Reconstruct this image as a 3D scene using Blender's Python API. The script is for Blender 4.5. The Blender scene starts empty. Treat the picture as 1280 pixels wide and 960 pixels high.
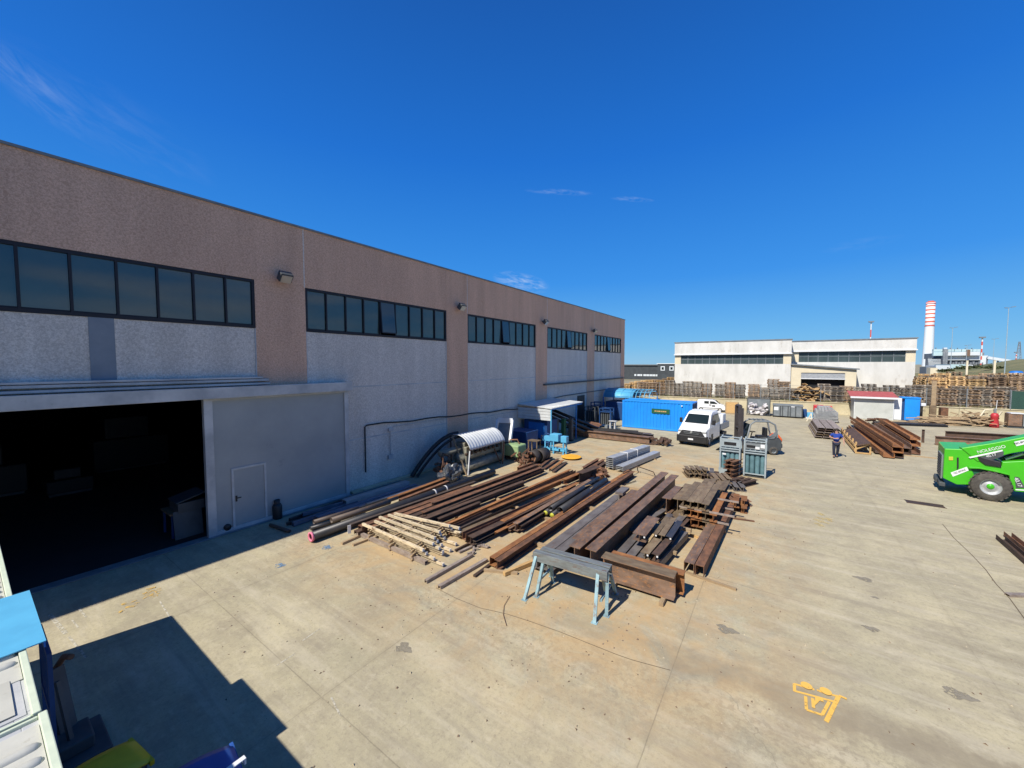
import bpy, bmesh, math, random
from mathutils import Vector, Matrix, Euler
R = math.radians
random.seed(7)
C = bpy.context.scene
col = C.collection

# ------------------------------------------------------------------ camera, sky, sun, exposure
H = 5.7
F_PX, YAW, PITCH = 483.2, R(-34.76), R(2.927)
cam_d = bpy.data.cameras.new('camera'); cam = bpy.data.objects.new('camera', cam_d); col.objects.link(cam)
cam_d.sensor_width = 36; cam_d.lens = F_PX / 1280 * 36; cam_d.clip_start = .05; cam_d.clip_end = 12000
FW = Vector((math.sin(YAW) * math.cos(PITCH), math.cos(YAW) * math.cos(PITCH), -math.sin(PITCH)))
RT = Vector((math.cos(YAW), -math.sin(YAW), 0)); UP = RT.cross(FW)
cam.location = (0, 0, H)
cam.rotation_euler = Matrix((RT, UP, -FW)).transposed().to_euler()
C.camera = cam

SUN_DIR = Vector((.2, .88, -1)).normalized()          # the way the light travels
world = bpy.data.worlds.new('World'); C.world = world; world.use_nodes = True
wn = world.node_tree.nodes; wl = world.node_tree.links
wn.clear()
def N(nt, typ, **kw):
    n = nt.nodes.new(typ)
    for k, v in kw.items(): setattr(n, k, v)
    return n
wt = world.node_tree
sky = N(wt, 'ShaderNodeTexSky', sky_type='NISHITA', sun_disc=False)
sky.sun_elevation = R(47.9); sky.sun_rotation = math.atan2(-SUN_DIR.x, -SUN_DIR.y)
sky.altitude = 100; sky.air_density = 1.0; sky.dust_density = .15; sky.ozone_density = 3.0
hsv = N(wt, 'ShaderNodeHueSaturation'); hsv.inputs['Saturation'].default_value = 1.16; hsv.inputs['Value'].default_value = 1.0
wl.new(sky.outputs[0], hsv.inputs['Color'])
# thin high clouds: three small wisps at fixed compass directions
geo = N(wt, 'ShaderNodeTexCoord')
def wdir(px, py): return (FW + RT * ((px - 640) / F_PX) - UP * ((py - 480) / F_PX)).normalized()
# the deep clear blue of this day: the physical sky blended with a measured blue ramp over elevation
sep = N(wt, 'ShaderNodeSeparateXYZ'); wl.new(geo.outputs['Generated'], sep.inputs[0])
rmp = N(wt, 'ShaderNodeValToRGB'); wl.new(sep.outputs[2], rmp.inputs[0]); cr = rmp.color_ramp
stops = [(0, (.2, .5, .8)), (.04, (.12, .45, .83)), (.2, (.03, .28, .83)), (.45, (.009, .165, .67)), (.67, (.007, .105, .46)), (1, (.008, .08, .3))]
cr.elements[0].position = 0; cr.elements[0].color = (*stops[0][1], 1); cr.elements[1].position = 1; cr.elements[1].color = (*stops[-1][1], 1)
for p_, c_ in stops[1:-1]: e_ = cr.elements.new(p_); e_.color = (*c_, 1)
sm = N(wt, 'ShaderNodeMix', data_type='RGBA'); sm.inputs['Factor'].default_value = .88
rs_ = N(wt, 'ShaderNodeVectorMath', operation='SCALE'); rs_.inputs['Scale'].default_value = 9.0; wl.new(rmp.outputs[0], rs_.inputs[0])
wl.new(hsv.outputs[0], sm.inputs['A']); wl.new(rs_.outputs[0], sm.inputs['B'])
last = sm.outputs['Result']
def vm(nt, op, a=None, b=None):
    n = N(nt, 'ShaderNodeVectorMath', operation=op)
    for i, v in enumerate((a, b)):
        if v is None: continue
        if hasattr(v, 'links') or hasattr(v, 'is_linked'): nt.links.new(v, n.inputs[i])
        else: n.inputs[i].default_value = v
    return n
def mm(nt, op, a=None, b=None, c=None, clamp=False):
    n = N(nt, 'ShaderNodeMath', operation=op); n.use_clamp = clamp
    for i, v in enumerate((a, b, c)):
        if v is None: continue
        if hasattr(v, 'is_linked'): nt.links.new(v, n.inputs[i])
        else: n.inputs[i].default_value = v
    return n.outputs[0]
def wisp(px, py, along, across, tilt, strength, nscale):
    global last
    c = wdir(px, py); e1 = RT * math.cos(tilt) + UP * math.sin(tilt); e2 = c.cross(e1).normalized(); e1 = e2.cross(c).normalized()
    u = vm(wt, 'DOT_PRODUCT', geo.outputs['Generated'], tuple(e1)).outputs['Value']
    v = vm(wt, 'DOT_PRODUCT', geo.outputs['Generated'], tuple(e2)).outputs['Value']
    f = vm(wt, 'DOT_PRODUCT', geo.outputs['Generated'], tuple(c)).outputs['Value']
    du = mm(wt, 'POWER', mm(wt, 'DIVIDE', u, along), 2.0); dv = mm(wt, 'POWER', mm(wt, 'DIVIDE', v, across), 2.0)
    g = mm(wt, 'SUBTRACT', 1.0, mm(wt, 'ADD', du, dv), clamp=True)
    cmb = N(wt, 'ShaderNodeCombineXYZ'); wl.new(mm(wt, 'MULTIPLY', u, nscale), cmb.inputs[0]); wl.new(mm(wt, 'MULTIPLY', v, nscale * 4), cmb.inputs[1])
    no = N(wt, 'ShaderNodeTexNoise'); no.inputs['Scale'].default_value = 1; no.inputs['Detail'].default_value = 6; no.inputs['Roughness'].default_value = .65; no.inputs['Distortion'].default_value = .6
    wl.new(cmb.outputs[0], no.inputs['Vector'])
    k = mm(wt, 'MULTIPLY', mm(wt, 'SUBTRACT', no.outputs[0], .42), 3.0, clamp=True)
    k = mm(wt, 'MULTIPLY', mm(wt, 'MULTIPLY', k, g), mm(wt, 'GREATER_THAN', f, 0.0)); k = mm(wt, 'MULTIPLY', k, strength, clamp=True)
    mx = N(wt, 'ShaderNodeMix', data_type='RGBA'); wl.new(k, mx.inputs['Factor']); wl.new(last, mx.inputs['A']); mx.inputs['B'].default_value = (6, 7, 8.5, 1)
    last = mx.outputs['Result']
wisp(652, 353, .075, .025, R(-12), .6, 30)
wisp(700, 240, .085, .007, R(-3), .24, 30)
wisp(790, 249, .05, .006, R(-4), .26, 34)
wisp(38, 105, .08, .03, R(-42), .14, 16)
wisp(130, 150, .16, .06, R(-30), .06, 12)
wisp(1075, 305, .06, .012, R(10), .06, 25)
# low streaky cloud added out of view to the east, for the window reflections
cs_ = N(wt, 'ShaderNodeMapping'); cs_.inputs['Scale'].default_value = (2.2, 2.2, 22); wl.new(geo.outputs['Generated'], cs_.inputs[0])
cn = N(wt, 'ShaderNodeTexNoise'); cn.inputs['Scale'].default_value = 1.6; cn.inputs['Detail'].default_value = 6; wl.new(cs_.outputs[0], cn.inputs['Vector'])
s2 = N(wt, 'ShaderNodeSeparateXYZ'); wl.new(geo.outputs['Generated'], s2.inputs[0])
ck = mm(wt, 'MULTIPLY', mm(wt, 'SUBTRACT', cn.outputs[0], .45), 5.0, clamp=True); ck = mm(wt, 'MULTIPLY', ck, mm(wt, 'MULTIPLY', mm(wt, 'SUBTRACT', s2.outputs[0], .55), 4.0, clamp=True))
ck = mm(wt, 'MULTIPLY', ck, mm(wt, 'MULTIPLY', mm(wt, 'SUBTRACT', .42, s2.outputs[2]), 5.0, clamp=True)); cx = N(wt, 'ShaderNodeMix', data_type='RGBA'); wl.new(mm(wt, 'MULTIPLY', ck, .45), cx.inputs['Factor']); wl.new(last, cx.inputs['A']); cx.inputs['B'].default_value = (7, 7, 6.8, 1); last = cx.outputs['Result']
bg = N(wt, 'ShaderNodeBackground'); bg.inputs['Strength'].default_value = .085
wo = N(wt, 'ShaderNodeOutputWorld'); wl.new(last, bg.inputs['Color']); wl.new(bg.outputs[0], wo.inputs[0])

sun_d = bpy.data.lights.new('sun', 'SUN'); sun_d.energy = 4.8; sun_d.angle = R(.53); sun_d.color = (1, .95, .86)
sun = bpy.data.objects.new('sun', sun_d); col.objects.link(sun); sun.rotation_euler = SUN_DIR.to_track_quat('-Z', 'Y').to_euler(); sun.location = (-10, -40, 50)

C.view_settings.view_transform = 'Standard'; C.view_settings.look = 'None'; C.view_settings.gamma = 1
C.view_settings.exposure = 0.4; C.view_settings.use_curve_mapping = False

# ------------------------------------------------------------------ helpers
def ray(x, y): return FW + RT * ((x - 640) / F_PX) - UP * ((y - 480) / F_PX)
def at(x, y, z=0.0):
    d = ray(x, y); t = (z - H) / d.z; return Vector((d.x * t, d.y * t, z))
def atY(x, y, Y):
    d = ray(x, y); t = Y / d.y; return Vector((d.x * t, Y, H + d.z * t))
def atX(x, y, X):
    d = ray(x, y); t = X / d.x; return Vector((X, d.y * t, H + d.z * t))

def tag(o, label=None, cat=None, group=None, kind=None):
    if label: o['label'] = label
    if cat: o['category'] = cat
    if group: o['group'] = group
    if kind: o['kind'] = kind
    return o
def thing(name, label, cat, loc=(0, 0, 0), rz=0.0, group=None):
    o = bpy.data.objects.new(name, None); col.objects.link(o); o.location = loc; o.rotation_euler = (0, 0, rz)
    o.empty_display_size = .2
    return tag(o, label, cat, group)
def copy_tree(o, parent=None):
    c = o.copy(); col.objects.link(c)
    if parent is not None: c.parent = parent
    for ch in list(o.children): copy_tree(ch, c)
    return c

class MB:
    def __init__(s): s.v = []; s.f = []; s.smooth = []
    def add(s, vs, fs, sm=False):
        b = len(s.v); s.v += [tuple(v) for v in vs]; s.f += [tuple(b + i for i in f) for f in fs]; s.smooth += [sm] * len(fs); return s
    def box(s, x0, x1, y0, y1, z0, z1):
        return s.add([(x0, y0, z0), (x1, y0, z0), (x1, y1, z0), (x0, y1, z0), (x0, y0, z1), (x1, y0, z1), (x1, y1, z1), (x0, y1, z1)],
                     [(0, 3, 2, 1), (4, 5, 6, 7), (0, 1, 5, 4), (1, 2, 6, 5), (2, 3, 7, 6), (3, 0, 4, 7)])
    def obox(s, c, dims, rot):
        M = Euler(rot).to_matrix(); c = Vector(c); a, b, d = [x / 2 for x in dims]
        vs = [c + M @ Vector((i * a, j * b, k * d)) for k in (-1, 1) for i, j in ((-1, -1), (1, -1), (1, 1), (-1, 1))]
        return s.add(vs, [(0, 3, 2, 1), (4, 5, 6, 7), (0, 1, 5, 4), (1, 2, 6, 5), (2, 3, 7, 6), (3, 0, 4, 7)])
    def bar(s, a, b, w, h=None, up=(0, 0, 1)):
        h = h or w; a = Vector(a); b = Vector(b); d = (b - a).normalized(); up = Vector(up)
        if abs(d.dot(up)) > .99: up = Vector((0, 1, 0))
        sx = d.cross(up).normalized() * w / 2; sy = sx.cross(d).normalized() * h / 2
        vs = [p + i * sx + j * sy for p in (a, b) for i, j in ((-1, -1), (1, -1), (1, 1), (-1, 1))]
        return s.add(vs, [(0, 1, 2, 3), (7, 6, 5, 4), (0, 4, 5, 1), (1, 5, 6, 2), (2, 6, 7, 3), (3, 7, 4, 0)])
    def prism(s, pts, axis, a0, a1):
        """pts polygon in the plane normal to axis (x: (y,z), y: (x,z), z: (x,y)), extruded a0..a1"""
        def m(p, a): return {'x': (a, p[0], p[1]), 'y': (p[0], a, p[1]), 'z': (p[0], p[1], a)}[axis]
        n = len(pts); vs = [m(p, a0) for p in pts] + [m(p, a1) for p in pts]
        fs = [tuple(range(n))[::-1], tuple(range(n, 2 * n))] + [(i, (i + 1) % n, n + (i + 1) % n, n + i) for i in range(n)]
        return s.add(vs, fs)
    def tube(s, pts, r, n=10, cap=True):
        pts = [Vector(p) for p in pts]; rs = r if isinstance(r, (list, tuple)) else [r] * len(pts); vs = []; fs = []
        ref = None
        for i, p in enumerate(pts):
            d = ((pts[min(i + 1, len(pts) - 1)] - pts[max(i - 1, 0)])).normalized()
            if ref is None: ref = Vector((0, 0, 1)) if abs(d.z) < .9 else Vector((1, 0, 0))
            a = d.cross(ref).normalized(); b = a.cross(d).normalized(); ref = b
            for k in range(n):
                t = 2 * math.pi * k / n; vs.append(p + a * math.cos(t) * rs[i] + b * math.sin(t) * rs[i])
        for i in range(len(pts) - 1):
            for k in range(n): fs.append((i * n + k, i * n + (k + 1) % n, (i + 1) * n + (k + 1) % n, (i + 1) * n + k))
        s.add(vs, fs, True)
        if cap:
            m = len(pts) - 1; s.add(vs[:n], [tuple(range(n))]); s.add(vs[m * n:], [tuple(range(n))[::-1]])
        return s
    def pipe(s, a, b, r, t=.012, n=14):
        a = Vector(a); b = Vector(b); d = (b - a).normalized(); ref = Vector((0, 0, 1)) if abs(d.z) < .9 else Vector((1, 0, 0))
        u = d.cross(ref).normalized(); w = u.cross(d); vs = []
        for p in (a, b):
            for rr in (r, r - t):
                for k in range(n): q = 2 * math.pi * k / n; vs.append(p + (u * math.cos(q) + w * math.sin(q)) * rr)
        fs = []
        for k in range(n):
            j = (k + 1) % n
            fs += [(k, j, 2 * n + j, 2 * n + k), (n + j, n + k, 3 * n + k, 3 * n + j), (k, n + k, n + j, j), (2 * n + k, 2 * n + j, 3 * n + j, 3 * n + k)]
        return s.add(vs, fs, True)
    def lathe(s, prof, c=(0, 0, 0), n=20, axis='z', sm=True):
        vs = []; fs = []; m = len(prof)
        for r, z in prof:
            for k in range(n):
                t = 2 * math.pi * k / n; a, b = r * math.cos(t), r * math.sin(t)
                p = {'z': (a, b, z), 'y': (a, z, b), 'x': (z, a, b)}[axis]; vs.append((p[0] + c[0], p[1] + c[1], p[2] + c[2]))
        for i in range(m - 1):
            for k in range(n): fs.append((i * n + k, i * n + (k + 1) % n, (i + 1) * n + (k + 1) % n, (i + 1) * n + k))
        s.add(vs, fs, sm); return s
    def disc(s, c, r, n=20, axis='z'):
        vs = []
        for k in range(n):
            t = 2 * math.pi * k / n; a, b = r * math.cos(t), r * math.sin(t)
            p = {'z': (a, b, 0), 'y': (a, 0, b), 'x': (0, a, b)}[axis]; vs.append((p[0] + c[0], p[1] + c[1], p[2] + c[2]))
        return s.add(vs, [tuple(range(n))])
    def quad(s, a, b, c, d): return s.add([a, b, c, d], [(0, 1, 2, 3)])
    def mesh(s, name, mat):
        me = bpy.data.meshes.new(name); me.from_pydata(s.v, [], s.f); me.update()
        for p, q in zip(me.polygons, s.smooth): p.use_smooth = q
        bm = bmesh.new(); bm.from_mesh(me); bmesh.ops.recalc_face_normals(bm, faces=bm.faces); bm.to_mesh(me); bm.free()
        me.materials.append(mat); return me
    def build(s, name, mat, parent=None, bevel=0.0, loc=None):
        o = bpy.data.objects.new(name, s.mesh(name, mat)); col.objects.link(o)
        if parent is not None: o.parent = parent
        if loc is not None: o.location = loc
        if bevel:
            b = o.modifiers.new('bevel', 'BEVEL'); b.width = bevel; b.segments = 2; b.limit_method = 'ANGLE'; b.angle_limit = R(35)
        return o

# ------------------------------------------------------------------ materials
def mat(name, c1, c2=None, scale=3.0, rough=.7, metal=0.0, bump=0.0, bscale=None, detail=6, stretch=(1, 1, 1), c3=None, s3=12, a3=.5, coord='Object', var=.0, ior=None, t=(.35, .65), coat=0.0):
    m = bpy.data.materials.new(name); m.use_nodes = True; nt = m.node_tree; L = nt.links
    b = nt.nodes['Principled BSDF']; b.inputs['Roughness'].default_value = rough; b.inputs['Metallic'].default_value = metal
    if ior: b.inputs['IOR'].default_value = ior
    if coat: b.inputs['Coat Weight'].default_value = coat; b.inputs['Coat Roughness'].default_value = .06
    if c2 is None: c2 = tuple(x * .82 for x in c1)
    tc = N(nt, 'ShaderNodeTexCoord'); mp = N(nt, 'ShaderNodeMapping'); mp.inputs['Scale'].default_value = stretch
    L.new(tc.outputs[coord], mp.inputs['Vector'])
    oi = N(nt, 'ShaderNodeObjectInfo'); ad = N(nt, 'ShaderNodeVectorMath', operation='ADD')
    sc = N(nt, 'ShaderNodeMath', operation='MULTIPLY'); L.new(oi.outputs['Random'], sc.inputs[0]); sc.inputs[1].default_value = 37.0
    L.new(mp.outputs[0], ad.inputs[0]); L.new(sc.outputs[0], ad.inputs[1])
    n1 = N(nt, 'ShaderNodeTexNoise'); n1.inputs['Scale'].default_value = scale; n1.inputs['Detail'].default_value = detail; n1.inputs['Roughness'].default_value = .62
    L.new(ad.outputs[0], n1.inputs['Vector'])
    mr = N(nt, 'ShaderNodeMapRange'); mr.inputs[1].default_value = t[0]; mr.inputs[2].default_value = t[1]; L.new(n1.outputs[0], mr.inputs[0])
    mx = N(nt, 'ShaderNodeMix', data_type='RGBA'); mx.inputs['A'].default_value = (*c1, 1); mx.inputs['B'].default_value = (*c2, 1); L.new(mr.outputs[0], mx.inputs['Factor'])
    out = mx.outputs['Result']
    if c3:
        n2 = N(nt, 'ShaderNodeTexNoise'); n2.inputs['Scale'].default_value = s3; n2.inputs['Detail'].default_value = 8; n2.inputs['Roughness'].default_value = .7; L.new(ad.outputs[0], n2.inputs['Vector'])
        r2 = N(nt, 'ShaderNodeMapRange'); r2.inputs[1].default_value = 1 - a3; r2.inputs[2].default_value = 1 - a3 + .12; L.new(n2.outputs[0], r2.inputs[0])
        m2 = N(nt, 'ShaderNodeMix', data_type='RGBA'); L.new(r2.outputs[0], m2.inputs['Factor']); L.new(out, m2.inputs['A']); m2.inputs['B'].default_value = (*c3, 1); out = m2.outputs['Result']
    if var:
        h = N(nt, 'ShaderNodeHueSaturation'); mv = N(nt, 'ShaderNodeMapRange'); L.new(oi.outputs['Random'], mv.inputs[0]); mv.inputs[3].default_value = 1 - var; mv.inputs[4].default_value = 1 + var
        L.new(mv.outputs[0], h.inputs['Value']); L.new(out, h.inputs['Color']); out = h.outputs[0]
    L.new(out, b.inputs['Base Color'])
    if bump:
        n3 = N(nt, 'ShaderNodeTexNoise'); n3.inputs['Scale'].default_value = bscale or scale * 6; n3.inputs['Detail'].default_value = 4; L.new(ad.outputs[0], n3.inputs['Vector'])
        bp = N(nt, 'ShaderNodeBump'); bp.inputs['Strength'].default_value = bump; bp.inputs['Distance'].default_value = .02; L.new(n3.outputs[0], bp.inputs['Height']); L.new(bp.outputs[0], b.inputs['Normal'])
    return m
M = {}
# steel: local x runs along the member, so the noise is stretched along it
ST = (1.3, 2.4, 2.4)
M['rust'] = mat('rust', (.22, .1, .05), (.085, .045, .028), 2.2, .85, .0, .3, 30, stretch=ST, c3=(.22, .085, .03), s3=5, a3=.42, var=.3)
M['rust_dark'] = mat('rust_dark', (.1, .056, .036), (.045, .028, .02), 2.0, .8, .0, .3, 30, stretch=ST, c3=(.12, .05, .025), s3=5, a3=.4, var=.25)
M['rust_orange'] = mat('rust_orange', (.33, .14, .045), (.16, .065, .025), 2.0, .85, .0, .3, 30, stretch=ST, c3=(.4, .17, .05), s3=5, a3=.42, var=.2)
M['mill'] = mat('mill', (.2, .18, .165), (.12, .1, .09), 1.6, .55, .25, .2, 30, stretch=ST, c3=(.2, .085, .04), s3=4, a3=.40, var=.2)
M['mill_purple'] = mat('mill_purple', (.23, .15, .105), (.12, .075, .05), 1.6, .6, .1, .2, 30, stretch=ST, c3=(.34, .155, .055), s3=5, a3=.47, var=.15)
M['mill_brown'] = mat('mill_brown', (.22, .16, .095), (.13, .09, .055), 2.5, .7, .1, .2, 30, stretch=ST, c3=(.28, .13, .04), s3=5, a3=.42, var=.2)
M['pipe_dark'] = mat('pipe_dark', (.035, .037, .042), (.06, .055, .055), 2, .45, .3, .1, 30, stretch=ST, var=.25)
M['pipe_brown'] = mat('pipe_brown', (.11, .085, .07), (.07, .05, .04), 2, .6, .2, .1, 30, stretch=ST, c3=(.22, .12, .06), s3=4, a3=.42, var=.2)
M['steel_blue'] = mat('steel_blue', (.16, .2, .27), (.1, .13, .18), 2, .5, .3, .1, 30, stretch=ST, var=.25)
M['galv'] = mat('galv', (.48, .49, .49), (.36, .37, .38), 3, .45, .35, .05, 30, stretch=ST, c3=(.6, .61, .6), s3=8, a3=.4, var=.08)
M['steel_light'] = mat('steel_light', (.36, .3, .25), (.22, .17, .14), 4, .6, .1, .1, 30, stretch=ST, c3=(.16, .09, .05), s3=8, a3=.42, var=.1)
M['cream_steel'] = mat('cream_steel', (.66, .55, .37), (.5, .4, .26), 5, .75, .0, .2, 30, stretch=(1, 3, 3), c3=(.14, .08, .05), s3=6, a3=.47, var=.1)
M['white_tag'] = mat('white_tag', (.75, .74, .72), rough=.7)
M['pink'] = mat('pink', (.75, .2, .3), rough=.7)
M['yellow'] = mat('yellow', (.8, .42, .03), (.7, .34, .03), 3, .5, c3=(.45, .2, .04), s3=14, a3=.33)
M['lime'] = mat('lime', (.5, .5, .05), rough=.6)
M['timber'] = mat('timber', (.4, .29, .17), (.27, .19, .11), 4, .85, .0, .3, 30, stretch=(1, 6, 6), var=.15)
M['timber_new'] = mat('timber_new', (.55, .36, .15), (.42, .25, .1), 5, .8, .0, .3, 30, stretch=(1, 5, 5), var=.12)
M['saw_blue'] = mat('saw_blue', (.28, .43, .47), (.2, .3, .33), 3, .6, .1, .2, 30, c3=(.2, .13, .09), s3=6, a3=.46)
M['saw_top'] = mat('saw_top', (.22, .25, .25), (.14, .15, .15), 4, .6, .2, .3, 30, stretch=(.6, 3, 3), c3=(.16, .08, .05), s3=6, a3=.45)
M['cont_blue'] = mat('cont_blue', (.01, .27, .8), (.012, .23, .7), 1.2, .45, 0, .0, c3=(.05, .14, .34), s3=3, a3=.26)
M['blue'] = mat('blue', (.015, .17, .55), (.012, .13, .42), 2, .5, 0, 0, c3=(.05, .08, .16), s3=5, a3=.34)
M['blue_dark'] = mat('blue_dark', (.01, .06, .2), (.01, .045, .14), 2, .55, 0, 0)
M['sky_blue'] = mat('sky_blue', (.1, .4, .62), (.085, .35, .56), 3, .5, 0, 0)
M['white'] = mat('white', (.74, .75, .75), (.66, .67, .67), 1.5, .4, 0, 0)
M['car_white'] = mat('car_white', (.8, .81, .82), (.74, .75, .76), 1, .3, 0, 0, coat=.6)
M['black'] = mat('black', (.012, .012, .014), (.02, .02, .022), 4, .5)
M['tyre'] = mat('tyre', (.1, .09, .075), (.05, .045, .04), 5, .9, 0, .4, 20)
M['grey'] = mat('grey', (.22, .24, .25), (.15, .17, .18), 2, .55, .1, 0, c3=(.12, .08, .06), s3=6, a3=.33)
M['grey_dark'] = mat('grey_dark', (.07, .08, .085), (.045, .05, .055), 2, .6)
M['rack_grey'] = mat('rack_grey', (.36, .42, .44), (.28, .33, .35), 4, .5, .15, .05)
M['bottle'] = mat('bottle', (.13, .24, .27), (.09, .17, .19), 3, .45, 0, 0, var=.12)
M['green'] = mat('green', (.05, .43, .008), (.045, .39, .008), 2, .4, 0, 0, coat=.3, c3=(.11, .42, .05), s3=2.2, a3=.42)
M['green_dark'] = mat('green_dark', (.012, .1, .05), (.01, .08, .04), 2, .5)
M['orange'] = mat('orange', (.8, .13, .02), rough=.4)
M['red'] = mat('red', (.5, .03, .04), (.4, .025, .03), 4, .5)
M['red_roof'] = mat('red_roof', (.42, .1, .09), (.32, .07, .065), 3, .7, 0, .2, c3=(.25, .09, .08), s3=12, a3=.4)
M['hut'] = mat('hut', (.5, .51, .47), (.42, .43, .39), 1.5, .7)
M['wallwhite'] = mat('wallwhite', (.66, .645, .6), (.55, .535, .49), .9, .85, 0, .1, 4, stretch=(1, 1, .35), c3=(.46, .43, .38), s3=1.6, a3=.42)
M['cream'] = mat('cream', (.68, .6, .43), (.6, .52, .37), .7, .85, 0, 0)
M['lowwall'] = mat('lowwall', (.58, .51, .34), (.44, .38, .24), .8, .9, 0, .2, 8, c3=(.24, .2, .14), s3=2.2, a3=.44)
M['darkclad'] = mat('darkclad', (.05, .06, .065), (.035, .04, .045), 1, .6)
M['band_glass'] = mat('band_glass', (.06, .085, .085), (.04, .06, .06), .8, .35, 0, 0, stretch=(2, 1, .3))
M['alu'] = mat('alu', (.5, .52, .52), (.42, .44, .44), 2, .4, .6)
M['glass'] = mat('glass', (.05, .072, .066), (.03, .046, .042), .4, .05, 0, .015, 1.2, ior=1.75)
M['vglass'] = mat('vglass', (.01, .018, .018), (.015, .022, .022), .5, .05, ior=1.6)
M['winframe'] = mat('winframe', (.004, .005, .012), (.006, .007, .014), 1, .6)
M['panel_grey'] = mat('panel_grey', (.35, .365, .365), (.29, .31, .315), .6, .5, .1, 0, c3=(.22, .235, .25), s3=1.5, a3=.35)
M['trim_grey'] = mat('trim_grey', (.56, .56, .55), (.36, .37, .38), 1.2, .5, .1, 0, c3=(.28, .28, .27), s3=5, a3=.38)
M['inner_shade'] = mat('inner_shade', (.016, .016, .017), (.01, .01, .011), 1, .9)  # near-black colour puts the darkness of unlit interiors into the surfaces
M['patch'] = mat('patch', (.24, .27, .3), (.2, .23, .26), 2, .8)
M['rubber'] = mat('rubber', (.01, .01, .011), (.015, .014, .014), 3, .6)
M['skin'] = mat('skin', (.5, .28, .2), rough=.6)
M['shirt'] = mat('shirt', (.015, .05, .3), (.012, .04, .22), 6, .9)
M['trousers'] = mat('trousers', (.02, .025, .05), (.015, .018, .035), 6, .9)
M['hair'] = mat('hair', (.03, .02, .015), rough=.8)
M['mast_steel'] = mat('mast_steel', (.09, .08, .08), (.06, .05, .05), 3, .5, .4)
M['bag'] = mat('bag', (.7, .68, .66), (.3, .26, .28), 8, .8)
M['machine'] = mat('machine', (.27, .26, .2), (.18, .17, .13), 3, .6, 0, .1, c3=(.14, .08, .05), s3=6, a3=.4)
M['machine_green'] = mat('machine_green', (.3, .42, .2), (.22, .32, .15), 3, .6, 0, 0, c3=(.2, .14, .08), s3=8, a3=.36)
M['reel'] = mat('reel', (.05, .04, .035), (.03, .025, .02), 3, .7)
M['roofsheet'] = mat('roofsheet', (.66, .67, .65), (.56, .57, .55), 2, .45, .1, 0)
M['stripe_red'] = mat('stripe_red', (.6, .09, .06), rough=.8)
M['far_white'] = mat('far_white', (.62, .66, .68), (.52, .56, .58), .05, .8)
M['far_teal'] = mat('far_teal', (.45, .6, .62), (.38, .5, .52), .05, .8)
M['far_grey'] = mat('far_grey', (.2, .22, .24), (.13, .15, .17), .1, .8, c3=(.35, .37, .38), s3=.3, a3=.45)
M['pallet_grey'] = mat('pallet_grey', (.34, .29, .225), (.13, .1, .075), 1.0, .9, 0, 0, stretch=(.5, .5, 6), var=.3, t=(.4, .6))
M['pallet_brown'] = mat('pallet_brown', (.42, .29, .18), (.18, .115, .07), 1.0, .9, 0, 0, stretch=(.5, .5, 6), var=.3, t=(.4, .6))
M['pallet_warm'] = mat('pallet_warm', (.68, .46, .21), (.32, .19, .085), 1.0, .9, 0, 0, stretch=(.5, .5, 6), var=.3, t=(.4, .6))
M['grass'] = mat('grass', (.1, .105, .04), (.17, .15, .06), .6, .95)
M['hillgrass'] = mat('hillgrass', (.21, .18, .08), (.1, .11, .045), .06, .95, 0, 0, c3=(.08, .09, .04), s3=.15, a3=.42)
M['bush'] = mat('bush', (.06, .08, .03), (.09, .1, .04), 1, .9)
M['net'] = mat('net', (.025, .075, .055), (.02, .055, .045), .8, .9)
M['paint_yellow'] = None

def chimney_mat():
    m = bpy.data.materials.new('chimney_paint'); m.use_nodes = True; nt = m.node_tree; b = nt.nodes['Principled BSDF']; b.inputs['Roughness'].default_value = .8
    tc = N(nt, 'ShaderNodeTexCoord'); sp = N(nt, 'ShaderNodeSeparateXYZ'); nt.links.new(tc.outputs['Object'], sp.inputs[0])
    f = mm(nt, 'FRACT', mm(nt, 'DIVIDE', mm(nt, 'SUBTRACT', 140.5, sp.outputs[2]), 8.4)); a = mm(nt, 'LESS_THAN', f, .40); g = mm(nt, 'GREATER_THAN', sp.outputs[2], 88.0)
    k = mm(nt, 'MULTIPLY', a, g); mx = N(nt, 'ShaderNodeMix', data_type='RGBA'); nt.links.new(k, mx.inputs['Factor']); mx.inputs['A'].default_value = (.66, .7, .72, 1); mx.inputs['B'].default_value = (.58, .13, .08, 1)
    nt.links.new(mx.outputs['Result'], b.inputs['Base Color']); return m

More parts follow.
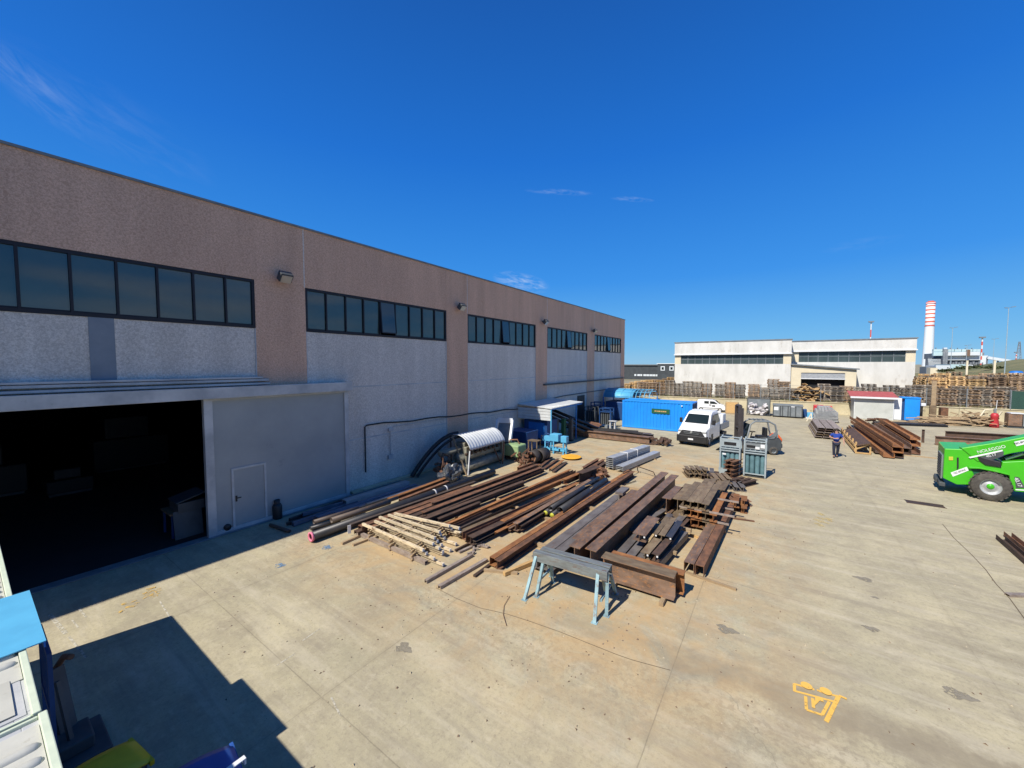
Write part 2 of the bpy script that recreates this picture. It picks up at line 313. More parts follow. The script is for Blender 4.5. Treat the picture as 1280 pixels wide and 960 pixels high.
def pebble(name, ca, cb, cc):
    m = bpy.data.materials.new(name); m.use_nodes = True; nt = m.node_tree; L = nt.links; b = nt.nodes['Principled BSDF']; b.inputs['Roughness'].default_value = .92
    tc = N(nt, 'ShaderNodeTexCoord')
    n0 = N(nt, 'ShaderNodeTexNoise'); n0.inputs['Scale'].default_value = 20; n0.inputs['Detail'].default_value = 5; n0.inputs['Roughness'].default_value = .75; n0.inputs['Distortion'].default_value = .8; L.new(tc.outputs['Object'], n0.inputs['Vector'])
    v = N(nt, 'ShaderNodeTexVoronoi'); v.inputs['Scale'].default_value = 26; L.new(tc.outputs['Object'], v.inputs['Vector'])
    nb = N(nt, 'ShaderNodeTexNoise'); nb.inputs['Scale'].default_value = .35; nb.inputs['Detail'].default_value = 4; L.new(tc.outputs['Object'], nb.inputs['Vector'])
    ramp = N(nt, 'ShaderNodeMapRange'); ramp.inputs[1].default_value = .42; ramp.inputs[2].default_value = .58; L.new(n0.outputs[0], ramp.inputs[0])
    mx = N(nt, 'ShaderNodeMix', data_type='RGBA'); L.new(ramp.outputs[0], mx.inputs['Factor']); mx.inputs['A'].default_value = (*ca, 1); mx.inputs['B'].default_value = (*cb, 1)
    m2 = N(nt, 'ShaderNodeMix', data_type='RGBA'); vr = N(nt, 'ShaderNodeMapRange'); L.new(v.outputs['Distance'], vr.inputs[0]); vr.inputs[1].default_value = .0; vr.inputs[2].default_value = .35; vr.inputs[3].default_value = .55; vr.inputs[4].default_value = 0
    L.new(vr.outputs[0], m2.inputs['Factor']); L.new(mx.outputs['Result'], m2.inputs['A']); m2.inputs['B'].default_value = (*cc, 1)
    # vertical weather streaks
    mp = N(nt, 'ShaderNodeMapping'); mp.inputs['Scale'].default_value = (1, 1.1, .12); L.new(tc.outputs['Object'], mp.inputs[0])
    ns = N(nt, 'ShaderNodeTexNoise'); ns.inputs['Scale'].default_value = 1.3; ns.inputs['Detail'].default_value = 5; L.new(mp.outputs[0], ns.inputs['Vector'])
    hs = N(nt, 'ShaderNodeHueSaturation'); rs = N(nt, 'ShaderNodeMapRange'); L.new(ns.outputs[0], rs.inputs[0]); rs.inputs[1].default_value = .3; rs.inputs[2].default_value = .7; rs.inputs[3].default_value = .9; rs.inputs[4].default_value = 1.1
    L.new(rs.outputs[0], hs.inputs['Value']); L.new(m2.outputs['Result'], hs.inputs['Color']); L.new(hs.outputs[0], b.inputs['Base Color'])
    bp = N(nt, 'ShaderNodeBump'); bp.inputs['Strength'].default_value = .6; bp.inputs['Distance'].default_value = .02; L.new(n0.outputs[0], bp.inputs['Height']); L.new(bp.outputs[0], b.inputs['Normal'])
    return m
M['pebble_pink'] = pebble('pebble_pink', (.53, .315, .21), (.72, .46, .32), (.82, .6, .45))
M['pebble_grey'] = pebble('pebble_grey', (.5, .45, .39), (.72, .66, .585), (.84, .79, .72))

def concrete():
    m = bpy.data.materials.new('yard_concrete'); m.use_nodes = True; nt = m.node_tree; L = nt.links; b = nt.nodes['Principled BSDF']
    b.inputs['Roughness'].default_value = .88
    tc = N(nt, 'ShaderNodeTexCoord'); P_ = tc.outputs['Object']
    def noise(sc, det=6, ro=.6, dist=0, scale=(1, 1, 1), rot=0):
        mp = N(nt, 'ShaderNodeMapping'); mp.inputs['Scale'].default_value = scale; mp.inputs['Rotation'].default_value = (0, 0, rot); L.new(P_, mp.inputs[0])
        n = N(nt, 'ShaderNodeTexNoise'); n.inputs['Scale'].default_value = sc; n.inputs['Detail'].default_value = det; n.inputs['Roughness'].default_value = ro; n.inputs['Distortion'].default_value = dist; L.new(mp.outputs[0], n.inputs['Vector']); return n.outputs[0]
    def rng(v, a, b_, c=0., d=1.):
        r = N(nt, 'ShaderNodeMapRange'); L.new(v, r.inputs[0]); r.inputs[1].default_value = a; r.inputs[2].default_value = b_; r.inputs[3].default_value = c; r.inputs[4].default_value = d; return r.outputs[0]
    def mix(f, a, c):
        x = N(nt, 'ShaderNodeMix', data_type='RGBA'); L.new(f, x.inputs['Factor'])
        for s_, v in (('A', a), ('B', c)):
            if isinstance(v, tuple): x.inputs[s_].default_value = (*v, 1)
            else: L.new(v, x.inputs[s_])
        return x.outputs['Result']
    sp = N(nt, 'ShaderNodeSeparateXYZ'); L.new(P_, sp.inputs[0]); X, Y = sp.outputs[0], sp.outputs[1]
    c = mix(rng(noise(.3, 9, .7, .3), .38, .62), (.455, .395, .25), (.34, .3, .195))
    c = mix(rng(noise(1.1, 9, .72, .15), .44, .66, 0, .7), c, (.27, .23, .16))           # blotches
    c = mix(rng(noise(4.5, 8, .75, .25), .52, .7, 0, .5), c, (.52, .455, .32))           # pale scuffs
    c = mix(rng(noise(13, 8, .8, .1), .5, .66, 0, .6), c, (.22, .185, .13))
    c = mix(rng(noise(38, 4, .8), .56, .7, 0, .5), c, (.17, .145, .1))
    c = mix(rng(noise(30, 4, .8, 0, (1, 1, 1), .7), .6, .72, 0, .45), c, (.6, .54, .42))              # grit
    # sweeping tyre scrubs, stretched along two directions
    c = mix(rng(noise(1.0, 8, .7, .25, (.3, 2.2, 1), R(24)), .5, .7, 0, .5), c, (.52, .46, .34))
    c = mix(rng(noise(1.0, 8, .7, .25, (.2, 2.4, 1), R(-28)), .52, .68, 0, .5), c, (.24, .205, .15))
    # long dirty run-off band crossing the front of the yard
    band = mm(nt, 'ADD', mm(nt, 'ADD', mm(nt, 'MULTIPLY', Y, 1.0), mm(nt, 'MULTIPLY', X, -.07)), mm(nt, 'MULTIPLY', mm(nt, 'SUBTRACT', noise(1.1, 7, .7, .4), .5), 1.3))
    bw = mm(nt, 'ABSOLUTE', mm(nt, 'SUBTRACT', band, 7.9)); bm_ = mm(nt, 'MULTIPLY', mm(nt, 'MULTIPLY', rng(bw, .22, .45, 1, 0), rng(noise(2.2, 7, .7, .4), .34, .6, .6, 1)), rng(X, -4.5, -1.2, .1, 1))
    er = mm(nt, 'MULTIPLY', rng(mm(nt, 'ABSOLUTE', mm(nt, 'SUBTRACT', band, 6.9)), .3, 1.1, 1, 0), rng(noise(7, 8, .75, .3), .5, .56)); c = mix(mm(nt, 'MULTIPLY', er, .5), c, (.24, .205, .14))
    c = mix(mm(nt, 'MULTIPLY', bm_, .78), c, (.235, .195, .13))
    # orange rust wash where steel is stored
    rx = mm(nt, 'MULTIPLY', rng(X, -13.5, -11.5), rng(X, -2.2, 1.5, 1, 0)); ry = mm(nt, 'MULTIPLY', rng(Y, 4.2, 7.5), rng(Y, 22, 31, 1, 0))
    rm = mm(nt, 'MULTIPLY', mm(nt, 'MULTIPLY', rx, ry), rng(noise(.9, 8, .68, .9), .36, .6))
    c = mix(mm(nt, 'MULTIPLY', rm, .62), c, (.47, .29, .12))
    # joints of the slabs (4.8 m bays) with dirt beside them
    wob = mm(nt, 'MULTIPLY', mm(nt, 'SUBTRACT', noise(3, 4), .5), .02)
    def joint(v, off, step, w):
        q = mm(nt, 'SUBTRACT', mm(nt, 'MODULO', mm(nt, 'ADD', mm(nt, 'ADD', v, off + 400 * step), wob), step), step / 2); return mm(nt, 'ABSOLUTE', q)
    jx = joint(X, 1.5 + 2.4, 4.8, 0); jy = joint(Y, -3.35 + 4.0, 8.0, 0); j = mm(nt, 'MINIMUM', jx, jy)
    c = mix(mm(nt, 'MULTIPLY', rng(j, .0, .12, .3, 0), rng(noise(1.3, 6, .7), .4, .65)), c, (.2, .165, .11))
    c = mix(mm(nt, 'MULTIPLY', mm(nt, 'MULTIPLY', rng(j, .003, .012, .5, 0), rng(noise(.6, 5, .7), .35, .6, .25, 1)), rng(X, 0, 1.5, 1, .3)), c, (.09, .075, .05))
    # wandering cracks
    vo = N(nt, 'ShaderNodeTexVoronoi', feature='DISTANCE_TO_EDGE'); vo.inputs['Scale'].default_value = .11
    na = N(nt, 'ShaderNodeTexNoise'); na.inputs['Scale'].default_value = .8; na.inputs['Detail'].default_value = 8; L.new(P_, na.inputs['Vector'])
    va = N(nt, 'ShaderNodeVectorMath', operation='MULTIPLY_ADD'); L.new(na.outputs['Color'], va.inputs[0]); va.inputs[1].default_value = (1.6, 1.6, 0); L.new(P_, va.inputs[2]); L.new(va.outputs[0], vo.inputs['Vector'])
    c = mix(mm(nt, 'MULTIPLY', rng(vo.outputs['Distance'], .0004, .001, .35, 0), rng(noise(.25, 3), .5, .58)), c, (.09, .07, .05))
    # scattered oil spots
    vs = N(nt, 'ShaderNodeTexVoronoi'); vs.inputs['Scale'].default_value = .42; vs.inputs['Randomness'].default_value = 1
    vb = N(nt, 'ShaderNodeVectorMath', operation='MULTIPLY_ADD'); L.new(na.outputs['Color'], vb.inputs[0]); vb.inputs[1].default_value = (.35, .35, 0); L.new(P_, vb.inputs[2]); L.new(vb.outputs[0], vs.inputs['Vector'])
    c = mix(mm(nt, 'MULTIPLY', rng(vs.outputs['Distance'], .02, .055, .6, 0), rng(noise(.35, 2), .55, .6)), c, (.1, .09, .075))
    L.new(c, b.inputs['Base Color'])
    bp = N(nt, 'ShaderNodeBump'); bp.inputs['Strength'].default_value = .25; bp.inputs['Distance'].default_value = .01; L.new(noise(22, 6, .7), bp.inputs['Height']); L.new(bp.outputs[0], b.inputs['Normal'])
    return m
M['concrete'] = concrete()
M['farground'] = mat('farground', (.3, .26, .17), (.2, .18, .11), .05, .95)

def worn_paint(name, colr, thr=.45):
    m = bpy.data.materials.new(name); m.use_nodes = True; nt = m.node_tree; L = nt.links; b = nt.nodes['Principled BSDF']; b.inputs['Roughness'].default_value = .8; b.inputs['Base Color'].default_value = (*colr, 1)
    tc = N(nt, 'ShaderNodeTexCoord'); n = N(nt, 'ShaderNodeTexNoise'); n.inputs['Scale'].default_value = 9; n.inputs['Detail'].default_value = 8; n.inputs['Roughness'].default_value = .75; L.new(tc.outputs['Object'], n.inputs['Vector'])
    r = N(nt, 'ShaderNodeMapRange'); L.new(n.outputs[0], r.inputs[0]); r.inputs[1].default_value = thr - .06; r.inputs[2].default_value = thr + .06; L.new(r.outputs[0], b.inputs['Alpha']); return m
M['paint_yellow'] = worn_paint('paint_yellow', (.72, .42, .08), .38)
M['paint_faded'] = worn_paint('paint_faded', (.6, .38, .09), .52)
M['paint_blue'] = worn_paint('paint_blue', (.16, .26, .38), .53)
M['paint_white'] = worn_paint('paint_white', (.5, .46, .36), .47)
M['paint_pale'] = worn_paint('paint_pale', (.52, .4, .17), .5)
M['oil'] = worn_paint('oil', (.235, .205, .15), .45)
M['pole'] = mat('pole', (.34, .42, .46), rough=.6)

def text(s, size, mat_, parent, loc, rot, name='lettering', ext=.004, align='CENTER', sx=1.0):
    cu = bpy.data.curves.new(name, 'FONT'); cu.body = s; cu.size = size; cu.extrude = ext; cu.align_x = align; cu.align_y = 'CENTER'
    tmp = bpy.data.objects.new(name + '_c', cu); col.objects.link(tmp)
    dg = bpy.context.evaluated_depsgraph_get(); me = bpy.data.meshes.new_from_object(tmp.evaluated_get(dg)); bpy.data.objects.remove(tmp)
    me.materials.clear(); me.materials.append(mat_)
    o = bpy.data.objects.new(name, me); col.objects.link(o); o.parent = parent; o.location = loc; o.rotation_euler = rot; o.scale = (sx, 1, 1); return o
ORD = ['first', 'second', 'third', 'fourth', 'fifth', 'sixth', 'seventh', 'eighth', 'ninth', 'tenth', 'eleventh', 'twelfth', 'thirteenth', 'fourteenth', 'fifteenth', 'sixteenth', 'seventeenth', 'eighteenth', 'nineteenth', 'twentieth']
def nth(i):
    if i < 20: return ORD[i]
    t = ['twenty', 'thirty', 'forty', 'fifty', 'sixty'][i // 10 - 2 if (i + 1) % 10 else (i + 1) // 10 - 2]
    n = i + 1
    if n % 10 == 0: return {30: 'thirtieth', 40: 'fortieth', 50: 'fiftieth', 60: 'sixtieth'}[n]
    return {2: 'twenty', 3: 'thirty', 4: 'forty', 5: 'fifty'}[n // 10] + '-' + ORD[n % 10 - 1]
# ------------------------------------------------------------------ setting
g = MB(); g.v = [(-70, -40, 0), (60, -40, 0), (60, 59, 0), (-70, 59, 0)]; g.f = [(0, 1, 2, 3)]; g.smooth = [False]
tag(g.build('ground', M['concrete']), 'sunlit concrete yard with slab joints and stains', kind='structure')
# raised land behind the low wall, one sheet to the horizon
def wall_y(x): return 55.2 + (x + 12) * .105
g = MB(); xs = [-4000, -400, -60, -12, 22, 60, 400, 4000]
vs = [(x, wall_y(max(-60, min(60, x))) + .02, 1.1) for x in xs] + [(x, 9000, 1.1) for x in xs]; n = len(xs)
g.add(vs, [(i, i + 1, n + i + 1, n + i) for i in range(n - 1)])
tag(g.build('terrain', M['farground']), 'flat dry land beyond the yard', kind='structure')
g = MB(); g.v = [(-6000, -3000, -.06), (6000, -3000, -.06), (6000, 60, -.06), (-6000, 60, -.06)]; g.f = [(0, 1, 2, 3)]; g.smooth = [False]
tag(g.build('ground_outside', M['farground']), 'dry ground around the yard', kind='structure')
# grassy hill, right
g = MB(); nx, ny = 60, 30; vs = []
import mathutils
for j in range(ny + 1):
    for i in range(nx + 1):
        x = 30 + i * 2.6; y = 112 + j * 4.5
        s = max(0, min(1, (x - 33) / 40)); s = s * s * (3 - 2 * s); q = max(0, min(1, (y - 112) / 35)); e = max(0, min(1, (247 - y) / 40))
        z = 1.0 + (6.6 * s * q * e) + (mathutils.noise.noise(Vector((x * .12, y * .08, 0))) * .5 * q)
        if i in (0, nx) or j in (0, ny): z = .9
        vs.append((x, y, z))
g.add(vs, [(j * (nx + 1) + i, j * (nx + 1) + i + 1, (j + 1) * (nx + 1) + i + 1, (j + 1) * (nx + 1) + i) for j in range(ny) for i in range(nx)], True)
tag(g.build('hill', M['hillgrass']), 'dry grassy mound in front of the power station', kind='structure')

# ------------------------------------------------------------------ the long industrial hall
WX = -15.46; Y0, P, WW = 7.99, 9.628, 1.785
hall = thing('industrial_hall', 'long industrial hall clad in pink and grey pebble panels with dark ribbon windows', 'building', (WX, 0, 0))
ZT, ZB, ZR = 8.71, 6.985, 10.97
def HP(mb, name, m_, parent=hall, bevel=0): return mb.build(name, m_, parent, bevel)
YN, YF = -21.0, 46.0
HP(MB().box(-.32, .0, YN, YF, ZT, ZR), 'upper_wall', M['pebble_pink'])
HP(MB().box(-.4, .05, YN - .05, YF + .05, ZR, ZR + .07), 'parapet_cap', M['grey'])
# vertical joints of the upper panels, thin sealant lines
for k in range(-2, 5):
    s = Y0 + P * k - .02
    if YN < s < YF:
        HP(MB().box(-.0, .004, s - .02, s + .02, ZT, ZR), 'joint', M['pebble_grey']); HP(MB().box(-.0, .004, s - WW - .015, s - WW + .015, ZT, ZR), 'joint', M['pebble_pink'])
bays = []
for k in range(-3, 4):
    a, b = Y0 + P * k, Y0 + P * (k + 1) - WW
    bays.append((k, a, b))
OPEN_A, OPEN_B = -9.0, 4.62
for k, a, b in bays:
    if b < YN: continue
    a = max(a, YN)
    # pilaster after the bay
    e = min(b + WW, YF)
    HP(MB().box(-.3, .0, b, e, 0 if b > OPEN_B or e < OPEN_A else 4.75, ZT), 'pilaster', M['pebble_pink'])
    lo = 4.75 if (a < OPEN_B and b > OPEN_A) else 0
    w = HP(MB().box(-.3, -.03, a, b, lo, ZB), 'lower_panel', M['pebble_grey'])
    if lo == 0:
        for z in (2.35, 4.70): HP(MB().box(-.03, -.024, a, b, z - .03, z + .03), 'panel_joint', M['trim_grey'], w)
    HP(MB().box(-.03, -.004, a, a + .035, lo, ZB), 'panel_edge', M['trim_grey'], w); HP(MB().box(-.03, -.004, b - .035, b, lo, ZB), 'panel_edge', M['trim_grey'], w)
    # window
    fr = MB(); fr.box(-.14, -.01, a, b, ZB, ZB + .1).box(-.14, -.01, a, b, ZT - .1, ZT).box(-.14, -.01, a, a + .09, ZB + .1, ZT - .1).box(-.14, -.01, b - .09, b, ZB + .1, ZT - .1)
    np_ = 9
    for i in range(1, np_):
        y = a + (b - a) * i / np_; fr.box(-.14, -.01, y - .028, y + .028, ZB + .1, ZT - .1)
    win = HP(fr, 'window', M['winframe'])
    for i in range(np_):
        y0 = a + (b - a) * i / np_ + .03; y1 = a + (b - a) * (i + 1) / np_ - .03
        z0, z1 = ZB + .1, ZT - .1
        if i == 4 and k >= 0:      # the pane in the middle stands tilted open
            t = .12
            gp = MB().quad((-.06, y0, z1), (-.06, y1, z1), (-.06 + t, y1, z0 + .1), (-.06 + t, y0, z0 + .1)); o = HP(gp, 'pane', M['glass'], win)
            o.modifiers.new('s', 'SOLIDIFY').thickness = .02
            f2 = MB().bar((-.05, y0, z1), (-.05 + t, y0, z0 + .1), .05).bar((-.05, y1, z1), (-.05 + t, y1, z0 + .1), .05).bar((-.05 + t, y0, z0 + .1), (-.05 + t, y1, z0 + .1), .05)
            HP(f2, 'sash', M['winframe'], win)
        else:
            rx = random.uniform(-.004, .004); ry = random.uniform(-.004, .004)
            HP(MB().quad((-.075 + rx, y0, z0), (-.075 - rx, y1, z0), (-.075 - rx + ry, y1, z1), (-.075 + rx + ry, y0, z1)), 'pane', M['glass'], win)
            if k < 1 or i % 3 == 0: HP(MB().box(-.078, -.066, y0, y1, z0 + .0, z0 + .04), 'bead', M['winframe'], win)
# smooth patched strip over the door
HP(MB().box(-.03, -.012, 2.12, 2.62, 5.2, ZB - .0), 'patch_strip', M['patch'])
# shell of the hall behind the facade
HP(MB().box(-40, -.3, YN, YF, ZR - .35, ZR - .1), 'roof', M['inner_shade'])
HP(MB().box(-40, -39.7, YN, YF, 0, ZR - .35), 'rear_wall', M['inner_shade'])
HP(MB().box(-39.7, -.3, YN, YN + .3, 0, ZR - .35), 'side_wall', M['inner_shade'])
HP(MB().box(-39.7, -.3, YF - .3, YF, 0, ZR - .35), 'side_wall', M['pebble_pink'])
fl = MB().box(-39.7, .0, YN + .3, YF - .3, .004, .012); HP(fl, 'hall_floor', M['inner_shade'])
# sliding door: header rails, panel, wicket door
HP(MB().box(-.02, .46, -12, 9.66, 4.74, 4.93).box(.40, .48, -12, 9.66, 4.58, 4.95), 'door_header', M['trim_grey'], bevel=.01)
HP(MB().box(-.02, .30, -12, 6.5, 4.98, 5.05).box(-.02, .2, -12, 6.5, 5.10, 5.18).box(-.02, .22, -12, 6.3, 5.2, 5.26), 'door_rail', M['trim_grey'], bevel=.006)
sd = MB().box(.14, .24, 4.62, 9.5, .05, 4.6); sdo = HP(sd, 'sliding_door', M['panel_grey'])
sf = MB().box(.12, .3, 4.50, 4.74, .03, 4.66).box(.12, .29, 9.38, 9.56, .03, 4.66).box(.12, .285, 4.74, 9.38, 4.5, 4.66).box(.12, .285, 4.74, 9.38, .03, .15)
HP(sf, 'door_frame', M['trim_grey'], sdo, .008)
for i in range(1, 5):
    y = 4.74 + i * .93
    if False: HP(MB().box(.24, .2425, y - .005, y + .005, .15, 4.5), 'panel_seam', M['grey'], sdo)
dy0, dy1 = 5.2, 6.28
HP(MB().box(.24, .275, dy0, dy0 + .07, .15, 2.16).box(.24, .275, dy1 - .07, dy1, .15, 2.16).box(.24, .275, dy0 + .07, dy1 - .07, 2.09, 2.16), 'wicket_frame', M['trim_grey'], sdo, .004)
HP(MB().box(.24, .256, dy0 + .075, dy1 - .075, .17, 2.085), 'wicket_door', M['panel_grey'], sdo)
HP(MB().box(.256, .275, dy0 + .1, dy0 + .15, 1.0, 1.2).box(.275, .30, dy0 + .11, dy0 + .26, 1.1, 1.13), 'door_handle', M['black'], sdo)
HP(MB().box(.05, .4, -12, 12.2, .012, .035), 'door_track', M['grey'])
# floodlights, wall conduits
for y, z, r_ in ((7.1, 8.92, 1), (16.75, 9.0, 1), (26.4, 9.0, 1), (36.1, 9.0, 1)):
    fo = HP(MB().obox((.34, y, z), (.26, .44, .34), (0, R(38), 0)), 'floodlight', M['grey_dark'], bevel=.02)
    HP(MB().obox((.42, y, z - .115), (.012, .36, .26), (0, R(38), 0)).obox((.455, y, z - .09), (.012, .36, .24), (0, R(38), 0)), 'lamp_glass', M['alu'], fo)
    HP(MB().bar((0, y, z + .05), (.26, y, z + .02), .06), 'bracket', M['grey_dark'], fo)
HP(MB().tube([(.05, 10.5, .78), (.05, 10.5, 2.85), (.05, 10.6, 2.92)] + [(.05, 10.6 + i * .9, 2.92 - .03 * i + .04 * math.sin(i * 1.7)) for i in range(1, 16)], .032, 8), 'cable', M['rubber'])
HP(MB().tube([(.03, 11.9, 2.5), (.03, 11.9, 1.3)], .02, 8).box(0, .08, 11.8, 12.05, 2.48, 2.62).box(0, .1, 11.75, 12.0, 1.12, 1.32), 'white_conduit', M['trim_grey'])
HP(MB().tube([(.03, 12.1, 2.66), (.03, 23.2, 2.66)], .012, 6), 'thin_conduit', M['trim_grey'])
HP(MB().box(.0, .22, 26.6, 45.6, 4.02, 4.12), 'gutter_ledge', M['grey_dark'])
HP(MB().tube([(.06, 23.5, 2.7), (.06, 30, 2.95), (.06, 45.8, 3.0)], .035, 6), 'long_pipe', M['grey_dark'])
HP(MB().box(-.02, .04, 33.0, 34.5, .0, 2.75), 'side_door', M['black'])
HP(MB().box(.0, .3, 9.7, 24, 0, .1), 'kerb', M['lowwall'])

# ------------------------------------------------------------------ low wall, wire fence, white shed and other far buildings
w = MB(); xs = [-30 + i * 2.5 for i in range(31)]
lw = thing('low_wall', 'low cream concrete retaining wall below the row of pallet stacks', 'wall', (0, 55, 0))
for i in range(0, 30, 3):
    a, b = xs[i] + .012, xs[i + 3] - .012; ya, yb = wall_y(a) - 55, wall_y(b) - 55
    m_ = MB(); m_.add([(a, ya - .2, 0), (b, yb - .2, 0), (b, yb, 0), (a, ya, 0), (a, ya - .2, 1.28), (b, yb - .2, 1.28), (b, yb, 1.28), (a, ya, 1.28)], [(0, 3, 2, 1), (4, 5, 6, 7), (0, 1, 5, 4), (1, 2, 6, 5), (2, 3, 7, 6), (3, 0, 4, 7)])
    m_.build('wall_slab', M['lowwall'], lw, .02)
    m_ = MB(); m_.add([(a, ya - .26, 1.28), (b, yb - .26, 1.28), (b, yb + .04, 1.28), (a, ya + .04, 1.28), (a, ya - .26, 1.36), (b, yb - .26, 1.36), (b, yb + .04, 1.36), (a, ya + .04, 1.36)], [(0, 3, 2, 1), (4, 5, 6, 7), (0, 1, 5, 4), (1, 2, 6, 5), (2, 3, 7, 6), (3, 0, 4, 7)])
    m_.build('coping', M['lowwall'], lw)
fn = thing('wire_fence', 'thin wire fence with slim posts standing on the low cream wall', 'fence', (0, 55, 1.36))
pm = MB(); wm = MB()
for i in range(0, 26):
    x = -28 + i * 2.9; pm.box(x - .03, x + .03, wall_y(x) - 55 - .13, wall_y(x) - 55 - .07, 0, 1.9)
pm.build('fence_post', M['grey'], fn)
for z in (.3, .8, 1.3, 1.8):
    wm.tube([(x, wall_y(x) - 55 - .1, z) for x in range(-28, 46, 6)], .012, 4)
wm.build('wire', M['grey'], fn)
nt_ = thing('green_net_screen', 'dark green shade netting screen at the right end of the wall', 'screen', (0, 55, 1.36))
m_ = MB(); xa, xb = 18.4, 30
m_.add([(xa, wall_y(xa) - 55.22, .0), (xb, wall_y(xb) - 55.22, .0), (xb, wall_y(xb) - 55.22, 1.75), (xa, wall_y(xa) - 55.22, 1.75)], [(0, 1, 2, 3)])
o = m_.build('netting', M['net'], nt_); o.modifiers.new('s', 'SOLIDIFY').thickness = .02
m_ = MB()
for x in (18.4, 21, 24, 27, 30): m_.box(x - .03, x + .03, wall_y(x) - 55.30, wall_y(x) - 55.24, 0, 1.8)
m_.build('post', M['grey'], nt_)
# grass along the wall top
gm = MB()
for i in range(5200):
    x = random.uniform(-17, 34); y = wall_y(x) + random.uniform(.05, .95); h = random.uniform(.1, .42) * (1.2 if mathutils.noise.noise(Vector((x * .5, 0, 0))) > 0 else .6); a = random.uniform(0, 3.1); dx, dy = math.cos(a) * .07, math.sin(a) * .07; l = random.uniform(-.1, .1)
    gm.add([(x - dx, y - dy, 1.1), (x + dx, y + dy, 1.1), (x + l, y + l, 1.1 + h)], [(0, 1, 2)])
tag(gm.build('grass', M['grass']), 'rough grass along the top of the low wall', 'grass', kind='stuff')

YS = 66.0; GZ = 1.1
def shed(name, label, x0, x1, y0, zt, zb, zw0, zw1, depth, pos):
    s = thing(name, label, 'building', (x0, y0, GZ)); L = x1 - x0
    def b(nm, m, mb, bev=0): return mb.build(nm, M[m], s, bev)
    b('lower_wall', 'wallwhite', MB().box(0, L, 0, .3, 0, zw0 - GZ))
    b('corner_pier', 'cream', MB().box(0, .9, 0, .3, zw0 - GZ, zw1 - GZ)); b('corner_pier', 'cream', MB().box(L - .9, L, 0, .3, zw0 - GZ, zw1 - GZ))
    b('upper_wall', 'wallwhite', MB().box(0, L, -.22, .3, zw1 - GZ, zt - GZ)); b('cornice', 'white', MB().box(-.1, L + .1, -.32, .35, zw1 - GZ - .06, zw1 - GZ + .1))
    b('roof_edge', 'grey', MB().box(-.1, L + .1, -.3, .4, zt - GZ, zt - GZ + .14))
    wb = b('window', 'band_glass', MB().box(.9, L - .9, .12, .16, zw0 - GZ, zw1 - GZ)); fr = MB()
    n = int((L - 1.8) / 1.0)
    for i in range(n + 1):
        x = .9 + (L - 1.8) * i / n; fr.box(x - .03, x + .03, .08, .12, zw0 - GZ, zw1 - GZ)
    fr.box(.9, L - .9, .08, .12, (zw0 + zw1) / 2 - GZ - .03, (zw0 + zw1) / 2 - GZ + .03); fr.build('glazing_bars', M['far_grey'], wb)
    b('side_wall', 'wallwhite', MB().box(0, .3, .3, depth, 0, zt - GZ)); b('side_wall', 'wallwhite', MB().box(L - .3, L, .3, depth, 0, zt - GZ)); b('rear_wall', 'wallwhite', MB().box(.3, L - .3, depth - .3, depth, 0, zt - GZ))
    b('roof', 'grey', MB().box(.3, L - .3, .3, depth - .3, zt - GZ - .5, zt - GZ - .3)); return s
xl = atY(844, 429, YS).x; xm = atY(990, 424, YS).x; xr = atY(1146, 421, YS + 3.2).x
zt = atY(844, 429, YS).z
z1 = atY(900, 443, YS).z; z0 = atY(900, 455, YS).z
sh1 = shed('white_shed', 'large white shed with ribbon window, the left and nearer half', xl, xm, YS, zt, 0, z0, z1, 30, 0)
zt2 = atY(1000, 427, YS + 3.2).z; z1b = atY(1060, 438.5, YS + 3.2).z; z0b = atY(1060, 452.5, YS + 3.2).z
sh2 = shed('white_shed', 'large white shed with ribbon window, the right half set further back behind the entrance block', xm + .02, xr, YS + 3.2, zt2, 0, z0b, z1b, 27, 1)
# entrance block of the right shed (part of it)
ex0, ex1 = xm + .05 - sh2.location.x, atY(1071, 462, YS).x - sh2.location.x
ez0, ez1 = atY(993, 456, YS).z - GZ, atY(1071, 462, YS).z - GZ
dx0, dx1 = atY(1001, 480, YS).x - sh2.location.x, atY(1056, 480, YS).x - sh2.location.x; dz = atY(1020, 466, YS).z - GZ
e = MB(); yb = -3.2
e.prism([(ex0, 0), (dx0, 0), (dx0, dz), (dx1, dz), (dx1, 0), (ex1, 0), (ex1, ez1), (ex0, ez0)], 'y', yb, yb + .25)
en = e.build('entrance_block', M['cream'], sh2)
MB().box(ex1 - .25, ex1, yb + .25, -.01, 0, ez1 - .1).build('block_side', M['cream'], en)
MB().prism([(ex0 - .1, ez0), (ex1 + .25, ez1 - .03), (ex1 + .25, ez1 + .14), (ex0 - .1, ez0 + .17)], 'y', yb - .3, -.01).build('block_roof', M['grey'], en)
sz = atY(1020, 473, YS).z - GZ
MB().box(dx0, dx1, yb + .1, yb + .18, sz, dz).build('roller_shutter', M['galv'], en)
MB().box(dx0 - .05, dx1 + .05, yb - .05, yb + .02, sz - .1, sz).build('shutter_edge', M['white'], en)
MB().box(dx0 - 1, dx1 + 1, yb + .9, yb + 1.0, 0, dz + .2).build('doorway_shade_sheet', M['inner_shade'], en)  # near-black sheet close behind the doorway, painting in the shade inside

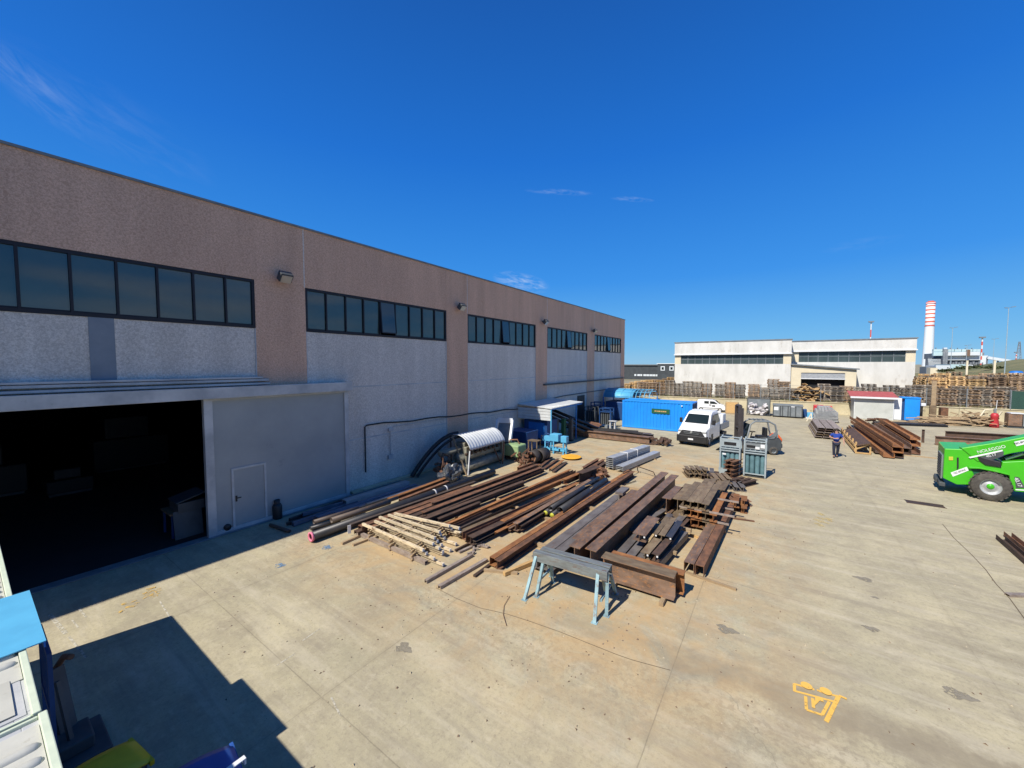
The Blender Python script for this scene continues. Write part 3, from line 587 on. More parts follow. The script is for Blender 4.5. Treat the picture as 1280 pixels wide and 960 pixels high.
def vbox(px0, py0, px1, py1, Y, zb=GZ): a = atY(px0, py0, Y); b = atY(px1, py1, Y); return a.x, b.x, a.z
x0, x1, z = vbox(760, 457, 829, 457, 118)
b = thing('grey_warehouse', 'low dark grey warehouse with a pale strip window beyond the pallets', 'building', (x0, 118, GZ))
MB().box(0, x1 - x0, 0, 25, 0, z - GZ).build('wall', M['darkclad'], b)
MB().box(-.3, x1 - x0 + .3, -.3, 25.3, z - GZ, z - GZ + .25).build('roof', M['grey_dark'], b)
wz = atY(800, 470, 118).z - GZ; q = MB()
for i in range(11): q.box((atY(793, 470, 118).x - x0) + i * .9, (atY(793, 470, 118).x - x0) + i * .9 + random.uniform(.5, .85), -.05, .0, wz, wz + .55)
q.build('window', M['far_white'], b)
x0, x1, z = vbox(822, 455, 850, 455, 112)
b = thing('grey_warehouse', 'dark grey building with two white framed square windows beside the white shed', 'building', (x0, 112, GZ))
MB().box(0, x1 - x0, 0, 20, 0, z - GZ).build('wall', M['darkclad'], b); MB().box(-.2, x1 - x0 + .2, -.2, 20.2, z - GZ, z - GZ + .2).build('roof', M['far_white'], b)
for px in (828.5, 839.5):
    c_ = atY(px, 460.5, 112); xx = c_.x - x0; zz = c_.z - GZ; f = MB().box(xx - .55, xx + .55, -.1, 0, zz - .6, zz + .6).build('window', M['far_white'], b); MB().box(xx - .3, xx + .3, -.13, -.1, zz - .35, zz + .35).build('pane', M['vglass'], f)
# power station, chimney
c_ = thing('chimney', 'tall white power station chimney with red bands at its top', 'chimney', (261, 1200, 0))
prof = [(9.0, 0), (8.2, 40), (7.3, 90), (7.1, 139), (6.6, 139), (6.6, 137)]
MB().lathe(prof, n=32).build('shaft', chimney_mat(), c_); MB().lathe([(7.9, 135), (7.9, 136), (7.2, 136)], n=32).lathe([(7.9, 87.4), (7.9, 88), (7.2, 88)], n=32).build('gallery', M['stripe_red'], c_)
MB().lathe([(4.8, 130), (4.8, 141), (4.2, 141)], n=24).build('flue', M['stripe_red'], c_)
ps = thing('power_station', 'pale teal and white power station building beside the chimney', 'building', (0, 1000, 0))
def pb(nm, m, x0, y0, x1, y1, Y=1000, d=30, par=ps):
    a = atY(x0, y0, Y); c2 = atY(x1, y1, Y); return MB().box(a.x, c2.x, Y - 1000, Y - 1000 + d, max(0, c2.z), a.z).build(nm, M[m], par)
pb('main_hall', 'far_grey', 1168, 441.5, 1230, 448, d=60); pb('lower_hall', 'far_grey', 1170, 448, 1233, 460, 996, 40)
pb('white_gallery', 'far_white', 1184, 445, 1233, 450, 990, 6); pb('end_block', 'far_white', 1226, 444.5, 1234, 458, 989, 9)
for i, x in enumerate((1167, 1184.5, 1193.5, 1202.5, 1211, 1216.5, 1221)): pb('roof_unit', 'far_teal', x, 436.5, x + (11 if i == 0 else 8 if i < 4 else 4.5), 439.4, 985, 8)
pb('upper_gallery', 'far_teal', 1167, 440.1, 1180, 444.6, 984, 8); pb('upper_gallery', 'far_white', 1185, 440.1, 1225, 444.2, 984, 8)
for i, (x, y) in enumerate(((1170, 434.6), (1188, 434.8), (1197, 434.8), (1207, 434.9), (1215, 435))): pb('vent_stack', 'far_grey', x, y, x + .6, 437, 990, 3)
for x in (1179.5, 1182.5): pb('boiler_tower', 'far_grey', x, 436.5, x + 1.6, 459, 980, 10)
pb('boiler_tower', 'mill_purple', 1209, 437, 1212.6, 445, 980, 10); pb('tower_cap', 'far_white', 1180, 434.5, 1184, 436.3, 985, 8)
for i in range(12): pb('window_band', 'far_grey', 1187 + i * 3.6, 452 + (i % 2), 1189.4 + i * 3.6, 455, 988, 4)
pb('duct', 'far_white', 1164, 449, 1171, 450.6, 978, 4); pb('side_block', 'far_grey', 1160, 447.5, 1176, 460, 994, 15)
for i in range(7): pb('platform', 'far_white', 1160 + i * .2, 449 + i * 1.4, 1176, 449.5 + i * 1.4, 976, 3)
sb = thing('service_building', 'small white sheds in front of the power station', 'building', (0, 200, GZ))
def sbx(m, x0, y0, x1, Y, d): a = atY(x0, y0, Y); c2 = atY(x1, y0, Y); return MB().box(a.x, c2.x, Y - 200, Y - 200 + d, 0, max(1, a.z - GZ)).build('wall', M[m], sb)
sbx('far_white', 1170, 456.6, 1188, 200, 12); sbx('far_teal', 1188, 455.4, 1207, 230, 20); sbx('far_grey', 1158, 458.6, 1170, 196, 8); sbx('far_white', 1204, 456.0, 1216, 236, 12); sbx('cream', 1163, 460.0, 1172, 190, 4)
cv = thing('conveyor', 'long inclined conveyor gallery at the far right', 'conveyor', (0, 900, 0))
a = atY(1234, 447, 900); b_ = atY(1290, 456, 900); MB().bar((a.x, 0, a.z), (b_.x, 0, max(4, b_.z)), 6, 4).build('gallery', M['far_white'], cv)
q = MB()
for i in range(5): t = i / 4; x = a.x + (b_.x - a.x) * t; z = a.z + (max(4, b_.z) - a.z) * t; q.bar((x, 0, 0), (x, 0, z), 1.5)
q.build('trestle', M['far_grey'], cv)
bt = thing('blue_tank', 'round blue and white tank on the grassy mound', 'tank', (atY(1270, 468.5, 100).x, 100, atY(1270, 468.5, 100).z))
bt.scale = (.42, .42, .42); MB().lathe([(0, 1.6), (1.3, 1.5), (1.75, 1.1), (1.85, .6)], n=24).build('dome', M['blue'], bt); MB().lathe([(1.85, .6), (1.85, .0), (1.7, -.05)], n=24).build('base', M['white'], bt)
q = MB().lathe([(1.4, 0), (1.4, -3)], n=16); q.build('plinth', M['far_grey'], bt)
# masts and lamp poles
def mast(px, ytop, Y, kind, lab, r=.18):
    t = atY(px, ytop, Y); m0 = thing('mast' if kind else 'lamp_pole', lab, 'mast' if kind else 'lamp post', (t.x, Y, GZ)); h = t.z - GZ
    if kind == 1:
        n = 9; o1 = MB(); o2 = MB()
        [MB().box(-r * .6, r * .6, -r * .6, r * .6, h * (n - 1 - i) / n, h * (n - i) / n).build('red_section' if i % 2 else 'white_section', M['stripe_red' if i % 2 else 'far_white'], m0) for i in range(n)]
        pass
        MB().box(-r * 2.4, r * 2.4, -r * 2.4, r * 2.4, h, h + r * .7).box(-r * 3, r * 3, -r * .5, r * .5, h + r * .7, h + r * 1.7).build('lamp_platform', M['far_grey'], m0)
    elif kind == 2:
        o1 = MB()
        for s in ((-1, -1), (1, -1), (1, 1), (-1, 1)): o1.bar((s[0] * r * 5, s[1] * r * 5, 0), (s[0] * r, s[1] * r, h), r * .8)
        for i in range(10): k = 1 - i / 10 * .8; k2 = 1 - (i + 1) / 10 * .8; o1.bar((-r * 5 * k, -r * 5 * k, h * i / 10), (r * 5 * k2, -r * 5 * k2, h * (i + 1) / 10), r * .6)
        o1.build('lattice', M['far_grey'], m0)
    else:
        MB().tube([(0, 0, 0), (0, 0, h)], [r * .7, r * .4], 8).build('pole', M['pole'], m0)
        MB().tube([(0, 0, h), (r * 2, 0, h + r * 1), (r * 5, 0, h + r * 1.6)], r * .3, 6).obox((r * 5, 0, h + r * 1.5), (r * 5, r * 2, r * .9), (0, R(-8), 0)).obox((-r * 2.5, 0, h + r * .4), (r * 4, r * 2, r * .9), (0, R(8), 0)).build('lamp_head', M['far_grey'], m0)
    return m0
mast(1089, 403, 100, 1, 'red and white striped mast with a lamp platform rising behind the white shed', .14)
mast(1228, 422.5, 420, 1, 'red and white striped mast in front of the power station', .55)
mast(1270.5, 447 - 6, 600, 1, 'small red and white mast right of the power station', .5)
mast(1274.5, 427, 800, 2, 'dark lattice tower at the far right edge', .5)
mast(1261, 385, 150, 0, 'tallest of the slim lamp poles, near the right edge', .15)
mast(1191, 410, 150, 0, 'slim lamp pole between the chimney and the power station', .12)
mast(1243, 424, 200, 0, 'slim lamp pole right of the striped mast', .13)
mast(1209, 432, 200, 0, 'shortest slim lamp pole in front of the power station', .13)
for px, Y, lab in ((1209, 130, 'pale concrete post in the pallet yard, left one of the pair'), (1243.5, 122, 'pale concrete post in the pallet yard, right one of the pair')):
    t = atY(px, 452, Y); m0 = thing('concrete_post', lab, 'post', (t.x, Y, GZ)); MB().box(-.15, .15, -.15, .15, 0, t.z - GZ + .2).build('shaft', M['cream'], m0); MB().box(-.18, .18, -.18, .18, t.z - GZ + .2, t.z - GZ + .26).build('cap', M['cream'], m0)
# bushes on the mound
for i, (px, py, Y, s) in enumerate(((1203, 459, 175, .9), (1210, 458.2, 180, .6), (1186, 462, 150, .5), (1221, 458.5, 175, .6), (1238, 458.5, 180, .8), (1250, 459, 178, .5), (1178, 463, 150, .5))):
    c0 = atY(px, py, Y); q = MB()
    for _ in range(420):
        d = Vector((random.gauss(0, .5) * 1.5, random.gauss(0, .4), abs(random.gauss(0, .38)))) * s; a1 = Vector((random.uniform(-1, 1), random.uniform(-1, 1), random.uniform(-1, 1))).normalized() * .22; a2 = a1.cross(Vector((random.random(), random.random(), random.random()))).normalized() * .2
        q.add([d - a1, d + a2, d + a1, d - a2], [(0, 1, 2, 3)])
    ob = q.build('bush', M['bush'], loc=(c0.x, Y, c0.z - .6 * s)); tag(ob, 'scrubby dark bush on the grassy mound, ' + nth(i) + ' listed from the chimney side' if False else ['scrubby bush on the mound, below the white gallery of the power station', 'scrubby bush on the mound, just right of the middle lamp pole', 'low bush at the left foot of the mound', 'scrubby bush on the mound, left of the striped mast', 'scrubby bush on the mound, below the end block of the power station', 'scrubby bush on the mound near the foot of the tallest lamp pole', 'smallest bush, at the very left tip of the mound'][i], 'bush', 'bushes on the mound')

# ------------------------------------------------------------------ pallets
def stack_mesh(n, m_, seed, jit=.06):
    rnd = random.Random(seed); q = MB()
    for k in range(n):
        z = k * .145; ox, oy = rnd.uniform(-jit, jit), rnd.uniform(-jit, jit); X, Y = 1.2, .8 if seed % 2 else 1.0
        for y in (-Y / 2 + .05, 0, Y / 2 - .05): q.box(-X / 2 + ox, X / 2 + ox, y - .05 + oy, y + .05 + oy, z, z + .024)
        for x in (-X / 2 + .07, 0, X / 2 - .07):
            for y in (-Y / 2 + .05, Y / 2 - .05): q.box(x - .07 + ox, x + .07 + ox, y - .05 + oy, y + .05 + oy, z + .024, z + .1)
        for y in (-Y / 2 + .06, -Y / 4, 0, Y / 4, Y / 2 - .06): q.box(-X / 2 + ox, X / 2 + ox, y - .055 + oy, y + .055 + oy, z + .1, z + .128)
    return q.mesh('pallet_stack', m_)
SM = {}
for m_ in ('pallet_grey', 'pallet_brown', 'pallet_warm'):
    for n in (8, 10, 12, 14, 16, 19): SM[m_, n] = [stack_mesh(n, M[m_], n * 3 + i) for i in range(2)]
def stack(m_, n, x, y, z, label, group, rz=0.0):
    o = bpy.data.objects.new('pallet_stack', random.choice(SM[m_, n])); col.objects.link(o); o.location = (x, y, z); o.rotation_euler = (0, 0, rz + random.uniform(-.05, .05)); o.scale = (1, 1, random.uniform(.97, 1.03))
    return tag(o, label, 'pallet stack', group)
row = [(805, 14), (817, 14), (827, 14), (838, 16), (849, 14), (860, 16), (871, 16), (884, 14), (901, 14), (913, 16), (925, 14), (943, 14), (955, 12), (968, 12), (981, 12), (992, 12), (1031, 16), (1046, 14), (1059, 14), (1073, 14), (1087, 16), (1101, 14), (1115, 16), (1129, 14), (1143, 16), (1156, 16), (1171, 16), (1185, 14), (1199, 16), (1214, 14), (1228, 16), (1242, 14), (1257, 16), (1272, 14), (1287, 14)]
for i, (px, n) in enumerate(row):
    d = ray(px, 470); x = 0; y = 56
    for _ in range(8): y = wall_y(x) + 1.75; x = d.x / d.y * y
    mk = 'pallet_grey' if random.random() < .72 else 'pallet_brown'
    stack(mk, n, x, y, GZ, 'weathered grey-brown pallet stack in the front row behind the low wall, %s from the left' % nth(i), 'pallet stacks in the front row')
    if px in (968, 981): o = stack('pallet_brown', 8, x + random.uniform(-.1, .1), y, GZ + n * .149, 'short brown pallet stack set on top of the front row, %s one' % ('left' if px == 968 else 'right'), 'pallet stacks set on the front row'); o.scale = (1, 1, .85 if px == 968 else .6)
# heaped board ends in front of the shed door
d = atY(1007, 500, wall_y(2.5) + 1.9)
q = MB(); rnd = random.Random(3)
for _ in range(260):
    x = rnd.gauss(0, .75); z = abs(rnd.gauss(.75, .55)); z = min(z, 2.3 - abs(x) * .6); y = rnd.gauss(0, .35)
    if z < .05: continue
    q.obox((x, y, z), (rnd.uniform(.15, .5), .9, rnd.uniform(.05, .11)), (rnd.uniform(-.3, .3), rnd.uniform(-.6, .6), rnd.uniform(-.4, .4)))
tag(q.build('timber_heap', M['pallet_warm'], loc=(d.x, d.y, GZ)), 'loose heap of pale board ends between pallet stacks, in front of the shed doorway', 'wood heap')
# second rows: warmer pallets further back
cnt = 0
for r_, (px0, px1, Y, n, mk, zz) in enumerate(((1150, 1290, 61.0, 19, 'pallet_warm', 0), (1152, 1290, 63.2, 19, 'pallet_brown', .35), (1158, 1290, 66.0, 19, 'pallet_warm', .9), (1172, 1290, 70.0, 19, 'pallet_warm', 1.2))):
    x = atY(px0, 470, Y).x; xe = atY(px1, 470, Y).x; i = 0
    while x < xe:
        if random.random() < .88:
            m2 = random.choice(['pallet_warm', 'pallet_warm', 'pallet_brown', 'pallet_brown']) if mk != 'pallet_brown' else random.choice(['pallet_warm', 'pallet_brown', 'pallet_brown', 'pallet_grey'])
            nn = random.choice((16, 19, 19)) ; sc = (atY(1200, 471 - r_ * 1.7 + random.uniform(-1.5, 2.5), Y).z - GZ) / (nn * .145)
            o = stack(m2, nn, x, Y + random.uniform(-.2, .2), GZ, 'tall %s pallet stack right of the shed, %s back row, %s from the left' % ({'pallet_warm': 'yellowish', 'pallet_brown': 'brown', 'pallet_grey': 'grey'}[m2], ['nearest', 'second', 'third', 'farthest'][r_], nth(i)), 'taller pallet stacks right of the shed', random.choice((0, 0, R(90))))
            o.scale = (1, 1, sc); i += 1
        x += random.uniform(1.28, 1.5)
i = 0
for px, Y, h, mk in ((784, 72, 8, 'pallet_warm'), (792, 74, 10, 'pallet_warm'), (798, 72, 12, 'pallet_warm'), (806, 76, 12, 'pallet_warm'), (812, 73, 14, 'pallet_warm'), (819, 75, 14, 'pallet_brown'), (826, 74, 14, 'pallet_warm'), (833, 75, 16, 'pallet_brown'), (839, 72, 19, 'pallet_warm')):
    c0 = atY(px, 480, Y); o = stack(mk, h, c0.x, Y, GZ, 'pale pallet stack left of the white shed, %s from the left' % nth(i), 'pallet stacks left of the shed'); o.scale = (1.1, 1, .85); i += 1
# ------------------------------------------------------------------ steel yard
def profile(kind, w, h, t=.012):
    a = w / 2; f = max(t, .012)
    if kind == 'I': s = f * .45; return [(-a, -h), (a, -h), (a, -h + f), (s, -h + f), (s, -f), (a, -f), (a, 0), (-a, 0), (-a, -f), (-s, -f), (-s, -h + f), (-a, -h + f)]
    if kind == 'C': return [(-a, -h), (a, -h), (a, 0), (a - f, 0), (a - f, -h + f), (-a + f, -h + f), (-a + f, 0), (-a, 0)]       # open side up
    if kind == 'n': return [(-a, 0), (-a, -h), (-a + f, -h), (-a + f, -f), (a - f, -f), (a - f, -h), (a, -h), (a, 0)]          # open side down
    if kind == 'L': return [(-a, -h), (-a + f, -h), (-a + f, -f), (a, -f), (a, 0), (-a, 0)]
    if kind == '[': return [(-a, -h), (a, -h), (a, -h + f), (-a + f, -h + f), (-a + f, -f), (a, -f), (a, 0), (-a, 0)]           # web left
    return [(-a, -h), (a, -h), (a, 0), (-a, 0)]
def place(me_b, name, m_, A, B):
    A = Vector(A); B = Vector(B); d = B - A; o = me_b.build(name, M[m_]); o.location = (A + B) / 2
    x = d.normalized(); y = Vector((0, 0, 1)).cross(x).normalized(); z = x.cross(y); o.rotation_euler = Matrix((x, y, z)).transposed().to_euler(); return o
def member(name, label, A, B, kind, w, h, m_, group=None, t=.014, cat='beam'):
    L = (Vector(B) - Vector(A)).length; q = MB()
    if kind == 'O':
        q.pipe((-L / 2, 0, -h / 2), (L / 2, 0, -h / 2), h / 2, max(t, h * .06), 16)
    elif kind == 'Q':
        for p in ([(-w / 2, -h), (w / 2, -h), (w / 2, -h + t), (-w / 2, -h + t)], [(-w / 2, -t), (w / 2, -t), (w / 2, 0), (-w / 2, 0)], [(-w / 2, -h + t), (-w / 2 + t, -h + t), (-w / 2 + t, -t), (-w / 2, -t)], [(w / 2 - t, -h + t), (w / 2, -h + t), (w / 2, -t), (w / 2 - t, -t)]): q.prism(p, 'x', -L / 2, L / 2)
    else: q.prism([(-u, v) for u, v in profile(kind, w, h, t)], 'x', -L / 2, L / 2)
    o = place(q, name, m_, A, B); return tag(o, label, cat, group)
def pp(x0, y0, x1, y1, z): return at(x0, y0, z), at(x1, y1, z)
def timber(A, B, s=.1, label='', m_='timber', cat='timber', group=None): return member('timber_bearer', label, A, B, '#', s, s, m_, group, cat=cat)

# --- pipes and profiles lying beside the hall wall
GW = 'pipes and profiles along the hall wall'
A, B = pp(388, 665.5, 617, 586, .34)
o = member('steel_pipe', 'long dark pipe with a pink near end and white bands beside the hall wall', A, B, 'O', .3, .3, 'pipe_dark', cat='pipe', t=.03)
L = (B - A).length
MB().pipe((-L / 2 - .012, 0, -.15), (-L / 2 + .05, 0, -.15), .156, .05, 20).build('pink_end', M['pink'], o)
for f in (.56, .63): MB().pipe((-L / 2 + L * f, 0, -.15), (-L / 2 + L * f + .07, 0, -.15), .156, .02, 16).build('white_band', M['white_tag'], o)
member('flat_bar', 'thin pale flat bar on the ground in front of the pink-ended pipe', *pp(391, 674, 436, 658, .06), '#', .08, .05, 'steel_light', cat='bar')
wallset = [
 ('steel_tube', 'dark square tube nearest the sliding door track', (362, 648, 440, 620, .14), 'Q', .12, .12, 'pipe_dark', 'tube'),
 ('steel_tube', 'dark tube lying second from the hall wall', (366, 653, 470, 617, .16), 'Q', .14, .14, 'steel_blue', 'tube'),
 ('steel_tube', 'wide pale grey rectangular tube lying along the foot of the wall', (430, 625, 509, 601, .30), 'Q', .3, .2, 'galv', 'tube'),
 ('steel_tube', 'grey tube with a clean edge in front of the wide pale tube', (378, 641, 429, 627, .22), 'Q', .14, .12, 'steel_blue', 'tube'),
 ('flat_bar', 'bluish flat bar lying in the shade of the wall, left one', (396, 646, 520, 605, .16), '#', .22, .04, 'steel_blue', 'bar'),
 ('flat_bar', 'bluish flat bar lying in the shade of the wall, middle one', (420, 641, 560, 597, .15), '#', .22, .04, 'steel_blue', 'bar'),
 ('steel_angle', 'bluish steel angle in the shade behind the rusty angle', (458, 629, 575, 592, .2), 'L', .16, .12, 'steel_blue', 'angle'),
 ('steel_pipe', 'short brown pipe with a bright worn side, left of the pink-ended pipe', (392, 650, 448, 633, .3), 'O', .16, .16, 'pipe_brown', 'pipe'),
 ('steel_pipe', 'brown pipe with an open rusty mouth, resting behind the pink-ended pipe', (414, 647, 487, 624, .36), 'O', .2, .2, 'pipe_brown', 'pipe'),
 ('steel_pipe', 'thin dark pipe end low beside the pink-ended pipe', (388, 658, 425, 648, .16), 'O', .13, .13, 'pipe_dark', 'pipe'),
 ('steel_angle', 'rusty orange steel angle leading to the plastic sheeting by the arched shelter', (486, 623, 557, 597, .3), 'L', .2, .2, 'rust_orange', 'angle'),
 ('steel_angle', 'rusty steel angle beside the orange one, dark side outwards', (500, 624, 560, 601, .22), 'L', .16, .16, 'rust', 'angle'),
 ('steel_pipe', 'grey pipe lying on the flat bars, behind the brown pipes', (446, 637, 497, 620, .32), 'O', .14, .14, 'pipe_brown', 'pipe'),
 ('steel_tube', 'dark tube end poking out nearest the black gas bottle', (358, 653, 392, 645, .12), 'Q', .1, .1, 'pipe_dark', 'tube'),
]
for nm, lb, c_, k, w_, h_, m_, ct in wallset: member(nm, lb, *pp(*c_[:4], c_[4]), k, w_, h_, m_, GW, cat=ct)

# --- brown bundle right of the pink-ended pipe
GB = 'brown steel bundle right of the pink-ended pipe'
o = member('steel_angle', 'brown steel angle with a white-tagged near end, left edge of the brown bundle', *pp(438, 655, 594, 601.5, .36), 'L', .14, .14, 'pipe_brown', GB, cat='angle')
member('steel_tag', 'white paper tag hanging on the near end of the brown bundle', *pp(434.5, 657, 438.5, 656, .38), '#', .02, .28, 'white_tag', cat='tag')
for i, (c_, m_) in enumerate((((450, 657.5, 588, 607.5), 'rust'), ((462, 659.5, 592, 610), 'rust'), ((478, 660, 595, 612.5), 'rust_dark'), ((445, 664, 575, 615), 'rust_dark'))):
    member('steel_channel', 'brown steel channel strapped in the brown bundle, %s from the pink-ended pipe' % nth(i), *pp(*c_, .34 if i < 3 else .2), 'n', .24, .12, m_, GB, cat='channel')
member('flat_bar', 'thin white primed bar right of the brown bundle', *pp(505, 644.5, 563, 621, .3), '#', .06, .05, 'white_tag', cat='bar')
bl = []
for i, (c_, w_, h_, m_) in enumerate((((540, 628, 672, 580), .22, .32, 'rust'), ((528, 640, 676, 584), .2, .3, 'rust'), ((534, 644, 680, 584.5), .18, .2, 'rust_dark'), ((520, 652, 655, 601), .2, .22, 'rust_dark'), ((512, 655, 606, 620), .2, .2, 'pipe_dark'), ((500, 655, 600, 618), .2, .18, 'rust_dark'), ((548, 648, 600, 627), .16, .16, 'rust_dark'))):
    member('steel_beam', 'dark rusty I beam lying behind the cream bar stack, %s from the hall side' % nth(i), *pp(*c_, .12 + h_), 'I', w_, h_, m_, 'dark beams behind the cream stack')
# --- stack of cream painted bars, laid across
GC = 'cream painted bars stacked in layers'
a0 = at(444, 655, 0); a1 = at(533, 702, 0); ex = (a1 - a0).normalized(); ey = Vector((-ex.y, ex.x, 0)); LN = (a1 - a0).length
ends_l = [(443, 658), (452, 654), (463, 649.5), (473, 645), (484, 641), (493, 640)]
k = 0
lay = [(0.05, 0), (.28, 1), (.5, 2)]
fan = [(444, 662, 531, 703), (455, 655, 527, 686), (466, 650, 536, 677), (475, 646, 541, 671), (485, 643, 548, 664), (494, 641.5, 560, 656.5), (500, 640, 566, 655)]
for layer in range(4):
    for j, c_ in enumerate(fan[1:]):
        if layer == 3 and j == 5: continue
        z = .12 + layer * .12
        A, B = at(*c_[:2], .46), at(*c_[2:], .46); A.z = B.z = z
        dd = (B - A).normalized(); nn_ = Vector((-dd.y, dd.x, 0)) * (3 - layer) * .085; A += nn_; B += nn_; sh = random.uniform(-.12, .12) + (.3 - layer * .12); A += dd * (sh + .1); B += dd * sh + dd * random.uniform(0, .25)
        o = member('cream_bar', 'cream painted bar, %s layer of the criss-cross stack, %s from the near side' % (['bottom', 'second', 'third', 'top'][layer], nth(j)), A, B, 'Q', .075, .07, 'cream_steel', GC, cat='bar')
        L = (B - A).length; MB().box(L / 2, L / 2 + .012, -.038, .038, -.07, .0).build('white_end', M['white_tag'], o)
    for s in (.12, .5, .86):
        A, B = at(*fan[1][:2], .46), at(*fan[1][2:], .46); C2, D2 = at(*fan[6][:2], .46), at(*fan[6][2:], .46)
        p, q_ = A.lerp(B, s), C2.lerp(D2, s); p.z = q_.z = .05 + layer * .12
        timber(p - (q_ - p) * .05, q_, .05, 'dark timber strip in the cream bar stack, under the %s layer, %s' % (['bottom', 'second', 'third', 'top'][layer], {.12: 'hall end', .5: 'middle', .86: 'yard end'}[s]), 'timber', 'strip', 'strips in the cream bar stack')
member('cream_bar', 'lone grey-cream bar on the ground at the near side of the criss-cross stack', *pp(447, 664, 533, 701, .12), 'Q', .12, .1, 'steel_light', cat='bar')
timber(*pp(427, 678, 450, 668, .08), .1, 'short dark timber left of the cream bar stack, near one'); timber(*pp(441, 680, 462, 672, .07), .09, 'short dark timber left of the cream bar stack, right one')
# --- middle rusty bundles
GM = 'long rusty sections in the middle rows'
mid = [((553, 657, 713, 586.5), .14, .3, 'rust_orange', 'L'), ((560, 660, 718, 587.5), .16, .3, 'rust', 'C'), ((564, 664, 690, 606), .14, .2, 'pipe_brown', '#'), ((572, 666, 640, 637), .2, .22, 'mill_brown', 'I'),
       ((611, 637, 703, 599), .16, .36, 'rust_orange', 'L'), ((580, 666, 706, 611), .18, .34, 'rust', 'C'), ((588, 671, 708, 614), .24, .34, 'rust_dark', 'I'), ((592, 676, 712, 617), .2, .2, 'pipe_brown', 'I'),
       ((628, 651, 722, 603), .2, .36, 'rust_orange', '['), ((632, 655, 728, 606), .16, .28, 'rust', 'C'), ((636, 660, 735, 606), .12, .2, 'mill_purple', 'I'), ((644, 654, 738, 599.5), .2, .36, 'mill_purple', 'I'), ((650, 657, 741, 603), .16, .26, 'rust_dark', 'I'),
       ((600, 664, 700, 618), .14, .26, 'rust', 'L'), ((620, 665, 716, 616), .14, .22, 'rust_orange', 'L')]
for i, (c_, w_, zt_, m_, k_) in enumerate(mid):
    member({'I': 'steel_beam', 'C': 'steel_channel', '[': 'steel_channel', 'L': 'steel_angle', '#': 'flat_bar'}[k_], 'long %s section in the middle rows, %s between cream stack and dark pipes' % ({'rust_orange': 'orange rusty', 'rust': 'rusty', 'rust_dark': 'dark rusty', 'pipe_brown': 'brown', 'mill_brown': 'brown', 'mill_purple': 'purplish rusty'}[m_], nth(i)), *pp(*c_, zt_), k_, w_, zt_ - .1 if k_ != '#' else .06, m_, GM)
member('flat_bar', 'thin pale bar lying on the sand-coloured ground right of the middle rows', *pp(597, 677, 636, 655, .08), '#', .1, .06, 'steel_light', cat='bar')
member('flat_bar', 'thin dark bar lying beside the thin pale bar', *pp(569, 687, 640, 651, .08), '#', .06, .05, 'rust_dark', cat='bar')
member('flat_bar', 'short pale bar near the corner of the cream stack', *pp(574, 689, 592, 681, .07), '#', .08, .05, 'steel_light', cat='bar')
for i, (x, y) in enumerate(((596, 679), (601, 682), (592, 686), (606, 683), (588, 691))):
    p = at(x, y, .05); q = MB(); q.obox((0, 0, 0), (.22, .06, .05), (0, 0, i * 1.1)).obox((.08, .05, .02), (.12, .04, .04), (.2, 0, i * 2)); tag(q.build('scrap', M['steel_light'], loc=p), 'bit of pale scrap on the ground by the thin pale bar, %s of the litter' % nth(i), 'scrap', 'scrap bits by the pale bar')
timber(*pp(560, 640, 590, 652, .1), .1, 'timber bearer under the middle rows, near one'); timber(*pp(700, 610, 722, 616, .1), .1, 'timber bearer under the middle rows, far one')
timber(*pp(620, 622, 648, 634, .1), .1, 'timber bearer under the middle rows, between the other two')
# --- dark pipes
GP = 'dark pipes in the bundle'
for i, (c_, r_, z) in enumerate((((676, 637, 741, 598.5), .2, .34), ((682, 641, 745, 600.5), .2, .34), ((690, 644, 750, 603), .2, .34), ((700, 638.5, 757, 600.5), .28, .5), ((688, 636, 748, 598), .2, .5), ((704, 641, 762, 604), .22, .34))):
    A, B = pp(*c_, z - r_ / 2); A.z = B.z = z
    o = member('steel_pipe', 'dark steel pipe in the bundle with yellow-capped ends, %s from the hall side' % nth(i), A, B, 'O', r_, r_, 'pipe_dark', GP, cat='pipe', t=.015)
    if i in (1, 2): L = (B - A).length; MB().lathe([(0, -.01), (r_ / 2 - .02, -.01), (r_ / 2 - .02, .03)], c=(-L / 2, 0, -r_ / 2), n=14, axis='x').build('yellow_cap', M['lime'], o)
timber(*pp(672, 645, 706, 650, .1), .09, 'timber under the near ends of the dark pipes'); timber(*pp(738, 603, 766, 606, .1), .09, 'timber under the far ends of the dark pipes')
tag(MB().tube([at(731, 608, .62), at(737, 606, .68), at(742, 608, .6), at(738, 611, .5)], .012, 6).build('strap', M['timber_new']), 'pale lifting strap looped over the dark pipes', 'strap')
# --- rusty channel pair, then the wide grey and rusty beams; they run straight up the yard (constant X)
member('steel_channel', 'long rusty channel pair left of the grey plates, left one', (-6.47, 8.35, .30), (-6.18, 19.5, .30), '[', .19, .24, 'rust_orange', 'rusty channel pair', cat='channel')
member('steel_channel', 'long rusty channel pair left of the grey plates, right one', (-6.26, 8.3, .30), (-5.97, 19.35, .30), 'I', .19, .24, 'rust', 'rusty channel pair', cat='channel')
timber(at(605, 711, .07), at(647, 715, .07), .08, 'timber under the near end of the rusty channel pair')
timber((-5.95, 8.2, .12), (-5.6, 9.3, .12), .1, 'pale timber between the channel pair and the grey plates', 'timber_new')
member('flat_bar', 'dark bar lying loose left of the rusty channel pair', *pp(593, 719, 631, 691, .06), '#', .09, .05, 'rust_dark', cat='bar')
member('steel_tube', 'pale grey tube lying loose on the ground, left one of two', *pp(532, 725, 590, 692, .09), 'n', .1, .08, 'steel_light', 'two loose pale tubes', cat='tube')
member('steel_tube', 'pale grey tube lying loose on the ground, right one of two', *pp(549, 732, 608, 698, .09), 'n', .11, .08, 'steel_light', 'two loose pale tubes', cat='tube')
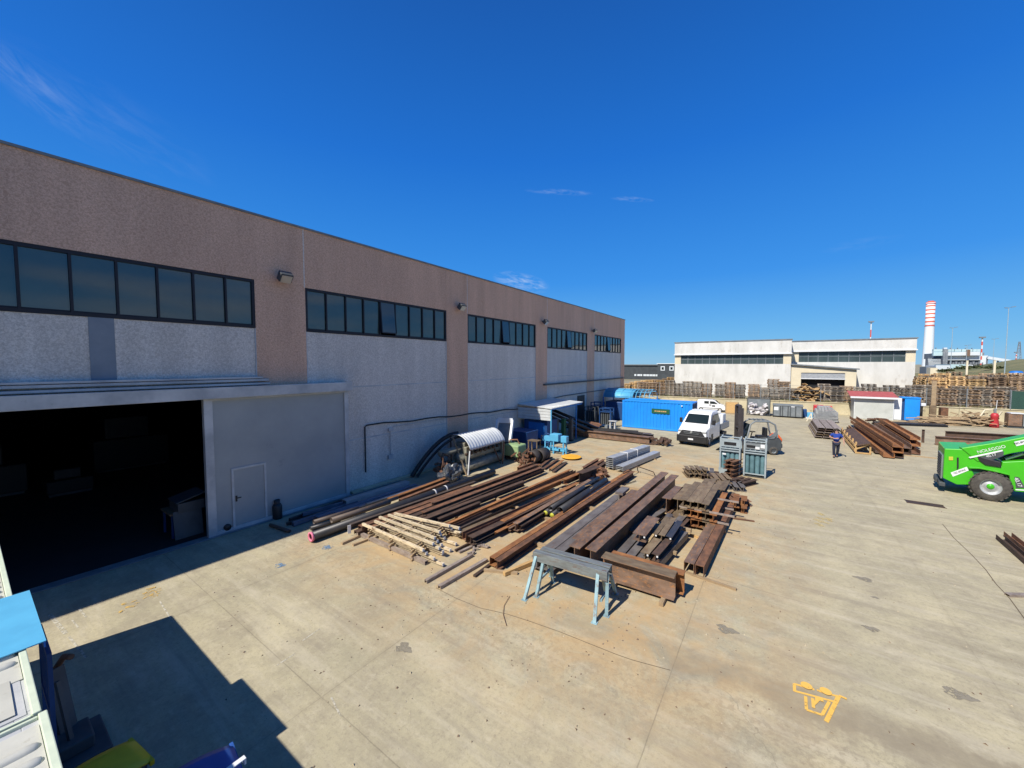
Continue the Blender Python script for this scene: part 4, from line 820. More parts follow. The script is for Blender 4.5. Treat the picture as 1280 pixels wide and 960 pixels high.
def W_(x, y, z): return at(x, y, z)
A, B = W_(671, 697, .42), W_(768, 618, .42); B.x = A.x + .1
member('steel_beam', 'wide grey I beam of the flat pair, left one', A, B, 'I', .34, .3, 'mill', 'flat grey beams', t=.02)
A, B = W_(684, 700, .42), W_(774, 620, .42); B.x = A.x + .1
member('steel_beam', 'wide grey I beam of the flat pair, right one', A, B, 'I', .3, .3, 'mill', 'flat grey beams', t=.02)
A, B = W_(722, 674, .58), W_(792, 612, .58); B.x = A.x + .05
member('steel_beam', 'grey and rust wide beam lower between the flat pair and the tall beams', A, B, 'I', .36, .36, 'mill_purple', t=.02)
member('steel_beam', 'deep rusty I beam with orange edges behind the trestle, left one', (-4.42, 9.32, .78), (-4.2, 18.3, .78), 'I', .32, .62, 'mill_purple', 'two deep rusty beams', t=.02)
member('steel_beam', 'deep rusty I beam with chalk marks behind the trestle, right one', (-4.0, 9.42, .78), (-3.72, 18.1, .78), 'I', .32, .62, 'mill_purple', 'two deep rusty beams', t=.02)
for y in (10.2, 14, 17.3): timber((-6.6, y, .12), (-3.4, y, .12), .11, 'long timber bearer under the wide beams, %s' % {10.2: 'near', 14: 'middle', 17.3: 'far'}[y])
q = MB().box(-.15, .15, -.4, .4, -.1, 0).box(-.02, .02, -.4, .4, -.3, -.1).box(-.15, .15, -.4, .4, -.34, -.3)
tag(q.build('beam_offcut', M['mill'], loc=at(778, 612, .72)), 'short grey beam offcut standing on the far end of the grey beams', 'offcut')
# --- short pieces between the tall beams and the cross beam
GS = 'short steel pieces behind the cross beam'
sp_ = [((771, 696, 796, 668), .34, .24, 'mill', '#'), ((784, 699, 806, 673), .34, .24, 'mill', '#'), ((797, 702, 812, 684), .34, .22, 'mill', '#'), ((817, 705, 856, 664), .3, .2, 'mill', 'n'), ((809, 703, 838, 672), .26, .2, 'mill_brown', '#'),
       ((799, 668, 817, 646), .78, .38, 'mill_purple', 'I'), ((787, 663, 831, 636), .3, .2, 'mill', 'I'), ((806, 691, 822, 673), .52, .24, 'mill_brown', 'I'), ((819, 693, 836, 674), .52, .2, 'rust_dark', 'I'), ((818, 667, 835, 646), .62, .18, 'mill_brown', 'I'),
       ((827, 669, 842, 647), .62, .18, 'mill_brown', 'I'), ((836, 671, 850, 651), .62, .18, 'pipe_dark', 'I'), ((824, 662, 838, 642), .48, .2, 'mill', 'I'), ((843, 656, 858, 640), .42, .22, 'mill', 'I'), ((849, 658, 864, 643), .36, .2, 'rust_dark', 'I'), ((836, 655, 850, 637), .36, .2, 'mill_brown', 'I')]
for i, (c_, zt_, w_, m_, k_) in enumerate(sp_):
    A, B = pp(*c_, zt_); h_ = .05 if k_ == '#' else min(.2, zt_ - .08)
    nm = 'steel_plate' if k_ == '#' else 'steel_beam'
    lab = ['grey flat plate just behind the cross beam, leftmost of the plates', 'grey flat plate just behind the cross beam, second of the plates', 'short grey flat plate touching the cross beam, third of the plates', 'grey channel at the right edge of the short pieces, over the shadow', 'brown flat plate beside the edge channel',
           'short wide purple-brown I beam lying highest on the short pieces', 'grey beam hidden low under the purple-brown I beam', 'brown short beam just behind the cross beam, left one', 'dark short beam just behind the cross beam, right one', 'brown beam piece right of the purple-brown I beam, first of the row',
           'brown beam piece right of the purple-brown I beam, second of the row', 'black beam piece with a white end at the row end', 'grey beam piece behind the row of brown pieces', 'grey beam piece nearest the tall layered stack, left one', 'dark beam piece nearest the tall layered stack, right one', 'brown beam piece right behind the black-ended row'][i]
    o = member(nm, lab, A, B, k_, w_, h_, m_, GS, cat='plate' if k_ == '#' else 'beam')
    if i in (5, 7, 8, 9, 11): L = (B - A).length; MB().box(-L / 2 - .01, -L / 2, -w_ / 2 + .02, -w_ / 2 + .065, -.07, -.025).build('white_end_tag', M['white_tag'], o)
timber(at(802, 676, .22), at(846, 690, .22), .09, 'dark timber under the short pieces, near one'); timber(at(812, 655, .28), at(858, 662, .28), .09, 'dark timber under the short pieces, far one')
timber(at(850, 658, .34), at(864, 661.5, .34), .12, 'pale timber stub sticking out right of the short pieces', 'timber')
timber(at(863, 667, .06), at(876, 672, .06), .08, 'pale timber on the ground between the short pieces and the lone beam', 'timber_new')
member('steel_beam', 'purple rusty short deep beam left of the tall layered stack, left one', *pp(833, 623, 849, 608, .78), 'I', .32, .55, 'mill_purple', 'two short deep beams', t=.02)
member('steel_beam', 'brown rusty short deep beam left of the tall layered stack, right one', *pp(847, 624, 862, 605, .78), 'I', .34, .6, 'mill_brown', 'two short deep beams', t=.02)
# --- tall layered stack of short I beams
GI = 'short I beams in the tall layered stack'
b0 = at(853, 648, 0)
for layer in range(3):
    for j in range(5 if layer < 2 else 4):
        x = -2.62 + j * .232 - .02 * layer; y0 = 14.25 + random.uniform(-.05, .05) + layer * .04; z = .36 + layer * .30; Ln = 2.6 + random.uniform(-.2, .5)
        member('steel_beam', 'short rusty beam, %s layer of the tall layered stack, %s from the left' % (['bottom', 'middle', 'top'][layer], nth(j)), (x, y0, z), (x + .05, y0 + Ln, z), 'I', .225, .24, ['rust_orange', 'rust_orange', 'mill_brown'][layer] if j % 3 else 'mill_brown', GI)
    for y in (14.6, 16.2):
        if layer == 0: timber((-2.85, y, .12), (-1.35, y, .12), .11, 'timber bearer under the tall layered stack, %s one' % ('near' if y < 15 else 'far'))
        else: timber((-2.8, y - .2, .12 + layer * .30 + .002), (-1.4 + .15 * layer, y - .2, .12 + layer * .30 + .002), .055, 'pale strip in the %s gap of the tall layered stack, %s one' % (['', 'lower', 'upper'][layer], 'near' if y < 15 else 'far'), 'steel_light')
for j in range(4): member('steel_plate', 'brown plate lying behind the top of the tall layered stack, %s from the left' % nth(j), (-2.55 + j * .25, 17.3, .62 + .06 * (j % 2)), (-2.5 + j * .25, 18.9, .62 + .06 * (j % 2)), 'I', .23, .2, 'mill_brown', 'plates behind the tall stack', cat='plate')
# --- cross beam and its second flange
o = member('steel_beam', 'deep rusty I beam lying crosswise in front of the short pieces', (-3.72, 9.62, .66), (-1.92, 9.66, .66), 'I', .36, .56, 'mill_purple', t=.022); MB().box(-.9, .9, -.178, .178, .001, .004).build('weathered_top', M['mill_brown'], o)
member('steel_beam', 'second rusty beam tucked close behind the deep crosswise beam', (-3.62, 9.98, .6), (-1.78, 9.98, .6), 'I', .26, .5, 'rust_orange', t=.02)
timber((-3.35, 9.3, .1), (-3.35, 10.3, .1), .1, 'timber block under the left end of the crosswise beam'); timber((-2.15, 9.25, .1), (-2.15, 10.3, .1), .1, 'timber block poking out under the right end of the crosswise beam')
# --- lone pair on the right
member('steel_channel', 'rusty channel of the lone pair right of the stacks, left one', (-1.88, 11.1, .34), (-1.66, 16.7, .34), 'n', .26, .28, 'mill_purple', 'lone rusty pair', cat='channel')
member('steel_channel', 'rusty channel of the lone pair right of the stacks, right one', (-1.62, 11.1, .34), (-1.42, 16.7, .34), 'n', .22, .28, 'rust', 'lone rusty pair', cat='channel')
timber((-2.4, 11.2, .06), (-.75, 11.0, .06), .07, 'grey plank on the ground under the near end of the lone rusty pair')
timber((-2.6, 16.4, .07), (-.9, 16.3, .07), .08, 'plank under the far end of the lone rusty pair')
member('flat_bar', 'thin rusty bar on the bare ground right of the lone rusty pair', *pp(914, 647, 943, 651, .04), '#', .08, .03, 'rust', cat='bar')
# --- scrap offcuts near the gas bottle racks
for i, (x, y, z, n_, m_) in enumerate(((873, 589, .25, 4, 'mill_brown'), (886, 586, .35, 3, 'mill'), (896, 592, .22, 4, 'rust_dark'), (905, 600, .3, 3, 'mill_brown'), (918, 604, .34, 4, 'mill'), (931, 600, .3, 3, 'rust_dark'), (920, 589, .62, 2, 'rust'), (905, 616, .2, 3, 'mill_brown'), (925, 622, .28, 3, 'rust'), (930, 630, .12, 2, 'rust_orange'), (899, 607, .14, 2, 'rust_dark'))):
    p = at(x, y + 6, 0); rnd = random.Random(i); q = MB(); w_ = .2
    for j in range(n_):
        zz = 0
        for l in range(1 + (i % 3 == 0) + (z > .5) * 2):
            xx = (j - n_ / 2) * .27; dy = rnd.uniform(-.1, .1); Ln = rnd.uniform(.6, 1.3)
            q.box(xx - .12, xx + .12, dy - Ln / 2, dy + Ln / 2, zz, zz + .015).box(xx - .008, xx + .008, dy - Ln / 2, dy + Ln / 2, zz + .015, zz + .185).box(xx - .1, xx + .1, dy - Ln / 2, dy + Ln / 2, zz + .185, zz + .2); zz += .203
    o = q.build('offcut_pile', M[m_], loc=(p.x, p.y, .004 + .0 * i)); o.rotation_euler = (0, 0, rnd.uniform(-.5, .5))
    tag(o, ['brown beam offcuts at the left of the scrap behind the tall stack', 'grey beam offcuts heaped before the left gas rack', 'dark offcuts in the middle of the scrap, left of the gas racks', 'brown offcuts in front of the gap between the gas racks', 'grey row of beam offcuts in front of the right gas rack', 'dark offcuts right end of the row in front of the gas racks', 'red-brown offcuts heaped highest in front of the gas racks', 'brown offcuts between the tall stack and the nearest scrap', 'rusty offcuts nearest the bare ground, upper part', 'orange offcuts lying lowest and nearest the bare ground', 'small dark offcuts beside the tall stack'][i], 'offcuts')
# bent frame on the ground
tag(MB().tube([at(735 + 20, 608, .1), at(787, 590, .1)], .02, 6).tube([at(779, 596, .05), at(779, 592, .32), at(797, 583, .34), at(837 - 20, 590, .3), at(818, 593, .02)], .025, 6).tube([at(797, 588, .02), at(797, 584, .34)], .025, 6).tube([at(760, 612, .05), at(795, 601, .05)], .02, 6).build('bent_steel_rod', M['rust_dark']), 'thin bent steel rods lying beyond the deep rusty beams', 'rods')
# --- galvanised channels
GG = 'galvanised channels'
for l in range(6):
    member('galvanised_channel', 'galvanised channel in the taller pile, %s from the ground' % nth(l), (-7.42, 19.9, .16 + l * .105), (-6.62 - .05, 24.3, .16 + l * .105), 'n', .42, .09, 'galv', GG, t=.01, cat='channel')
for l in range(3):
    member('galvanised_channel', 'galvanised channel in the lower pile, %s from the ground' % nth(l), (-6.82, 19.75, .16 + l * .09), (-6.12, 24.5, .16 + l * .09), 'n', .4, .08, 'galv', GG, t=.01, cat='channel')
for i, f in enumerate((.35, .62)): tag(MB().box(-.23, .23, -.03, .03, 0, .02).box(.2, .23, -.03, .03, -.5, 0).build('strap', M['white_tag'], loc=(-7.42 + .75 * f, 19.9 + 4.4 * f, .70)), 'white strap over the galvanised channels, %s one' % ['near', 'far'][i], 'strap')
for i, y in enumerate((20.3, 23.6)): timber((-7.9, y, .065), (-5.9, y, .065), .06, 'timber under the galvanised channels, %s one' % ['near', 'far'][i])
# --- small rusty pieces by the shelter and disc
for i, (c_, z, m_) in enumerate((((676, 582, 690, 571), .14, 'rust'), ((680, 585, 698, 573), .12, 'rust'), ((688, 586, 704, 575), .16, 'rust_orange'), ((692, 589, 708, 577), .1, 'rust_dark'), ((648, 584, 668, 577), .3, 'rust'), ((655, 588, 675, 580), .3, 'rust_orange'))):
    member('steel_angle', ['short rusty bar between the shelter and the yellow disc, first', 'short rusty bar between the shelter and the yellow disc, second', 'short orange rusty bar left of the yellow disc', 'short dark bar nearest the viewer left of the yellow disc', 'rusty plate offcut at the end of the dark beams, far one', 'orange rusty plate offcut at the end of the dark beams, near one'][i], *pp(*c_, z), 'L', .16, z - .02, m_, 'short bars near the yellow disc', cat='bar')
for i, (c_, z, m_) in enumerate((((729, 584, 748, 573), .2, 'rust'), ((736, 585, 755, 574), .2, 'rust'), ((743, 587, 757, 577), .2, 'rust_dark'))):
    member('steel_beam', 'short rusty beam just left of the galvanised channels, %s of three' % nth(i), *pp(*c_, z), 'I', .18, .16, m_, 'three short beams')
member('steel_beam', 'dark deep beam stub between the middle rows and the galvanised channels', *pp(724, 591, 746, 583, .55), 'I', .4, .5, 'rust_dark')
member('steel_beam', 'orange rusty beam stub left of the dark deep one', *pp(705, 599, 724, 591, .4), 'I', .24, .24, 'rust_orange')
for i, (x, y) in enumerate(((750, 592), (755, 596), (748, 599))):
    q = MB(); rnd = random.Random(i + 40)
    for _ in range(7): q.obox((rnd.uniform(-.2, .2), rnd.uniform(-.2, .2), rnd.uniform(.08, .35)), (.3, .16, .04), (rnd.uniform(-1, 1), rnd.uniform(-1, 1), rnd.uniform(0, 3)))
    p = at(x, y, 0); tag(q.build('scrap_plates', M['rust'], loc=p), ['bent rusty plates heaped beside the deep beam stub, far', 'bent rusty plates heaped beside the deep beam stub, right', 'bent rusty plates heaped beside the deep beam stub, near'][i], 'scrap')
yd = thing('yellow_disc', 'flat yellow steel disc lying on the yard near the small blue machine', 'disc', tuple(at(714, 573, 0)))
MB().lathe([(0, .13), (.58, .13), (.6, .12), (.6, .10), (0, .10)], n=40, sm=False).build('plate', M['yellow'], yd); MB().lathe([(.2, .0), (.2, .1)], n=16).box(-.5, .5, -.04, .04, .0, .1).build('foot', M['rust'], yd)
# --- beams lying across by the canopy (long pile)
GX = 'long beams piled by the lean-to'
px_ = [(-13.6, -7.5, 27.9, .52, .46, 'mill_purple'), (-13.4, -7.3, 28.35, .5, .4, 'mill_purple'), (-14.3, -8.2, 28.8, .5, .4, 'rust_dark'), (-14.0, -7.6, 29.3, .5, .4, 'mill'), (-14.4, -8.6, 29.8, .46, .36, 'rust_dark'), (-14.5, -8.0, 30.3, .4, .3, 'rust_dark')]
for i, (xa, xb, y, z, h_, m_) in enumerate(px_): member('steel_beam', 'long beam in the pile reaching out of the lean-to, %s from the viewer' % nth(i), (xa, y, z), (xb, y + random.uniform(-.1, .1), z), 'I', .3, h_, m_, GX, t=.02)
for i, (xa, ya, xb, yb2, z) in enumerate(((-14.2, 28.2, -8.4, 29.0, .62), (-14.4, 28.8, -8.8, 29.6, .62), (-13.2, 29.2, -8.2, 28.6, .66))): member('steel_channel', 'loose dark channel on top of the long pile by the lean-to, %s from the viewer' % nth(i), (xa, ya, z), (xb, yb2, z), 'C', .16, .1, 'pipe_dark', GX, cat='channel')
for i, x in enumerate((-12.9, -8.1)): timber((x, 27.5, .06), (x, 30.5, .06), .06, 'timber under the long pile by the lean-to, %s end' % ['wall', 'yard'][i])
q = MB(); rnd = random.Random(9)
for _ in range(16): q.obox((rnd.uniform(-.6, .8), rnd.uniform(-.5, .6), rnd.uniform(.06, .55)), (rnd.uniform(.3, .8), .14, .12), (0, rnd.uniform(-.3, .3), rnd.uniform(0, 3)))
tag(q.build('scrap_plates', M['rust_dark'], loc=(-6.9, 28.4, 0)), 'tangle of rusty offcuts at the right end of the long pile by the lean-to', 'scrap')
for i in range(3): member('steel_pipe', 'black pipe leaning on the hall wall under the lean-to, %s from the viewer' % nth(i), (-12.2 + i * .3, 27.4 + i * .9, .6), (-15.0, 24.9 + i * .9, 2.35), 'O', .24, .24, 'pipe_dark', 'black pipes leaning under the lean-to', cat='pipe')

# --- big timber-cradled beams, right half of the yard
GR = 'long beams stacked in the right part of the yard'
for i, (x, z, h_, m_, ya, yb2, dx) in enumerate(((5.55, .32, .26, 'rust_orange', 32.0, 45.0, -.2), (5.98, .34, .26, 'rust_dark', 32.2, 45.5, -.2), (5.95, .62, .26, 'rust_orange', 32.2, 46.5, -.3), (6.0, .9, .24, 'rust_orange', 32.4, 47.2, -.35), (5.2, .3, .2, 'rust_dark', 33.0, 44.0, -.2), (6.62, .32, .26, 'rust_dark', 33.8, 44.0, .0), (7.1, .32, .26, 'rust', 34.2, 45.0, .0), (6.7, .62, .26, 'mill_purple', 34.2, 45.6, .0), (7.35, .62, .26, 'rust_orange', 35.4, 46.0, .1), (7.5, .88, .22, 'rust_orange', 36.2, 47.0, .1))):
    member('steel_channel', ['rusty channel on the ground at the left of the big stack, near one', 'dark channel at the bottom of the big stack', 'rusty channel, middle layer of the big stack', 'orange rusty channel on top of the big stack', 'thin dark channel lying lowest left of the big stack', 'dark channel at the bottom of the stack right of the big one, left', 'rusty channel at the bottom of the stack right of the big one, right', 'purple channel in the middle of the stack right of the big one', 'rusty channel resting higher on the right stack', 'orange rusty channel on top of the right stack'][i], (x, ya, z), (x + dx, yb2, z), 'C', .5 if i != 4 else .25, h_, m_, GR, t=.03, cat='channel')
for i, y in enumerate((33.6, 39, 43.5)): timber((4.9, y, .065), (7.9, y, .065), .06, 'timber under the big channel stacks, %s' % ['near', 'middle', 'far'][i])
cr = thing('timber_cradle', 'new timber cradle carrying dark sheets left of the big channel stack', 'cradle', (4.45, 32.6, 0))
for i in range(6):
    y = i * 1.35; q = MB(); q.box(-.38, .38, y, y + .1, .02, .1).box(-.38, -.3, y, y + .1, .1, .75).box(.3, .38, y, y + .1, .1, .5).bar((-.34, y + .05, .3), (.34, y + .05, .7), .09, .09); q.build('frame_rib', M['timber_new'], cr)
MB().obox((.0, 3.4, .64), (.72, 7.0, .06), (0, R(-18), 0)).build('sheet', M['rust_dark'], cr); MB().box(-.42, -.38, 0, 6.9, .12, .3).box(-.42, -.38, 0, 6.9, .45, .6).build('side_plank', M['timber_new'], cr)
# flat stack behind the person
for l in range(5):
    for j in range(3): member('steel_plate', 'pale plate in the flat pile behind the worker, %s layer, %s from the left' % (['bottom', 'second', 'third', 'fourth', 'top'][l], nth(j)), (2.55 + j * .5 + .05 * l, 37.6 + .12 * l, .15 + l * .16), (2.45 + j * .5 + .05 * l, 44.5 - .2 * l, .15 + l * .16), 'n', .44, .1, ['steel_light', 'mill_brown', 'steel_light', 'rust_dark', 'steel_light'][l], 'flat pile behind the worker', cat='plate')
for i, y in enumerate((38.4, 43)): timber((2.3, y, .045), (4.0, y, .045), .04, 'timber under the flat pile behind the worker, %s' % ['near', 'far'][i])
# dark beams to the right behind the telehandler
member('steel_beam', 'long grey-purple deep beam lying behind the telehandler, near one', (9.15, 39.4, .62), (15.6, 40.2, .62), 'I', .3, .6, 'mill_purple', t=.02)
member('steel_beam', 'long dark beam lying behind the telehandler, far one', (10.7, 43.8, .5), (18.5, 45.0, .5), 'I', .3, .45, 'rust_dark', t=.02)
member('steel_beam', 'short rusty beam stub in front of the grey-purple deep beam', (11.2, 36.9, .5), (11.6, 37.6, .5), 'I', .35, .48, 'rust')
member('steel_post', 'short dark steel post standing beside the big channel stacks', (8.6, 40.0, .95), (8.75, 40.0, .95), 'I', .16, .95, 'rust_dark', cat='post')
for i, (y, m_) in enumerate(((49.4, 'pipe_dark'), (50.0, 'mill'), (50.6, 'rust_dark'))): member('steel_beam', 'long dark beam on the ground in front of the hut, %s from the viewer' % nth(i), (7.5, y, .2), (12.6, y + 1.6, .2), 'I', .22, .18, m_, 'long beams before the hut')
q = MB(); rnd = random.Random(5)
for _ in range(12): q.obox((rnd.uniform(-.6, .6), rnd.uniform(-.4, .4), rnd.uniform(.06, .7)), (.7, .3, .1), (0, rnd.uniform(-.15, .15), rnd.uniform(-.4, .4)))
tag(q.build('offcut_pile', M['rust'], loc=(7.6, 48.9, 0)), 'brown offcuts stacked in front of the hut', 'offcuts')
# right edge of the picture
member('steel_channel', 'dark channel reaching in at the right edge, left one of the pair', at(1251, 669, .16), at(1251, 669, .16) + Vector((-.15, -4.5, 0)), 'C', .2, .14, 'rust_dark', 'pair of channels at the right edge', cat='channel')
member('steel_channel', 'dark channel reaching in at the right edge, right one of the pair', at(1260, 665, .18), at(1260, 665, .18) + Vector((-.1, -4.8, 0)), 'C', .18, .15, 'rust', 'pair of channels at the right edge', cat='channel')
member('flat_bar', 'grey steel bar on the ground cut by the right edge', at(1259, 742, .06), at(1259, 742, .06) + Vector((1.2, .75, 0)), 'n', .12, .06, 'steel_light', cat='bar')

# ------------------------------------------------------------------ blue-grey trestle in front
tr = thing('steel_trestle', 'blue-grey steel trestle with doubled legs standing in front of the beams', 'trestle', (-4.05, 8.36, 0), R(4))
q = MB().box(-.95, .95, -.2, -.02, .96, .99).box(-.95, .95, -.2, -.18, .79, .96).box(-.95, .95, -.2, -.1, .77, .79); q.build('top_channel', M['saw_top'], tr, .004)
MB().box(-.85, .95, .02, .2, .97, 1.0).box(-.85, .95, .18, .2, .76, .97).box(-.85, .95, .1, .2, .74, .76).build('top_channel', M['saw_top'], tr, .004)
for i, (x, y, tx, ty) in enumerate(((-.93, -.66, -.86, -.14), (-.74, -.40, -.66, -.10), (.80, -.60, .72, -.14), (.96, -.24, .93, -.10), (-.80, .62, -.78, .14), (-.66, .38, -.6, .08), (.9, .72, .88, .14), (.74, .5, .7, .1))):
    MB().bar((x, y, 0), (tx, ty, .95), .075, .06).box(x - .07, x + .07, y - .06, y + .06, 0, .012).build('leg', M['saw_blue'], tr, .004)
MB().bar((-.74, -.3, .35), (-.72, .35, .35), .05).build('cross_brace', M['saw_blue'], tr); MB().bar((.84, -.3, .35), (.84, .45, .35), .05).build('cross_brace', M['saw_blue'], tr)

# ------------------------------------------------------------------ arched shelter with rolling machine
sx = -12.95
ar = thing('arched_shelter', 'small shelter with a curved corrugated white roof on crooked posts', 'shelter', (sx, 14.72, 0))
prof = []
for i in range(13):
    t = i / 12; x = -1.15 + 1.15 * t * 1.02; z = 1.82 + .34 * math.sin(math.pi * (.28 + .0 + t * .0)) ; prof.append(t)
q = MB(); n1, n2 = 26, 14; vs = []
for j in range(n1 * 4 + 1):
    y = j / (n1 * 4) * 3.0
    for i in range(n2 + 1):
        t = i / n2; ang = R(118) - t * R(96); x = -.75 + 1.0 * math.cos(ang) - .0; z = .92 + 1.12 * math.sin(ang) + .022 * math.sin(j * math.pi / 4); vs.append((x, y, z + .0))
q.add(vs, [(j * (n2 + 1) + i, j * (n2 + 1) + i + 1, (j + 1) * (n2 + 1) + i + 1, (j + 1) * (n2 + 1) + i) for j in range(n1 * 4) for i in range(n2)], True)
o = q.build('roof_sheet', M['roofsheet'], ar); o.modifiers.new('s', 'SOLIDIFY').thickness = .015
MB().bar((.0, 0, 0), (.12, .02, 1.3), .05).build('post', M['white'], ar); MB().bar((.0, -.06, 0), (-1.0, -.05, 1.88), .08, .05).build('brace', M['timber'], ar)
MB().bar((.05, 2.9, 0), (.14, 2.95, 1.35), .05).build('post', M['rust'], ar); MB().bar((-.1, 2.95, 0), (-.55, 2.7, 1.2), .05).build('brace', M['rust'], ar); MB().bar((-1.15, .0, 0), (-1.2, 0, 1.85), .05).bar((-1.15, 2.9, 0), (-1.2, 2.9, 1.85), .05).bar((.15, 0, 1.32), (.15, 2.95, 1.36), .04).build('rear_post', M['rust'], ar)
rm = thing('rolling_machine', 'old plate rolling machine with long beige rollers under the arched shelter', 'machine', (-13.7, 13.6, 0))
MB().lathe([(0, 0), (.17, 0), (.17, 4.3), (0, 4.3)], c=(-.1, .0, 1.25), n=20, axis='y').build('roller', M['machine'], rm)
MB().lathe([(0, 0), (.24, 0), (.24, 3.6), (0, 3.6)], c=(.1, 1.0, .85), n=20, axis='y').build('roller', M['machine'], rm)
MB().lathe([(0, 0), (.26, 0), (.26, 3.6), (0, 3.6)], c=(.25, 1.0, .32), n=20, axis='y').build('roller', M['machine'], rm)
for y in (1.35, 4.5): MB().box(-.4, .45, y, y + .25, .0, 1.4).box(-.3, .3, y + .02, y + .23, 1.4, 1.6).build('end_frame', M['machine'], rm, .03)
q = MB(); rnd = random.Random(12)
for _ in range(22): q.obox((rnd.uniform(-.2, .5), rnd.uniform(-.6, .6), rnd.uniform(.1, 1.2)), (rnd.uniform(.06, .3), rnd.uniform(.06, .3), rnd.uniform(.05, .3)), (rnd.uniform(0, 1), rnd.uniform(0, 1), 0))
q.tube([(.2, -.4, .2), (.4, -.3, .9), (.1, 0, 1.3), (.3, .4, 1.0)], .03, 6).build('gear_train', M['rust'], rm)
for i in range(8): MB().lathe([(0, 0), (.09, 0), (.09, .1), (0, .1)], c=(.36, 1.4 + i * .38, 1.02), n=10, axis='x').build('bearing', M['rust_dark'], rm)
q = MB(); p0 = []
for i in range(14):
    t = i / 13; p0.append((-15.1 + 1.15 * t ** 1.2 - .0, 12.9 + 2.2 * t, .05 + 2.0 * math.sin(t * math.pi * .5)))
q.tube(p0, .11, 8).tube([(a + .25, b + .12, c * .93) for a, b, c in p0], .07, 8)
tag(q.build('curved_duct', M['black']), 'black curved duct bending up beside the wall left of the arched shelter', 'duct')
q = MB(); rnd = random.Random(2); vs = []
bag = bpy.data.meshes.new('plastic_sheeting'); bm = bmesh.new(); bmesh.ops.create_icosphere(bm, subdivisions=4, radius=.5)
for v in bm.verts:
    f = 1 + .35 * mathutils.noise.noise(v.co * 4) + .2 * mathutils.noise.noise(v.co * 9); v.co = Vector((v.co.x * f * .9, v.co.y * f * 1.2, max(0, (v.co.z + .3) * f)))
bm.to_mesh(bag); bm.free(); M['plastic'] = mat('plastic', (.05, .055, .06), (.11, .115, .12), 6, .25); bag.materials.append(M['plastic'])
p = at(563, 601, 0); ob = bpy.data.objects.new('plastic_sheeting', bag); col.objects.link(ob); ob.location = (p.x, p.y, 0); tag(ob, 'crumpled dark plastic sheeting in front of the arched shelter', 'sheeting')
tl = thing('open_lid_machine', 'tilted pale machine cover standing open behind the arched shelter', 'machine cover', (-13.9, 19.2, 0))
MB().obox((0, 0, 1.55), (.9, .08, 1.3), (R(-28), 0, R(20))).build('cover_panel', M['grey'], tl)
q = MB(); Mx = Euler((R(-28), 0, R(20))).to_matrix()
for (a, b) in (((-.48, -.62), (-.48, .68)), ((.48, -.62), (.48, .68)), ((-.48, .68), (.48, .68))):
    A_ = Mx @ Vector((a[0], -.12, a[1])) + Vector((0, 0, 1.55)); B_ = Mx @ Vector((b[0], -.12, b[1])) + Vector((0, 0, 1.55)); q.bar(A_, B_, .12, .3)
q.build('cover_rim', M['white'], tl); MB().box(-.45, .45, -.3, .5, 0, .95).build('base_cabinet', M['grey_dark'], tl)
gt = thing('green_tank', 'pale green machine tank standing right of the arched shelter', 'tank', (-13.0, 18.9, 0))
MB().box(-.45, .6, -.4, .5, .25, .95).build('body', M['machine_green'], gt, .08); MB().box(-.35, -.25, -.3, .4, 0, .25).box(.4, .5, -.3, .4, 0, .25).build('foot', M['rust'], gt); MB().tube([(-.3, 0, .95), (-.3, 0, 1.15), (.2, .1, 1.2), (.35, .1, .95)], .04, 6).build('pipe', M['rust'], gt)
q = MB(); rnd = random.Random(22)
for _ in range(26): a1 = Vector((rnd.uniform(-.6, .6), rnd.uniform(-.5, .5), rnd.uniform(.05, .9))); q.bar(a1, a1 + Vector((rnd.uniform(-.4, .4), rnd.uniform(-.4, .4), rnd.uniform(-.3, .4))), rnd.uniform(.04, .12))
p = at(655, 583, 0); tag(q.build('scrap_heap', M['rust'], loc=(p.x, p.y, 0)), 'heap of rusty machine parts between the green tank and the black drums', 'scrap')
for i, (x, y) in enumerate(((667, 579), (676, 577))):
    p = at(x, y, 0); q = MB().pipe((0, -.35, .38), (0, .5, .38), .38, .03, 20); q.box(-.3, .3, -.25, -.15, 0, .06); o = q.build('drum', M['reel'], loc=(p.x, p.y, .0)); tag(o, 'black open drum lying on its side, %s of the two' % ['left', 'right'][i], 'drum')
# ------------------------------------------------------------------ lean-to on the hall wall
lt = thing('lean_to', 'lean-to with a white sheet roof on thin blue posts against the hall wall', 'canopy', (WX, 22.9, 0))
o = MB().add([(0, .1, 2.82), (2.85, -.05, 2.66), (2.85, 5.0, 2.72), (0, 5.1, 2.88)], [(0, 1, 2, 3)]).build('roof', M['roofsheet'], lt); o.modifiers.new('s', 'SOLIDIFY').thickness = .05
q = MB()
for i in range(20): y = .1 + i * .245; q.box(.02, 2.83, y, y + .03, 2.74, 2.76)
for i in range(4): q.box(.05, 2.78, .02, .06, 1.86 + i * .2, 2.04 + i * .2)
q.build('side_sheeting', M['roofsheet'], lt)
for x, y in ((2.78, 0), (2.78, 3.9)): MB().box(x - .035, x + .035, y, y + .07, 0, 2.66).build('post', M['sky_blue'] if y == 0 else M['blue'], lt)
MB().box(2.75, 2.8, .1, 4.95, 2.58, 2.66).box(.0, 2.75, 3.92, 3.96, 2.6, 2.68).build('roof_beam', M['blue'], lt)
def machine(name, label, x, y, rz, boxes, cat='machine'):
    t = thing(name, label, cat, (x, y, 0), rz)
    for nm, m_, d, bv in boxes: MB().box(*d).build(nm, M[m_], t, bv)
    return t
